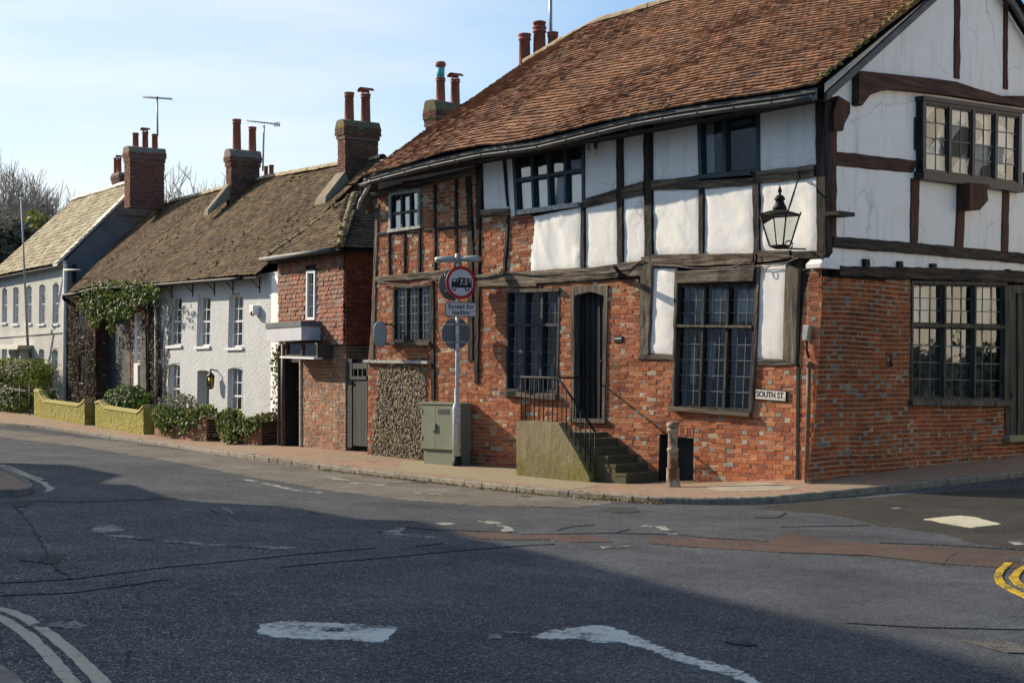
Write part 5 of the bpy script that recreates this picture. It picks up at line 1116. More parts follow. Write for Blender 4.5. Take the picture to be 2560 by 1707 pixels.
cr.build('creeper', 'hedge', loc=FC.w(-17.5, 0, 0), label='dry brown creeper covering the dark cottage wall beside the cream downpipe', cat='creeper')
dk = MB()
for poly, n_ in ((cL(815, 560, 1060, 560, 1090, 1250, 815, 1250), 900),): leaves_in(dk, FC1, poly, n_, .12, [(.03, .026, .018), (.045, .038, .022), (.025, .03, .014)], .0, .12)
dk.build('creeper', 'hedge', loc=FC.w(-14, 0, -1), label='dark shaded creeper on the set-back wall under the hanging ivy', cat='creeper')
# ---- far white house ----
FH = thing('far_white_house', 'tall white house with narrow arched sash windows, lichened stone roof and grey gable', 'house', FC.w(-25, 0, -3))
sG = FC.uv((164, 800))[0]; sL0 = FC.uv((-14, 800))[0]; zC = FC.uv((160, 655))[1]+.05
wu = [cL(20, 268, 62, 272, 60, 568, 18, 568), cL(114, 260, 160, 262, 158, 578, 112, 578), cL(224, 250, 272, 252, 270, 573, 222, 573), cL(336, 240, 387, 242, 384, 576, 332, 578), cL(452, 230, 504, 232, 500, 576, 448, 578)]
wl = [cL(18, 764, 60, 766, 60, 1110, 16, 1110), cL(112, 770, 156, 772, 156, 1110, 110, 1110), cL(332, 786, 379, 790, 376, 1112, 330, 1112), cL(443, 794, 496, 796, 492, 1134, 440, 1136)]
dC = cL(216, 808, 272, 810, 270, 1150, 212, 1150)
fw2 = add_bricks(FH, 'front_wall', FC, [[(sL0, -.2), (sG, -.2), (sG, zC), (sL0, zC)]], [FC.uvs(w) for w in wu+wl]+[FC.uvs(dC)], 'white_brick_dirty', 'white_brick_dirty', joint=.010, proud=.003, jit=.0012, wob=.008)
for w in wu+wl: sash(FH, FC, w, fw2, .085, .09, lead=(2, 2), mat='white_brick_dirty', thin=True)
q = FC.uvs(dC); reveal(fw2, FC, q, .4, 'white_brick_dirty'); m = MB(); m.box(FC, q[0][0], q[1][0], 0, q[0][1], -.42, -.36); m.build('door', 'door_grey', FH)
m = MB(); s0, z0 = FC.uv(cL(200, 800)[0]); m.prism(FC, [(s0-1.2, z0+.05), (s0+1.1, z0+.0), (s0+1.3, z0+.15), (s0-1.3, z0+.22)], 0, .55); m.box(FC, s0+.5, s0+.7, z0-.5, z0+.02, 0, .3); m.box(FC, s0-.9, s0-.7, z0-.5, z0+.02, 0, .3); m.build('canopy', 'render_white', FH)
zs = FC.uv(cL(300, 665)[0])[1]; m = MB(); m.box(FC, sL0, sG-.1, zs-.03, zs+.10, -.05, .05); m.build('string_course', 'white_brick_dirty', FH)
FG = Frame(FC.w(sG, 0, 0)[:2], (-FC.n[0], -FC.n[1]), FC.e); ga = FG.uv(c1(632, 430)[0])
print('C gable', sG, zC, ga)
m = MB(); m.prism(FG, [(0, -.2), (2*ga[0], -.2), (2*ga[0], zC), (ga[0], ga[1]), (0, zC)], -.3, 0); m.build('gable_wall', 'render_grey', FH)
m = MB(); m.box(FC, sL0+.1, sG-.35, -.2, zC, -2*ga[0], -.5); m.build('inner_wall', 'dark', FH)
sr0 = FC.uv(c1(322, 515)[0], -ga[0])[0]; nrd = -ga[0]
bC = [(0, FC.w(sL0-.1, zC-.12+.0, .3)), (1, FC.w(sG+.05, zC-.12, .3))]; tC = [(0, FC.w(sr0, ga[1]+.05, nrd)), (1, FC.w(sG+.05, ga[1]+.05, nrd))]
PAL_S = [(.34, .28, .17), (.28, .23, .14), (.38, .33, .22), (.22, .185, .12), (.42, .38, .28), (.3, .25, .15)]
rC = tiles(bC, tC, 20, 40, PAL_S, th=.02, seed=11, wav=.03, lift=.03).build('roof', 'slab', FH)
m = MB(); m.quad(*[p+Vector((0, 0, -.1)) for p in (bC[0][1], bC[1][1], tC[1][1], tC[0][1])]); bk = Vector((FC.n[0], FC.n[1], 0))*2*nrd; m.quad(*[p+Vector((0, 0, -.1)) for p in (tC[0][1], tC[1][1], bC[1][1]+bk, bC[0][1]+bk)]); m.build('roof_boards', 'oak_v', rC)
ridge_tiles(rC, [tC[0][1], tC[1][1]], .14, .4, 'render_white')
m = MB(); m.prism(FG, [(-.3, zC-.10), (ga[0], ga[1]+.08), (ga[0], ga[1]-.02), (-.3, zC-.2)], -.45, .02); m.prism(FC, [(sL0-.2, zC-.16), (sG+.1, zC-.16), (sG+.1, zC-.02), (sL0-.2, zC-.02)], .0, .12); m.build('verge_mortar', 'render_white', rC)
m = MB(); m.tube([FC.w(*FC.uv(p, .08), .08) for p in cL(556, 70, 556, 600, 552, 1235)], .075, 10); m.tube([FC.w(*FC.uv(p, .15), .15) for p in cL(545, 118, 600, 118, 680, 117)], .03, 6); m.build('downpipe', 'render_white', FH)
m = MB(); m.tube([FG.w(*FG.uv(p, .1), .1) for p in cL(632, 70, 630, 225)], .06, 6); m.tube([FG.w(*FG.uv(p, .12), .12) for p in cL(600, 118, 682, 117)], .03, 6); m.build('vent_pipe', 'iron', FH)
c1_ = stack_px(FH, FC, 325, 311, 411, 364, -1.75, 2.1, pal=[(.23, .08, .05), (.2, .07, .045), (.26, .09, .055), (.16, .06, .045)])
pots_on(c1_[0], FC, c1_[2]-.25, -2.2, c1_[5], [((339, 333, 16), 'plain')]); pots_on(c1_[0], FC, c1_[2]-.25, -2.7, c1_[5], [((363, 330, 16), 'hood')]); pots_on(c1_[0], FC, c1_[2]-.25, -3.2, c1_[5], [((387, 336, 16), 'plain')])
m = MB(); s, z = FG.uv(c1(632, 435)[0], .03); m.prism(FG, [(s-1.0, z-1.3), (s+1.0, z-1.3), (s+.25, z-.25), (s, z+.02), (s-.12, z-.15)], .0, .05); m.build('flaunching', 'render_grey', c1_[0])
s, z = FC.uv((292, 432), -6.0); cR = stack(FH, FC, s-.6, s+.4, -7, -6, z-1.5, z, pal=BR_DARK, corb=.25, cap=.15)
pots_on(cR, FC, s-.25, -6.5, z, [((289, 395, 10), 'plain')]); pots_on(cR, FC, s+.05, -6.5, z, [((298, 396, 12), 'hood')])
# ---- brick and tile-hung porch house ----
PH = thing('tile_hung_house', 'narrow brick house hung with red clay tiles above a flat white door canopy', 'house', FP.w(-1.5, 0, -2))
sP = FP.uv((703, 1000))[0]; zt_ = FP.uv(c3(540, 705)[0])[1]; zl = FP.uv(cH(800, 492)[0])[1]
pd = cH(252, 625, 408, 632, 404, 1425, 246, 1410); pw = cH(262, 478, 548, 486, 548, 628, 258, 612)
pwl = add_bricks(PH, 'front_wall', FP, [[(sP, -.3), (-.005, -.3), (-.005, zl+.1), (sP, zl+.1)]], [FP.uvs(pd), FP.uvs(pw)], 'brick', 'mortar', pal=BR_BROWN, grey=.12)
nw = c3(388, 786, 424, 786, 422, 990, 386, 990); nq = FP.uvs(nw)
WT = -sP; bP = [(0, FP.w(sP, zl-.02, .05)), (1, FP.w(.02, zl-.02, .05))]; tP = [(0, FP.w(sP, zt_+.1, .05)), (1, FP.w(.02, zt_+.1, .05))]; Nf = Vector((FP.n[0], FP.n[1], 0))
hu0, hu1 = (nq[0][0]-sP)/WT-.02, (nq[1][0]-sP)/WT+.01; hz = zt_+.1-zl+.02
PAL_T = [(.30, .10, .06), (.36, .14, .08), (.24, .09, .06), (.28, .15, .10), (.33, .11, .06), (.2, .1, .075), (.25, .17, .13)]
ht = tiles(bP, tP, 21, 19, PAL_T, th=.014, wav=.02, lift=.03, out=Nf, jit=.012, keep=lambda u, v: not (hu0 < u < hu1 and (nq[2][1]-.08-zl)/hz < v < (nq[0][1]+.05-zl)/hz)).build('tile_hanging', 'hung_tile', PH)
m = MB(); m.box(FP, sP, .0, zl-.0, zt_+.15, -.3, .03); m.build('tile_backing', 'oak_v', ht)
window(PH, FP, nw, [], [], .06, .05, frame='white_paint', lead=(2, 4), leadw=.015, n1=.10, recess=.04, reveal=.0, tilt=.004)
sidew = add_bricks(PH, 'side_wall', FS, [[(0, -.3), (5, -.3), (5, zl+.1), (0, zl+.1)]], [], 'brick', 'mortar', pal=BR_BROWN[:3], grey=.1)
Ns = Vector((FS.n[0], FS.n[1], 0))
ht2 = tiles([(0, FS.w(-.05, zl-.02, .05)), (1, FS.w(5, zl-.02, .05))], [(0, FS.w(-.05, zt_+.1, .05)), (1, FS.w(5, zt_+.1, .05))], 21, 30, [(.26, .06, .03), (.3, .075, .035), (.2, .05, .03)], wav=.02, lift=.03, out=Ns).build('tile_hanging', 'hung_tile', PH)
m = MB(); m.box(FS, 0, 5, zl, zt_+.15, -.3, .03); m.build('tile_backing', 'oak_v', ht2)
m = MB(); m.box(FP, sP+.02, -.06, -.3, zt_+.1, -5, -.34); m.box(FP, sP, sP+.04, -.3, zt_+.1, -5, -.0); m.build('inner_wall', 'dark', PH)
zg = zt_+.06; ap = Vector(FP.w(sP/2, 0, -1.05)); ap.z = 5.75
eL, eR = FP.w(sP-.25, zg, .30), FP.w(.28, zg, .30)
pr1 = tiles([(0, eL), (1, eR)], [(0, Vector((ap.x, ap.y, ap.z))-(eR-eL)/2), (1, Vector((ap.x, ap.y, ap.z))+(eR-eL)/2)], 19, 22, PAL_C, seed=3, wav=.03, keep=lambda u, v: abs(u-.5) < .5*(1-v)+.02).build('roof', 'tile_old', PH)
eB = FP.w(.28, zg, -6.0); tB = FP.w(sP/2, 5.75, -6.0); tA = FP.w(sP/2, 5.75, .30)
pr2 = tiles([(0, eR), (1, eB)], [(0, tA), (1, tB)], 18, 40, [(.12, .085, .06), (.10, .075, .055), (.14, .09, .065)], seed=4, wav=.02, keep=lambda u, v: u*6.3 > 1.35*v-.05).build('roof_slope', 'tile_old', pr1)
m = MB(); d_ = Vector((0, 0, -.07)); m.poly([eL+d_, eR+d_, ap+d_]); m.quad(eR+d_, eB+d_, tB+d_, ap+d_); lB = FP.w(sP-.25, zg, -6); m.quad(lB+d_, eL+d_, ap+d_, tB+d_); m.build('roof_boards', 'oak_v', pr1)
ridge_tiles(pr1, [eR+Vector((0, 0, .03)), ap+Vector((0, 0, .05)), tB+Vector((0, 0, .05))], .09, .22, 'hip'); ridge_tiles(pr1, [eL+Vector((0, 0, .03)), ap+Vector((0, 0, .05))], .07, .2, 'hip')
mo = MB()
for _ in range(90):
    t = random.random(); p = (eR.lerp(ap, t) if random.random() < .6 else eL.lerp(ap, t))+Vector((rj(.12), rj(.12), .05)); r = random.uniform(.02, .042); mo.blob(p-Vector((0, 0, .03)), (r*1.5, r*1.5, r*.7), random.choice([(.26, .24, .09), (.2, .19, .07), (.32, .29, .14)]), .35)
mo.build('moss', 'hedge', pr1, kind='stuff')
m = MB(); m.tube([FP.w(sP-.35, zg-.03, .36), FP.w(.05, zg-.05, .36)], .055, 8); m.build('gutter', 'gutter_grey', PH)
m = MB(); m.box(FP, sP-.1, .2, zg-.12, zg-.03, .0, .3); m.build('soffit', 'oak_v', PH)
# canopy
cs1 = FP.uv(cH(392, 400)[0], .58); cs0 = FP.uv(cH(94, 400)[0], .55); zc1 = FP.uv(cH(392, 342)[0], .55)[1]; zc0 = FP.uv(cH(392, 464)[0], .55)[1]
m = MB(); m.box(FP, cs0[0], cs1[0], zc0, zc1, -.3, .55); cano = m.build('canopy', 'canopy_white', PH)
m = MB(); m.box(FP, cs0[0]-.02, cs1[0]+.02, zc1+.002, zc1+.12, -.3, .57); m.build('canopy_roof', 'render_grey', cano)
FPw = Frame(FP.w(0, 0, .38)[:2], FP.e, FP.n)
window(PH, FPw, pw, [.5], [], .05, .05, frame='door_grey', n1=.0, recess=.05, reveal=.5, sill=(cH(246, 606, 552, 618, 552, 634, 246, 622), .10), sillmat='white_paint', room='room')
q = FP.uvs(pd); m = MB(); m.box(FP, q[0][0], q[0][0]+.16, q[3][1], q[0][1], -.3, .03); m.box(FP, q[1][0]-.10, q[1][0], q[3][1], q[0][1], -.3, .03); m.box(FP, q[0][0]+.16, q[1][0]-.1, q[0][1]-.1, q[0][1], -.3, .02); dfp = m.build('door_frame', 'door_brown', PH)
m = MB(); m.box(FP, q[1][0]-.015, q[1][0]+.02, q[3][1], q[0][1], .0, .05); m.build('frame_bead', 'grey_paint', dfp)
x0, x1, y0, y1 = q[0][0]+.16, q[1][0]-.1, q[3][1], q[0][1]-.1; m = MB(); m.box(FP, x0, x1, y0, y1, -.3, -.25); w_ = (x1-x0)
for a, b in ((0, .14), (.43, .57), (.86, 1)): m.box(FP, x0+w_*a, x0+w_*b, y0, y1, -.26, -.21)
for a, b in ((0, .1), (.36, .44), (.66, .73), (.93, 1)): m.box(FP, x0, x1, y0+(y1-y0)*a, y0+(y1-y0)*b, -.26, -.205)
m.build('door', 'door_brown', PH); m = MB(); m.box(FP, q[0][0]-.1, q[1][0]+.08, q[3][1]-.25, q[3][1]+.02, -.3, .15); m.build('door_step', 'concrete', PH)
m = MB(); m.tube([FP.w(*FP.uv(p, .1), .1) for p in cH(228, 490, 212, 520, 210, 900, 208, 1440)], .05, 8); m.tube([FP.w(*FP.uv(p, .1), .1) for p in cH(246, 500, 244, 900, 246, 1430)], .06, 8); m.build('downpipe', 'pipe_brown', PH)
lv_ = MB(); leaves_in(lv_, FP, cH(150, 515, 200, 512, 198, 850, 150, 850), 90, .12, LG+LY, .02, .15); leaves_in(lv_, FP, cH(148, 850, 200, 850, 198, 1180, 150, 1180), 70, .09, LB+LG, .02, .12)
lv_.build('ivy', 'leaf', loc=FP.w(sP, 0, 0), label='thin strand of ivy climbing beside the brown downpipes of the tile-hung house', cat='ivy')
# alley gate
FPg = Frame(FP.w(0, 0, -.06)[:2], FP.e, FP.n); gq = FPg.uvs(cH(866, 670, 1000, 670, 992, 1402, 862, 1400)); AG = thing('alley_gate', 'tall faded blue-green boarded gate in the gap between brick house and timber house', 'gate', FPg.w(gq[0][0], 0, 0))
m = MB(); pz = FPg.uvs(cH(812, 630, 868, 630, 868, 1420, 812, 1420)); m.prism(FPg, [pz[3], pz[2], pz[1], pz[0]], -.1, .04); m.build('gate_post', 'black_wood', AG)
m = MB(); a, b = gq[0][0], gq[1][0]; z0, z1 = gq[3][1], gq[0][1]; zr = FPg.uv(cH(920, 815)[0])[1]
for i in range(5): m.box(FPg, a+(b-a)*i/5+.006, a+(b-a)*(i+1)/5-.006, z0, zr, -.02, .02+rj(.003))
m.box(FPg, a, b, zr, zr+.07, -.02, .05); m.box(FPg, a, b, z1-.12, z1, -.02, .03)
for i in range(4): m.box(FPg, a+(b-a)*(i+.1)/3.3, a+(b-a)*(i+.1)/3.3+.045, zr+.05, z1-.1, -.02, .02)
m.build('gate_leaf', 'door_green', AG)
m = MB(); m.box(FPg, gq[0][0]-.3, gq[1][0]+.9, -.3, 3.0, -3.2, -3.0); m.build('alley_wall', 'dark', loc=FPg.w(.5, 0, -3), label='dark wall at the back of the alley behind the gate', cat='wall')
m = MB()
for p in cH(830, 1445, 860, 1460, 890, 1468, 930, 1470, 965, 1466, 985, 1462): m.blob(FP.w(*FP.uv(p, -.3), -.3), (.16, .1, .09), (.11, .12, .04), .2)
m.build('step_stones', 'concrete', loc=FPg.w(.3, 0, .2), label='mossy rough stones forming a step below the alley gate', cat='step')
# ---- low garden walls ----
def garden_wall(label, outline, side, pal, mat, grp='low brick garden walls', cop=None, plaque=None, th=.22):
    q = FP.uvs(outline); c = FP.w(sum(a for a, _ in q)/len(q), 0, -.1); t = thing('garden_wall', label, 'wall', c, grp)
    m = MB(); m.prism(FP, q[::-1], -th, -.004); mw = m.build('wall_core', 'mortar', t)
    B, _ = bricks(FP, [q], pal=pal, grey=.2, greys=[tuple(x*.7 for x in p) for p in pal], n0=-.004, jit=.006, H=.075)
    s1 = max(a for a, _ in q); zt2 = max(z for a, z in q if a > s1-.4); zb2 = min(z for a, z in q)
    G = Frame(FP.w(s1, 0, -.004)[:2], (-FP.n[0], -FP.n[1]), FP.e); b2, _ = bricks(G, [[(0, zb2), (side, zb2), (side, zt2-.05), (0, zt2-.05)]], pal=[tuple(x*.6 for x in p) for p in BR_DARK], grey=0, n0=0.)  # end face bricks darkened in colour as that side's shade
    m = MB(); m.box(FP, s1-.25, s1-.002, zb2, zt2-.03, -side, -.01); m.build('end_pier', 'dark_mortar', t)
    i = len(B.v); B.v += b2.v; B.f += [tuple(i+k for k in z) for z in b2.f]; B.c += b2.c; B.sm += b2.sm
    B.build('brickwork', mat, mw)
    if cop:
        cq_ = FP.uvs(cop); m = MB(); m.loft([[FP.w(a, z-.02, .03), FP.w(a, z+.05, .015), FP.w(a, z+.08, -th*.5), FP.w(a, z+.05, -th-.02), FP.w(a, z-.02, -th-.03)] for a, z in cq_], sm=False); m.build('coping', 'moss_cop', t)
    return t
MAT['moss_cop'] = M_two('mossy_coping', (.30, .28, .06), (.36, .31, .14), 5, .35, .65, .95, 50, .5, .006)
garden_wall('mossy yellow-green garden wall with swept-up ends, nearer the hedge and iron railing', cL(290, 1150, 330, 1160, 350, 1205, 375, 1240, 660, 1277, 690, 1262, 722, 1232, 722, 1468, 290, 1396), .40, BR_MOSS, 'brick_mossy', cop=cL(290, 1148, 330, 1158, 350, 1203, 375, 1238, 520, 1258, 660, 1275, 690, 1260, 722, 1228))
garden_wall('mossy yellow-green garden wall with swept-up ends, in front of the round shrub', cL(812, 1255, 850, 1240, 868, 1270, 890, 1295, 1165, 1338, 1195, 1318, 1222, 1284, 1222, 1542, 812, 1478), .40, BR_MOSS, 'brick_mossy', cop=cL(812, 1252, 850, 1238, 868, 1268, 890, 1293, 1030, 1315, 1165, 1336, 1195, 1316, 1222, 1280))
garden_wall('brown brick garden wall smothered in ivy, with a small pale plaque beside the dark gate', cG(285, 440, 700, 480, 1095, 500, 1095, 965, 285, 845), .55, BR_BROWN, 'brick', th=.3)
W4 = garden_wall('brown brick garden wall with a capped end pier and ivy, next to the tile-hung house', cG(1312, 520, 1700, 560, 1930, 560, 1945, 1010, 1312, 975), .55, BR_BROWN, 'brick', th=.3)
q = FP.uvs(cG(1905, 590, 1990, 500, 2090, 540, 2110, 600)); s1 = FP.uv(cG(1945, 700)[0])[0]
m = MB(); m.loft([[FP.w(s1-.3, q[0][1], .05), FP.w(s1+.05, q[0][1], .05), FP.w(s1+.05, q[0][1], -.6), FP.w(s1-.3, q[0][1], -.6)], [FP.w(s1-.3, q[0][1]+.08, .05), FP.w(s1+.05, q[0][1]+.08, .05), FP.w(s1+.05, q[0][1]+.08, -.6), FP.w(s1-.3, q[0][1]+.08, -.6)], [FP.w(s1-.14, q[0][1]+.24, -.2), FP.w(s1-.11, q[0][1]+.24, -.2), FP.w(s1-.11, q[0][1]+.24, -.35), FP.w(s1-.14, q[0][1]+.24, -.35)]], sm=False); m.build('pier_cap', 'pot', W4)
q = FP.uvs(cG(975, 622, 1028, 630, 1026, 700, 974, 695)); m = MB(); m.prism(FP, [q[3], q[2], q[1], q[0]], .0, .03); m.build('wall_plaque', 'cream_sign', loc=FP.w(*q[0], .02), label='small pale plaque fixed to the ivy-covered brown garden wall', cat='plaque')
gt = thing('garden_gate', 'dark wooden garden gate between the two ivy-covered walls', 'gate', FP.w(*FP.uv(cG(1200, 950)[0], -.3), -.3)); gq = FP.uvs(cG(1105, 560, 1315, 580, 1312, 965, 1105, 950), -.3); m = MB()
for i in range(7): m.box(FP, gq[0][0]+(gq[1][0]-gq[0][0])*i/7, gq[0][0]+(gq[1][0]-gq[0][0])*(i+.9)/7, gq[2][1], gq[0][1], -.33, -.29)
m.build('gate_board', 'black_wood', gt)
gt = thing('garden_gate', 'low dark gate between mossy wall and the ivy-covered wall', 'gate', FP.w(*FP.uv(cG(250, 820)[0], -.3), -.3)); gq = FP.uvs(cG(196, 330, 290, 330, 290, 720, 196, 720), -.3); m = MB()
for i in range(5): m.box(FP, gq[0][0]+(gq[1][0]-gq[0][0])*i/5, gq[0][0]+(gq[1][0]-gq[0][0])*(i+.6)/5, gq[2][1], gq[0][1], -.33, -.30)
m.build('gate_board', 'iron', gt)
def ivy_top(label, poly, n, n0=-.3, n1=.28, pal=LG+LG+LY):
    m = MB(); leaves_in(m, FP, poly, n, .12, pal, n0, n1); leaves_in(m, FP, poly, n//2, .12, pal, n1-.12, n1+.05)
    c = poly[0]; m.build('ivy', 'leaf', loc=FP.w(*FP.uv(c), 0), label=label, cat='ivy', group='ivy on the garden walls')
ivy_top('ivy spilling over the brown garden wall left of the dark wooden gate', cG(225, 480, 300, 360, 400, 330, 560, 400, 760, 400, 900, 400, 1020, 340, 1150, 350, 1260, 420, 1180, 470, 1000, 500, 960, 620, 830, 590, 780, 700, 720, 790, 670, 760, 640, 600, 520, 620, 450, 780, 380, 740, 300, 600), 1500)
ivy_top('ivy spilling over the brown garden wall right of the dark wooden gate', cG(1260, 480, 1360, 400, 1560, 400, 1680, 530, 1800, 520, 1900, 470, 2060, 490, 2120, 540, 1900, 560, 1850, 700, 1720, 820, 1640, 780, 1560, 720, 1580, 900, 1540, 990, 1440, 960, 1360, 860, 1280, 840, 1240, 600), 1300)
# shrubs and hedge
def shrub(label, box, n_, cnt, size, pal, rn, mat='leaf', name='shrub', cat='shrub', group=None, sq=0., stems=True):
    (x0, y0), (x1, y1) = box; s0, z0 = FP.uv((x0, y1), n_); s1, z1 = FP.uv((x1, y0), n_); c = FP.w((s0+s1)/2, (z0+z1)/2, n_); rx, rz = (s1-s0)/2, (z1-z0)/2
    t = thing(name, label, cat, (c.x, c.y, z0), group); m = MB(); i0 = 0
    cloud(m, (0, 0, 0), (rx, rn, rz), cnt, size, pal, sq=sq); R = Matrix.Rotation(FP.ang(), 3, 'Z'); m.v = [R@Vector(v)+c for v in m.v]; m.build('foliage', mat, t)
    if stems:
        m = MB()
        for k in range(9): a = rj(rx*.3); m.tube([FP.w((s0+s1)/2+a, z0-.2, n_), FP.w((s0+s1)/2+a*2+rj(.2), c.z, n_+rj(rn*.4)), FP.w((s0+s1)/2+a*2.5, c.z+rz*.6, n_+rj(rn*.6))], [.03, .02, .01], 5)
        m.build('stem', 'bark', t)
    return t
shrub('round dark glossy shrub behind the mossy garden wall', cL(925, 1095, 1250, 1330), -.65, 1300, .13, LG, .42)
shrub('sparse grey-green bush in front of the white cottage window', cG(400, 130, 900, 480), -.62, 420, .10, [(.13, .13, .08), (.09, .10, .05), (.17, .16, .1)], .4, 'hedge')
shrub('clipped block-shaped hedge in front of the far white house', cL(-40, 868, 378, 1125), -.58, 3600, .13, LH, .5, 'hedge', 'hedge', 'hedge', sq=.75)
shrub('loose leafy bush spilling over the pavement edge by the railing', cL(-60, 1050, 240, 1375), -.35, 1300, .14, LG+LH, .5)
shrub('small tuft of spiky leaves behind the swept-up end of the mossy wall', cL(330, 1125, 430, 1235), -.6, 160, .2, LH, .3, 'hedge')
rl = thing('railing', 'pale iron garden railing standing in front of the clipped hedge', 'railing', FP.w(*FP.uv(cL(150, 1300)[0], -.1), -.1)); m = MB()
for y in ((1118, 1150), (1128, 1164)): m.tube([FP.w(*FP.uv(p, -.1), -.1) for p in cL(-60, y[0]-6, 300, y[1])], .018, 5)
m.build('rail', 'pipe_brown', rl)
for x in (10, 90, 170, 252, 310):
    m = MB(); s, z = FP.uv(cL(x, 1095+x*.03)[0], -.1); m.tube([FP.w(s, z-1.1, -.1), FP.w(s, z, -.1)], .022, 6); m.blob(FP.w(s, z+.03, -.1), .04); m.build('post', 'pipe_brown', rl)
# ---- buildings glimpsed behind ----
RB = thing('rear_house', 'house behind the corner house, only its mossy chimney stack showing over the tile verge', 'house', Vector((-2, 43, 0)))
FR = Frame(at_depth((1100, 900), 42.)[:2], FA.e, FA.n); z42 = lambda y: EH-(y-HY)/f*42
cc, s0, s1, n0, n1, zt3 = stack_px(RB, FR, 1090, 1064, 1165, 248, 0., 2.6, pal=BR_DARK, corb=.42, cap=.3, moss=True)
pots_on(cc, FR, (s0+s1)/2, -.35, zt3, [((1101.5, 196, 24), 'collar')]); pots_on(cc, FR, (s0+s1)/2, -.8, zt3, [((1138, 199, 24), 'hood')])
m = MB(); m.box(FR, -3, 2, 0, 6.0, -5, .5); m.build('wall', 'render_grey', RB); m = MB(); m.prism(Frame(FR.w(2, 0, 0)[:2], FR.n, FR.e), [(-5, 6.0), (.7, 6.0), (-2, 6.9)], -5, 0); m.build('roof', 'oak_v', RB)
# ================= street furniture and fittings =================
def text(name, body, size, o, ex, ey, mat, parent, bold=.0, align='CENTER', spacing=1.0, depth=.002):
    """lettering as mesh: o = anchor point, ex = reading direction, ey = up"""
    cu = bpy.data.curves.new(name, 'FONT'); cu.body = body; cu.size = size; cu.align_x = align; cu.align_y = 'CENTER'; cu.offset = bold; cu.extrude = depth; cu.space_character = spacing; cu.resolution_u = 3
    ob = bpy.data.objects.new(name, cu); COL.objects.link(ob); dg = bpy.context.evaluated_depsgraph_get(); dg.update()
    me = bpy.data.meshes.new_from_object(ob.evaluated_get(dg)); bpy.data.objects.remove(ob); bpy.data.curves.remove(cu)
    ex, ey = Vector(ex).normalized(), Vector(ey).normalized(); ez = ex.cross(ey); b0 = base_loc(parent)
    for v in me.vertices: c = v.co.copy(); v.co = Vector(o)+ex*c.x+ey*c.y+ez*c.z-b0
    me.materials.clear(); me.materials.append(MAT[mat]); me.update(); me.name = name
    r = bpy.data.objects.new(name, me); COL.objects.link(r); r.parent = parent; return r
UP = Vector((0, 0, 1))
# ---- sign post ----
bp_ = hit((1142, 1165)); Yp = bp_.y; SP = thing('sign_post', 'white post with dirty sleeve carrying the lorry weight limit sign and two sign lamps', 'sign post', bp_)
zp = lambda y: EH-(y-HY)/f*Yp; mpp = Yp/f
m = MB(); top = zp(655); slv = zp(1012); m.tube([bp_+Vector((0, 0, -.2)), Vector((bp_.x+.02, bp_.y, top))], .040, 14); m.build('pole', 'pole', SP)
m = MB(); m.lathe(bp_, [(.082, -.1), (.082, zp(1140)-bp_.z)], 16); m.build('base_band', 'iron', SP)
m = MB(); m.lathe(bp_, [(.080, zp(1140)-bp_.z-.02), (.080, slv-.06-bp_.z), (.072, slv-bp_.z), (.045, slv+.04-bp_.z), (.045, slv+.30-bp_.z), (.041, slv+.31-bp_.z)], 16); m.build('sleeve', 'pole', SP)
th = math.radians(27); N_ = Vector((math.sin(th), -math.cos(th), 0)); X_ = Vector((math.cos(th), math.sin(th), 0))
pc = Vector((bp_.x+.02, bp_.y, 0))
def disc(c, r, t, nrm, xd, seg=40, r0=0.):
    m = MB(); rings = []
    for d, rr in ((-t/2, r), (t/2, r)): rings.append([c+nrm*d+xd*(rr*math.cos(2*math.pi*k/seg))+UP*(rr*math.sin(2*math.pi*k/seg)) for k in range(seg)])
    if r0:
        for d in (t/2, -t/2): rings.append([c+nrm*d+xd*(r0*math.cos(2*math.pi*k/seg))+UP*(r0*math.sin(2*math.pi*k/seg)) for k in range(seg)])
        rings.append(rings[0]); m.loft(rings, cap=False, sm=False)
    else: m.loft(rings, sm=False)
    return m
dc = Vector((pc.x, pc.y, zp(707)))+N_*.075+X_*.03; R_ = 41.5*mpp
ds = disc(dc-N_*.008, R_, .012, N_, X_).build('sign_disc', 'sign_back', SP); disc(dc, R_, .006, N_, X_, r0=R_*.80).build('red_ring', 'sign_red', ds); disc(dc, R_*.80, .005, N_, X_).build('sign_face', 'sign_white', ds)
lm = MB(); sx = R_/235.                            # lorry silhouette, drawn in units of the photo's disc (radius 235)
def sil(pts, d0=.0035, d1=.006): 
    k = len(pts); i = len(lm.v); lm.v += [dc+N_*d0+X_*(a*sx)+UP*(b*sx) for a, b in pts]+[dc+N_*d1+X_*(a*sx)+UP*(b*sx) for a, b in pts]
    lm.face(tuple(range(i+k, i+2*k))); [lm.face((i+j, i+(j+1) % k, i+k+(j+1) % k, i+k+j)) for j in range(k)]
sil([(-150, -60), (-150, -10), (-130, 55), (-62, 55), (-62, 10), (-48, 10), (-48, 72), (165, 60), (165, -72), (-150, -72)])
wv = lambda cx, r: [(cx+r*math.cos(2*math.pi*k/20), -82+r*math.sin(2*math.pi*k/20)) for k in range(20)]
sil(wv(-108, 36), .0035, .0064); sil(wv(98, 36), .0035, .0064); lor = lm.build('lorry_symbol', 'black_paint', ds)
lm = MB(); sil(wv(-108, 19), .006, .0075); sil(wv(98, 19), .006, .0075); sil([(-128, 12), (-116, 46), (-88, 46), (-88, 12)], .006, .0075); lm.build('lorry_detail', 'sign_white', ds)
text('weight_text', '7.5', .142*R_/.33, dc+N_*.0075+X_*(42*sx)+UP*(4*sx), X_, UP, 'sign_white', ds, .003); text('weight_text', 'T', .095*R_/.33, dc+N_*.0075+X_*(138*sx)+UP*(20*sx), X_, UP, 'sign_white', ds, .003)
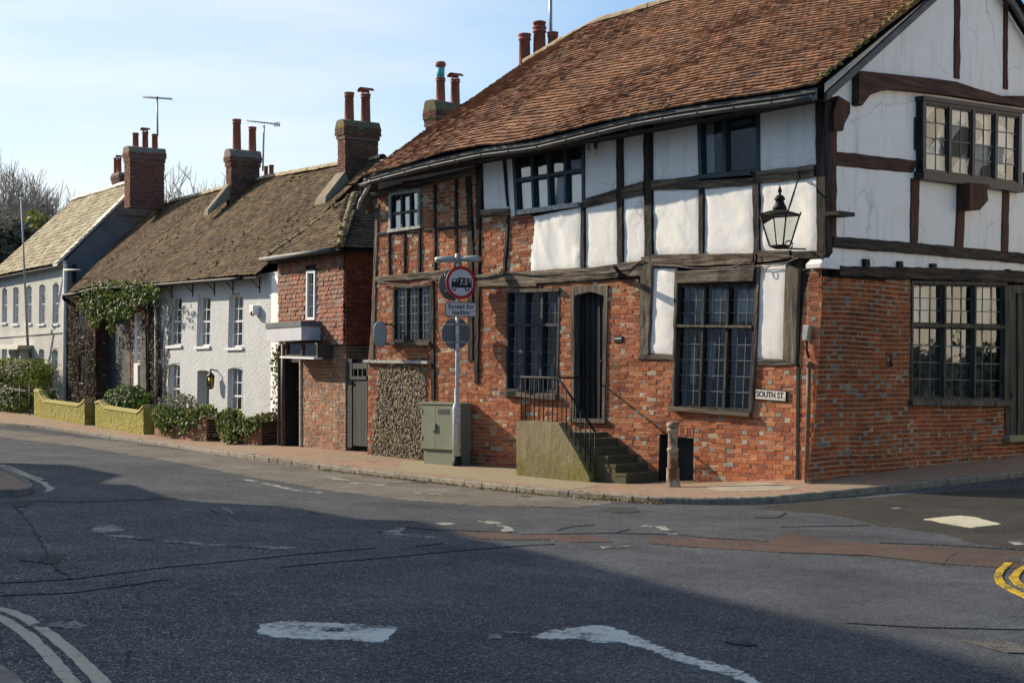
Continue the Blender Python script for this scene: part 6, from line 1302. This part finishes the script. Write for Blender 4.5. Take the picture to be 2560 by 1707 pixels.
pcn = Vector((pc.x, pc.y, zp(774)))+N_*.07+X_*.03; pw2, ph2 = 39*mpp/math.cos(th)*.98, 18.5*mpp
def rrect(c, w, h, r, t0, t1):
    m = MB(); pts = []
    for cx, cy, a0 in ((w-r, h-r, 0), (-w+r, h-r, 90), (-w+r, -h+r, 180), (w-r, -h+r, 270)):
        for k in range(5): a = math.radians(a0+k*22.5); pts.append((cx+r*math.cos(a), cy+r*math.sin(a)))
    m.loft([[c+N_*t+X_*a+UP*b for a, b in pts] for t in (t0, t1)], sm=False); return m
pt_ = rrect(pcn, pw2, ph2, .035, -.006, .004).build('exception_plate', 'black_paint', SP); rrect(pcn, pw2-.014, ph2-.014, .026, .0, .006).build('plate_face', 'sign_white', pt_)
text('plate_text', 'Except for', .118, pcn+N_*.007+UP*.055, X_, UP, 'black_paint', pt_, .0022, spacing=1.06); text('plate_text', 'loading', .118, pcn+N_*.007-UP*.058, X_, UP, 'black_paint', pt_, .0022, spacing=1.06)
bc = Vector((pc.x, pc.y, zp(833)))-N_*.07-X_*.01; bd = disc(bc, R_*.95, .008, N_, X_).build('back_disc', 'sign_back', SP); bc2 = Vector((pc.x, pc.y, zp(712)))-N_*.16-X_*.03; disc(bc2, R_*.95, .008, N_, X_).build('back_disc', 'sign_back', SP)
m = MB()
for cz in (zp(833)+.17, zp(833)-.17, zp(707)+.15, zp(707)-.15): m.box(Frame((pc.x, pc.y), X_[:2], N_[:2]), -.25, .25, cz-.02, cz+.02, -.066, -.045); m.tube([Vector((pc.x, pc.y, cz-.02)), Vector((pc.x, pc.y, cz+.02))], .046, 12)
m.build('bracket', 'steel', SP)
FPo = Frame((pc.x, pc.y), N_[:2], (-X_).to_2d()[:]); m = MB(); m.lathe((pc.x, pc.y, top-.02), [(.055, 0), (.055, .17), (.03, .18)], 10); m.build('post_cap', 'steel', SP)
for sg in (1, -1):
    m = MB(); A_ = N_*sg*.7+X_*sg*.72; A_.normalize(); B_ = Vector((-A_.y, A_.x, 0)); z0 = top+.06
    m.loft([[Vector((pc.x, pc.y, z0))+A_*d+B_*(w*math.cos(t))+UP*(h*math.sin(t)+dz) for t in [2*math.pi*k/12 for k in range(12)]] for d, w, h, dz in ((.05, .04, .04, 0), (.09, .07, .06, 0), (.40, .075, .065, -.01), (.45, .05, .05, -.01))]); m.build('sign_lamp', 'steel', SP)
# ---- roadside cabinet ----
cn = .50; ca = FA.uv((1054, 1150), cn); cb = FA.uv((1134, 1158), cn); zt4 = FA.uv((1053, 1010), cn)[1]; zb4 = min(ca[1], cb[1]); zk = FA.uv((1053, 1122), cn)[1]
CB = thing('street_cabinet', 'grey-green metal street cabinet standing against the wall behind the sign post', 'cabinet', FA.w((ca[0]+cb[0])/2, zb4, .3))
m = MB(); m.box(FA, ca[0]+.03, cb[0]-.01, zb4-.15, zk, .06, cn-.03); m.build('plinth', 'cab', CB)
m = MB(); m.box(FA, ca[0], cb[0], zk, zt4, .05, cn); m.build('body', 'cab', CB)
m = MB(); m.prism(FA, [(ca[0]-.03, zt4), (cb[0]+.03, zt4), (cb[0]+.03, zt4+.03), (ca[0]-.03, zt4+.05)], .03, cn+.03); m.build('lid', 'cab', CB)
md = (ca[0]*.55+cb[0]*.45)
for a, b in ((ca[0]+.012, md-.004), (md+.004, cb[0]-.012)):
    m = MB(); m.box(FA, a, b, zk+.015, zt4-.02, cn, cn+.014); m.build('door', 'cab', CB)
for zz_ in (.2, .8):
    for xx_ in (ca[0]+.02, cb[0]-.04): m = MB(); m.box(FA, xx_, xx_+.02, zk+(zt4-zk)*zz_, zk+(zt4-zk)*zz_+.09, cn+.014, cn+.026); m.build('hinge', 'steel', CB)
m = MB()
for k_ in range(5): m.box(FA, md+.08, cb[0]-.08, zt4-.10-k_*.022, zt4-.09-k_*.022, cn+.014, cn+.017)
m.build('vent', 'iron', CB)
m = MB(); m.box(FA, md-.10, md+.03, (zk+zt4)/2-.07, (zk+zt4)/2+.07, cn+.014, cn+.05); m.build('lock_box', 'cab', CB)
# ---- rusty bollard ----
bo = hit((1682, 1217)); Yb = bo.y; h_ = 150*1.0884*Yb/f; BL = thing('bollard', 'rusty iron bollard with flaking white paint on the brick pavement', 'bollard', bo)
m = MB(); r = .078; m.lathe(bo, [(.125, -.1), (.125, .03), (.105, .06), (.10, .26), (.108, .29), (.086, .31), (r+.004, h_*.55), (r+.015, h_*.56), (r+.015, h_*.59), (r, h_*.60), (r-.006, h_*.84), (r+.012, h_*.85), (r+.012, h_*.88), (r, h_*.89), (r+.002, h_*.92)], 14); m.build('post', 'rust', BL)
m = MB(); m.lathe(bo, [(r+.018, h_*.915), (r+.022, h_*.95), (r+.012, h_*.985), (.03, h_)], 14); m.build('cap', 'rust', BL)
# ---- front steps with parapet and handrail ----
STP = thing('front_steps', 'mossy concrete steps with a thick parapet and black iron handrail up to the oak door', 'steps', FA.w(6.2, -.1, .5))
n_p = 1.0; pq_ = FA.uvs(c5(428, 1104, 470, 1100, 662, 1112, 690, 1160, 770, 1290, 836, 1420, 836, 1480, 428, 1440), n_p)
m = MB(); m.prism(FA, pq_[::-1], n_p-.24, n_p); m.build('parapet', 'parapet', STP)
sa = FA.uv(c5(428, 1100)[0], n_p)[0]; zland = FA.uv(dr[2])[1]-.16
tr_ = [FA.uv(p, .45) for p in c5(918, 1150, 984, 1232, 1050, 1312, 1118, 1390)]
s_ = FA.uv(dr[2])[0]+.05; m = MB(); m.box(FA, sa+.02, s_, -.5, zland, .01, n_p-.26); zz = zland; st0 = s_
for i in range(5): zz -= (zland+.12)/5.6; m.box(FA, st0+.002, st0+.235, -.5, zz, .01, n_p-.25+(.06 if i > 2 else .0)); m.box(FA, st0+.003, st0+.25, zz+.001, zz+.045, .01, n_p-.24+(.06 if i > 2 else .0)); st0 += .235
m.build('tread', 'step_moss', STP)
m = MB(); nr = n_p-.10; tp = [FA.uv(p, nr) for p in c5(455, 857, 662, 861, 868, 1160)]
T3 = [FA.w(a, z, nr) for a, z in tp]; m.tube([FA.w(tp[1][0], tp[1][1]+.0, .02), T3[1]], .02, 6); m.tube(T3, .021, 8); T3_ = T3
for i in range(2): pass
def railz(s): 
    if s <= tp[1][0]: t = (s-tp[0][0])/(tp[1][0]-tp[0][0]); return tp[0][1]+(tp[1][1]-tp[0][1])*t
    t = (s-tp[1][0])/(tp[2][0]-tp[1][0]); return tp[1][1]+(tp[2][1]-tp[1][1])*t
def parz(s):
    sp_ = spans([[(z, a) for a, z in pq_]], s); return max(b for _, b in sp_) if sp_ else -.1
hr = m.build('handrail', 'iron', STP); N9 = 16
for i in range(N9+1):
    s = tp[0][0]+(tp[2][0]-tp[0][0])*i/N9; m = MB(); m.tube([FA.w(s, parz(s)-.05, nr), FA.w(s, railz(s), nr)], .0105, 6); m.build('baluster', 'iron', hr)
# ---- wall lantern ----
nL = .70; lc = FA.uv(cN(520, 720)[0], nL); lw = FA.w(lc[0], lc[1], nL); Yl = lw.y; LN = thing('wall_lantern', 'black four-sided street lantern hanging from an iron bracket at the house corner', 'lantern', lw); u4 = Yl/f/4.61
a4 = math.radians(8); dv = [Vector((math.cos(a4+k*math.pi/2), math.sin(a4+k*math.pi/2), 0)) for k in range(4)]
zr = lambda y: -(y-720)*u4; cx = lambda x: (x-495)*u4; ctr = lw+Vector((-.02, 0, 0)); rt, rb = 236*u4, 122*u4
def sqr(r, z): return [ctr+d*r+UP*z for d in dv]
m = MB(); m.loft([sqr(rt*1.04, zr(728)), sqr(rt*1.04, zr(712)), sqr(78*u4, zr(668)), sqr(70*u4, zr(662))], sm=False)
m.lathe(ctr, [(72*u4, zr(672)), (84*u4, zr(655)), (74*u4, zr(625)), (56*u4, zr(600)), (48*u4, zr(560)), (64*u4, zr(552)), (62*u4, zr(535)), (40*u4, zr(505)), (16*u4, zr(494)), (12*u4, zr(480)), (24*u4, zr(462)), (24*u4, zr(440)), (10*u4, zr(405)), (2*u4, zr(376))], 16); m.build('roof', 'iron', LN)
m = MB()
for k in range(4):
    m.tube([ctr+dv[k]*rt+UP*zr(728), ctr+dv[k]*rb+UP*zr(1085)], .013, 4); m.tube([ctr+dv[k]*rb+UP*zr(1085), ctr+dv[(k+1) % 4]*rb+UP*zr(1085)], .014, 4); m.tube([ctr+dv[k]*rt+UP*zr(728), ctr+dv[(k+1) % 4]*rt+UP*zr(728)], .014, 4); m.tube([ctr+dv[k]*rt*1.02+UP*zr(730), ctr+dv[k]*rt*1.08+UP*zr(690)], .012, 4)
m.loft([sqr(rb, zr(1095)), sqr(rb*.5, zr(1120))], sm=False); m.build('cage', 'iron', LN)
for k in range(4):
    m = MB(); m.quad(*[ctr+dv[a]*r*.985+UP*z for a, r, z in ((k, rb, zr(1080)), ((k+1) % 4, rb, zr(1080)), ((k+1) % 4, rt, zr(732)), (k, rt, zr(732)))]); m.build('pane', 'lantern_glass', LN)
m = MB(); wl2 = FA.w(*FA.uv(cN(730, 270)[0], .06), .06); e_ = ctr+UP*zr(690)+Vector((.13, .05, 0)); path = [wl2.lerp(e_, t/10) for t in range(11)]; m.tube(path, .014, 6)
for t in range(14): c = wl2.lerp(e_, .45+t*.03); m.blob(c, .019, jit=.05)
m.tube([wl2+FAv for FAv in (Vector((math.cos(t)*.05, 0, math.sin(t)*.05)) for t in [k*.5 for k in range(12)])], .012, 5)
w3 = FA.w(*FA.uv(cN(800, 1120)[0], .06), .06); b3 = ctr+UP*zr(1110); m.tube([b3, b3.lerp(w3, .5), w3], .014, 6); m.tube([b3.lerp(w3, .35)+Vector((math.cos(t)*.06, 0, math.sin(t)*.06+.06)) for t in [k*.5 for k in range(13)]], .011, 5); m.build('bracket', 'iron', LN)
# ---- name plate, alarm boxes, letter plate, oval sign, cables ----
q = FA.uvs(c8(786, 882, 972, 898, 970, 958, 786, 944)); c = FA.w((q[0][0]+q[2][0])/2, (q[0][1]+q[2][1])/2, .05); NP = thing('street_sign', 'cream street name plate reading SOUTH ST. on the brick wall beside the leaded window', 'sign', c)
ex = (FA.w(*q[1])-FA.w(*q[0])+FA.w(*q[2])-FA.w(*q[3])).normalized(); ey = UP; w2 = (q[1][0]-q[0][0]); h2 = q[0][1]-q[3][1]
m = MB(); m.prism(FA, [(a, z) for a, z in (q[3], q[2], q[1], q[0])], .01, .035); m.build('border', 'black_paint', NP)
qi = [bil(q, u, v) for u, v in ((.02, .06), (.98, .06), (.98, .94), (.02, .94))]; m = MB(); m.prism(FA, [qi[3], qi[2], qi[1], qi[0]], .02, .039); m.build('plate_face', 'cream_sign', NP)
text('lettering', 'SOUTH ST.', h2*.82, c+Vector((FA.n[0], FA.n[1], 0))*-.009, ex, ey, 'black_paint', NP, .002, spacing=.98)
s8 = (w2*.90); lt = [o for o in NP.children if o.name.startswith('lettering')][0]; xs = [v.co.dot(ex) for v in lt.data.vertices]; k = s8/(max(xs)-min(xs)); mid = (max(xs)+min(xs))/2
for v in lt.data.vertices: d = v.co.dot(ex); v.co += ex*((d-mid)*k-d)
def box_thing(name, label, cat, F, pts, n0, n1, mat, extra=None, rr=None):
    q = F.uvs(pts, (n0+n1)/2); t = thing(name, label, cat, F.w(*q[3], n0)); m = MB(); cxy = (sum(a for a, _ in q)/4, sum(z for _, z in q)/4)
    ins = lambda k: [(cxy[0]+(a-cxy[0])*k, cxy[1]+(z-cxy[1])*k) for a, z in (q[3], q[2], q[1], q[0])]
    m.loft([[F.w(a, z, n) for a, z in ins(k)] for k, n in ((1, n0), (1, n1-.02), (.86, n1))], sm=False); m.build('casing', mat, t); return t, q
t, q = box_thing('alarm_box', 'white alarm box with blue side panel under the eaves right of the four-light window', 'alarm box', FA, c6(750, 400, 812, 392, 808, 530, 756, 535), .02, .12, 'cream_sign')
m = MB(); m.blob(FA.w(*bil(q, .95, .5), .075), (.04, .04, .075), jit=.0, sub=2); m.build('strobe', 'blue_lens', t) if 'blue_lens' in MAT else None
t2 = MB()
for v, wv_ in ((.22, .5), (.30, .5), (.45, .36), (.55, .36), (.66, .3)): a = bil(q, .25, v); b = bil(q, .25+wv_*.8, v+.05); t2.box(FA, a[0], b[0], b[1], a[1], .12, .1225)
t2.build('printed_panel', 'black_paint', t)
t, q = box_thing('alarm_box', 'small white alarm box on the upper wall of the white cottage', 'alarm box', FC, c2(920, 906, 944, 908, 942, 956, 922, 954), .02, .2, 'white_paint'); m = MB(); m.blob(FC.w(*bil(q, .6, .8), .15), .08, jit=0, sub=2); m.build('strobe', 'black_paint', t)
t, q = box_thing('letter_plate', 'small black letter plate set in the brick wall right of the oak door', 'letter box', FA, c5(974, 628, 1026, 628, 1026, 662, 974, 662), .0, .03, 'iron'); m = MB(); m.box(FA, q[0][0]+.03, q[1][0]-.03, q[3][1]+.05, q[3][1]+.08, .03, .034); m.build('slot_flap', 'steel', t)
t, q = box_thing('meter_box', 'grey junction box at the top of the corner downpipe', 'junction box', FA, c8(1072, 505, 1108, 505, 1094, 600, 1066, 600), .02, .12, 'steel'); m = MB(); m.tube([FA.w(*FA.uv(p, .06), .06) for p in c8(1082, 600, 1084, 650, 1098, 700)], .02, 6); m.build('pipe_stub', 'iron', t)
oc = FA.uv(c4(192, 932)[0], .30); t = thing('oval_sign', 'blank grey oval sign box projecting from the left end of the brick front', 'sign', FA.w(*oc, .05)); m = MB(); ob_ = FA.w(*oc, .30); ou = Vector((1, .05, 0)).normalized(); on = Vector((.05, -1, 0)).normalized()
prof = lambda k: [(0.135*k*abs(math.cos(a))**.75*(1 if math.cos(a) > 0 else -1), .262*k*abs(math.sin(a))**.75*(1 if math.sin(a) > 0 else -1)) for a in [2*math.pi*i/32 for i in range(32)]]
m.loft([[ob_+ou*a+UP*b+on*d for a, b in prof(k)] for k, d in ((.9, -.09), (1, -.07), (1, .07))]); m.build('casing', 'sign_back', t); m = MB(); m.loft([[ob_+ou*a+UP*b+on*d for a, b in prof(k)] for k, d in ((.98, .069), (.97, .09), (.85, .1))]); m.build('face', 'oval_face', t) if 'oval_face' in MAT else m.build('face', 'steel', t)
m = MB(); m.tube([FA.w(oc[0], oc[1]-.2, .0), FA.w(oc[0], oc[1]-.2, .3)], .02, 6); m.build('bracket', 'iron', t); m = MB(); m.tube([FA.w(oc[0], oc[1]+.2, .0), FA.w(oc[0], oc[1]+.2, .3)], .02, 6); m.build('bracket', 'iron', t)
cm_ = MB()
for k in range(3):
    for pts in (c4(180, 702, 260, 714, 330, 718, 420, 695, 500, 684, 640, 678, 700, 670)+c5(250, 290, 400, 268, 500, 282, 620, 272, 760, 262, 900, 270, 1000, 250, 1080, 226, 1140, 196)+c8(180, 140, 300, 150, 420, 162, 560, 160, 700, 155, 820, 148, 940, 140, 1000, 118, 1030, 100),):
        ws = [FA.w(*FA.uv((p[0]+rj(1.5), p[1]+rj(3)+k*1.5), .085), .075+rj(.012)) for p in pts]; sm_p = smooth_poly(ws, 3); cm_.tube(sm_p, .0055, 4, cap=False)
for pts in (c8(640, 160, 700, 138, 720, 120, 724, 96), c8(760, 152, 775, 130, 780, 100, 776, 80), c8(860, 70, 900, 90, 960, 95, 1010, 100), c8(810, 150, 822, 190, 842, 190, 840, 160)):
    cm_.tube(smooth_poly([FA.w(*FA.uv(p, .085), .085) for p in pts], 4), .006, 4, cap=False)
cm_.build('cable', 'cable', loc=FA.w(5, 3.2, .08), label='grey cables sagging along the beam above the ground floor of the timber house', cat='cable')
m = MB(); m.tube(smooth_poly([FB.w(*FB.uv(p, .075), .075) for p in e2(150, 360, 175, 345, 240, 295, 300, 292, 420, 305, 640, 312)], 4), .008, 4, cap=False); m.build('cable', 'iron', loc=FB.w(.5, 3.5, .08), label='thin black cable running under the dark beam of the gable side', cat='cable')
m = MB(); m.tube([FA.w(*FA.uv(p, n), n) for p, n in zip(c5(975, 235, 1010, 275, 990, 300), (.5, .25, .02))], .035, 5); m.tube([FA.w(*FA.uv(c5(1012, 285)[0], .05), .05), FA.w(*FA.uv(c5(1012, 285)[0], .3), .3)], .05, 6); m.build('flag_bracket', 'iron', loc=FA.w(*FA.uv(c5(1000, 270)[0]), .05), label='short iron bracket sticking out of the beam right of the oak door', cat='bracket')
m = MB(); s, z = FB.uv(e1(205, 1205)[0], .1); m.box(FB, s-.28, s+.14, z-.03, z+.03, .04, .34); m.build('wall_bracket', 'iron', loc=FB.w(s, z, .1), label='flat iron bracket at the brown corner post of the gable', cat='bracket')
# cottage wall lantern
s, z = FC.uv(c2(718, 1275)[0], .2); t = thing('wall_lantern', 'small black lantern with amber glass beside the white cottage door', 'lantern', FC.w(s, z, .02)); c = FC.w(s, z, .2); m = MB()
m.lathe(c, [(.02, .3), (.03, .22), (.12, .12), (.12, .10), (.10, .10)], 4); m.lathe(c, [(.08, -.18), (.09, -.2), (.04, -.24)], 4); m.tube([FC.w(s, z+.26, .0), FC.w(s, z+.3, .2)], .02, 5)
for k in range(4): a = k*math.pi/2; d = Vector((math.cos(a), math.sin(a), 0)); m.tube([c+d*.10+UP*.1, c+d*.075-UP*.18], .012, 4)
m.build('cage', 'iron', t); m = MB(); m.lathe(c, [(.07, -.17), (.092, .1)], 4); m.build('glass', 'brass', t)
# aerials and flagpole
def aerial(label, base, top_, boom, nel, r=.014, F=None, el=.3):
    t = thing('tv_aerial', label, 'aerial', base); m = MB(); m.tube([base, top_], r*1.6, 6); m.build('mast', 'steel', t); m = MB(); a, b = boom; m.tube([a, b], r*1.1, 5); d = (b-a).normalized(); u = d.cross(UP).normalized()
    for i in range(nel): c = a.lerp(b, (i+.5)/nel); m.tube([c-u*el/2-UP*.01, c+u*el/2+UP*.01], r*.55, 4)
    m.tube([top_, top_+UP*.06], r*1.8, 6); m.build('boom', 'steel', t); return t, m
Yc = FC.w(c1_[2], 0, -2.5).y; Pd = lambda p, Y=Yc: at_depth(p, Y)
aerial('tall thin aerial on the brick chimney of the far white house', Pd((394, 340)), Pd((393, 245)), (Pd((357, 243)), Pd((431, 248))), 16, .02, el=.35)
Yd = FC.w(c2_[2], 0, -2.5).y; t, _ = aerial('slanting aerial beside the middle chimney of the cottage roof', at_depth((657, 428), Yd), at_depth((660, 318), Yd), (at_depth((616, 302), Yd), at_depth((700, 312), Yd)), 10, .018, el=.3)
m = MB()
for dy in (-4, 0, 4): m.tube([at_depth((686, 311+dy), Yd), at_depth((699, 312+dy), Yd)], .012, 4)
for dx in (686, 692, 699): m.tube([at_depth((dx, 306), Yd), at_depth((dx, 317), Yd)], .012, 4)
m.build('reflector', 'steel', t)
aerial('aerial mast rising behind the three pots of the corner house', at_depth((1377, 120), 37.5), at_depth((1376, -40), 37.5), (at_depth((1340, -30), 37.5), at_depth((1420, -30), 37.5)), 8, .03)
fb = FC.uv(cL(238, 760)[0], .5); ft = FC.uv(px(53, 500)[0], 1.1); t = thing('flagpole', 'thin pale flagpole leaning out over the door of the far white house', 'flagpole', FC.w(*fb, .5)); m = MB(); m.tube([FC.w(*fb, .5), FC.w(*ft, 1.1)], [.05, .025], 8); m.build('pole', 'steel', t); m = MB(); m.lathe(FC.w(*ft, 1.1), [(.05, 0), (.06, .05), (.02, .1)], 8); m.build('finial', 'white_paint', t)
# ================= trees =================
G1 = 'bare winter trees behind the houses'
def tree_px(x, ytop, Y, seed, label, **k):
    t = at_depth((x, ytop), Y); k['levels'] = k.get('levels', 8)-1; k['fork'] = (3, 4); return bare_tree('bare_tree', label, (t.x, t.y, .3), t.z-.3, seed, group=G1, **k)
tree_px(20, 385, 86, 3, 'tallest bare tree left of the white house roof, at the photo edge', levels=8, spread=.5, trunk=.4, twig=.016, split=.25, lenk=.80)
tree_px(-50, 400, 80, 5, 'bare tree cut by the left photo edge behind the hedge', levels=8, spread=.5, trunk=.35, twig=.016, split=.25, lenk=.80)
tree_px(88, 425, 90, 8, 'second bare tree just left of the far white house ridge', levels=8, spread=.5, trunk=.32, twig=.016, split=.25, lenk=.80)
tree_px(205, 492, 82, 13, 'small sparse tree peeping over the stone roof left of its chimneys', levels=7, spread=.6, trunk=.22, twig=.014, split=.25)
for i, (x, y, s) in enumerate(((430, 505, 21), (490, 500, 22), (548, 500, 23))): tree_px(x, y, 98, s, ('left', 'middle', 'right')[i]+' bare tree crown of the three seen between the two chimney stacks', levels=8, spread=.6, trunk=.3, twig=.02, split=.26, lenk=.80)
tree_px(460, 512, 104, 31, 'thin bare tree standing farther back between the chimney stacks', levels=8, spread=.6, trunk=.3, twig=.024, split=.26, lenk=.80); tree_px(522, 508, 106, 32, 'thin bare tree farther back beside the middle chimney stack', levels=8, spread=.6, trunk=.3, twig=.024, split=.26, lenk=.80)
tree_px(50, 400, 97, 33, 'tall bare tree farther back behind the flagpole', levels=8, spread=.5, trunk=.3, twig=.022, split=.25, lenk=.80); tree_px(125, 470, 100, 34, 'low bare tree farther back beside the yellow-green evergreen', levels=8, spread=.55, trunk=.3, twig=.022, split=.25, lenk=.80)
def bush_px(label, box, Y, cnt, size, pal, name='evergreen_bush', dens=None):
    (x0, y0), (x1, y1) = box; a, b = at_depth((x0, y1), Y), at_depth((x1, y0), Y); c = (a+b)/2; t = thing(name, label, 'bush', (c.x, Y, 0)); m = MB(); cloud(m, c, ((b.x-a.x)/2, 2.5, (b.z-a.z)/2), cnt, size, pal, shell=.5); m.build('foliage', 'hedge', t)
    m = MB(); m.tube([(c.x, Y, -.3), (c.x, Y, c.z)], [.2, .1], 6); m.build('trunk', 'bark', t)
bush_px('dark ivy-grown thicket under the bare trees at the left edge', px(-90, 560, 140, 900), 78, 2600, .55, [(.05, .05, .03), (.07, .06, .035), (.06, .07, .03), (.09, .075, .05)])
bush_px('small yellow-green evergreen beside the stone roof ridge', px(98, 532, 122, 580), 72, 200, .35, [(.2, .19, .03), (.14, .15, .03)])
# ================= houses on the other side of the street, outside the frame; they throw the long shade =================
sky_px = px(171, 1162, 306, 1187, 248, 1208, 334, 1212, 433, 1246, 559, 1261, 739, 1270, 912, 1298, 1061, 1302, 1180, 1344, 1338, 1376, 1465, 1406, 1700, 1468, 1950, 1533, 2266, 1600, 2560, 1686)
prof_ = []
for p in sky_px:
    w = hit(p, -KERB); t = (-16-w.x)/SUN.x; prof_.append((w.y+t*SUN.y, w.z+t*SUN.z))
print('skyline', [(round(a, 1), round(b, 1)) for a, b in prof_])
pr_ = [(33.5, -1)]+[(prof_[0][0], prof_[0][1])]+prof_[1:]+[(prof_[-1][0]-2.5, prof_[-1][1]+.6), (prof_[-1][0]-8, prof_[-1][1]+.6), (-2, 11), (-2, -1)]
OH = thing('opposite_house', 'tall pale house across the street with a stepped roofline', 'house', (-19, 20, 0)); m = MB(); k = len(pr_); m.v = [Vector((-16, a, z)) for a, z in pr_]+[Vector((-23, a, z)) for a, z in pr_]
m.face(tuple(range(k))); m.face(tuple(range(2*k-1, k-1, -1))); [m.face((j, k+j, k+(j+1) % k, (j+1) % k)) for j in range(k)]; m.build('wall', 'opp_brick', OH)
m = MB()
for y in range(3, 31, 3):
    for z in (1.0, 3.6, 6.2):
        if any(a <= y <= b for a, b in spans([pr_], z+1.8)): m.hexa([Vector((x, yy, zz)) for zz in (z, z+1.5) for x, yy in ((-16.02, y), (-15.95, y), (-15.95, y+1), (-16.02, y+1))])
m.build('window', 'white_paint', OH)
EHs = thing('cream_house', 'sunlit cream rendered house on the far side of the side street', 'house', (25, 25, 0)); FE = Frame((21, 40), (0, -1), (-1, 0))  # house out of view, enlarged and set close to bounce warm light
m = MB(); m.box(FE, 0, 30, -.5, 9.2, -8, 0); m.build('wall', 'opp_cream', EHs); m = MB(); m.prism(Frame((21, 40), (1, 0), (0, 1)), [(-.4, 9.2), (8.4, 9.2), (4, 12)], -30, 0); m.build('roof', 'pot', EHs)
m = MB()
for y in range(1, 29, 3):
    for z in (6.4,): m.box(FE, y, y+1.1, z, z+1.5, -.1, .04)
m.build('window', 'black_wood', EHs); m = MB(); cloud(m, (20, 27, 1.1), (.6, 11, 1.35), 6000, .25, [(.03, .045, .015), (.04, .06, .02)], shell=.5, sq=.7); t = thing('hedge', 'unseen dark hedge added to darken the gable window reflections', 'hedge', (20, 27, 0)); m.build('foliage', 'hedge', t); m = MB(); m.box(Frame((20.2, 38), (0, -1), (-1, 0)), 0, 22, -.5, 2.2, -.3, .3); m.build('stem', 'dark', t)  # hedge and its solid dark core added to darken the window reflections
OT = thing('opposite_terrace', 'low terrace across the street, further down than the tall pale house', 'house', (-28, 56, 0)); FT = Frame((-25.5, 38), (-.10, .995), (.995, .10)); m = MB(); m.box(FT, 0, 45, -.5, 5.0, -7, 0); m.build('wall', 'opp_brick', OT); m = MB()
m.prism(Frame(FT.w(0, 0, 0)[:2], (-FT.n[0], -FT.n[1]), FT.e), [(-.3, 5.0), (7.3, 5.0), (3.5, 7.6)], 0, 45); m.build('roof', 'oak_v', OT)
# low wooded hills closing the horizon
hm = MB(); NH = 140
def hill(i, k):
    a = 2*math.pi*i/NH; r = 330+k*60; h = (-2, 9+7*vn(math.cos(a)*3, math.sin(a)*3, 1)+1.5*vn(math.cos(a)*30, math.sin(a)*30, 2), 13+9*vn(math.cos(a)*3, math.sin(a)*3, 5), -2)[k]; return Vector((r*math.cos(a), 40+r*math.sin(a), h))
for i in range(NH):
    for k in range(3): hm.quad(hill(i, k), hill(i, k+1), hill(i+1, k+1), hill(i+1, k), sm=True)
MAT['hill'] = M_two('wooded_hillside', (.04, .055, .03), (.09, .10, .05), .09, .35, .65, .95)
hm.build('hills', 'hill', kind='structure')
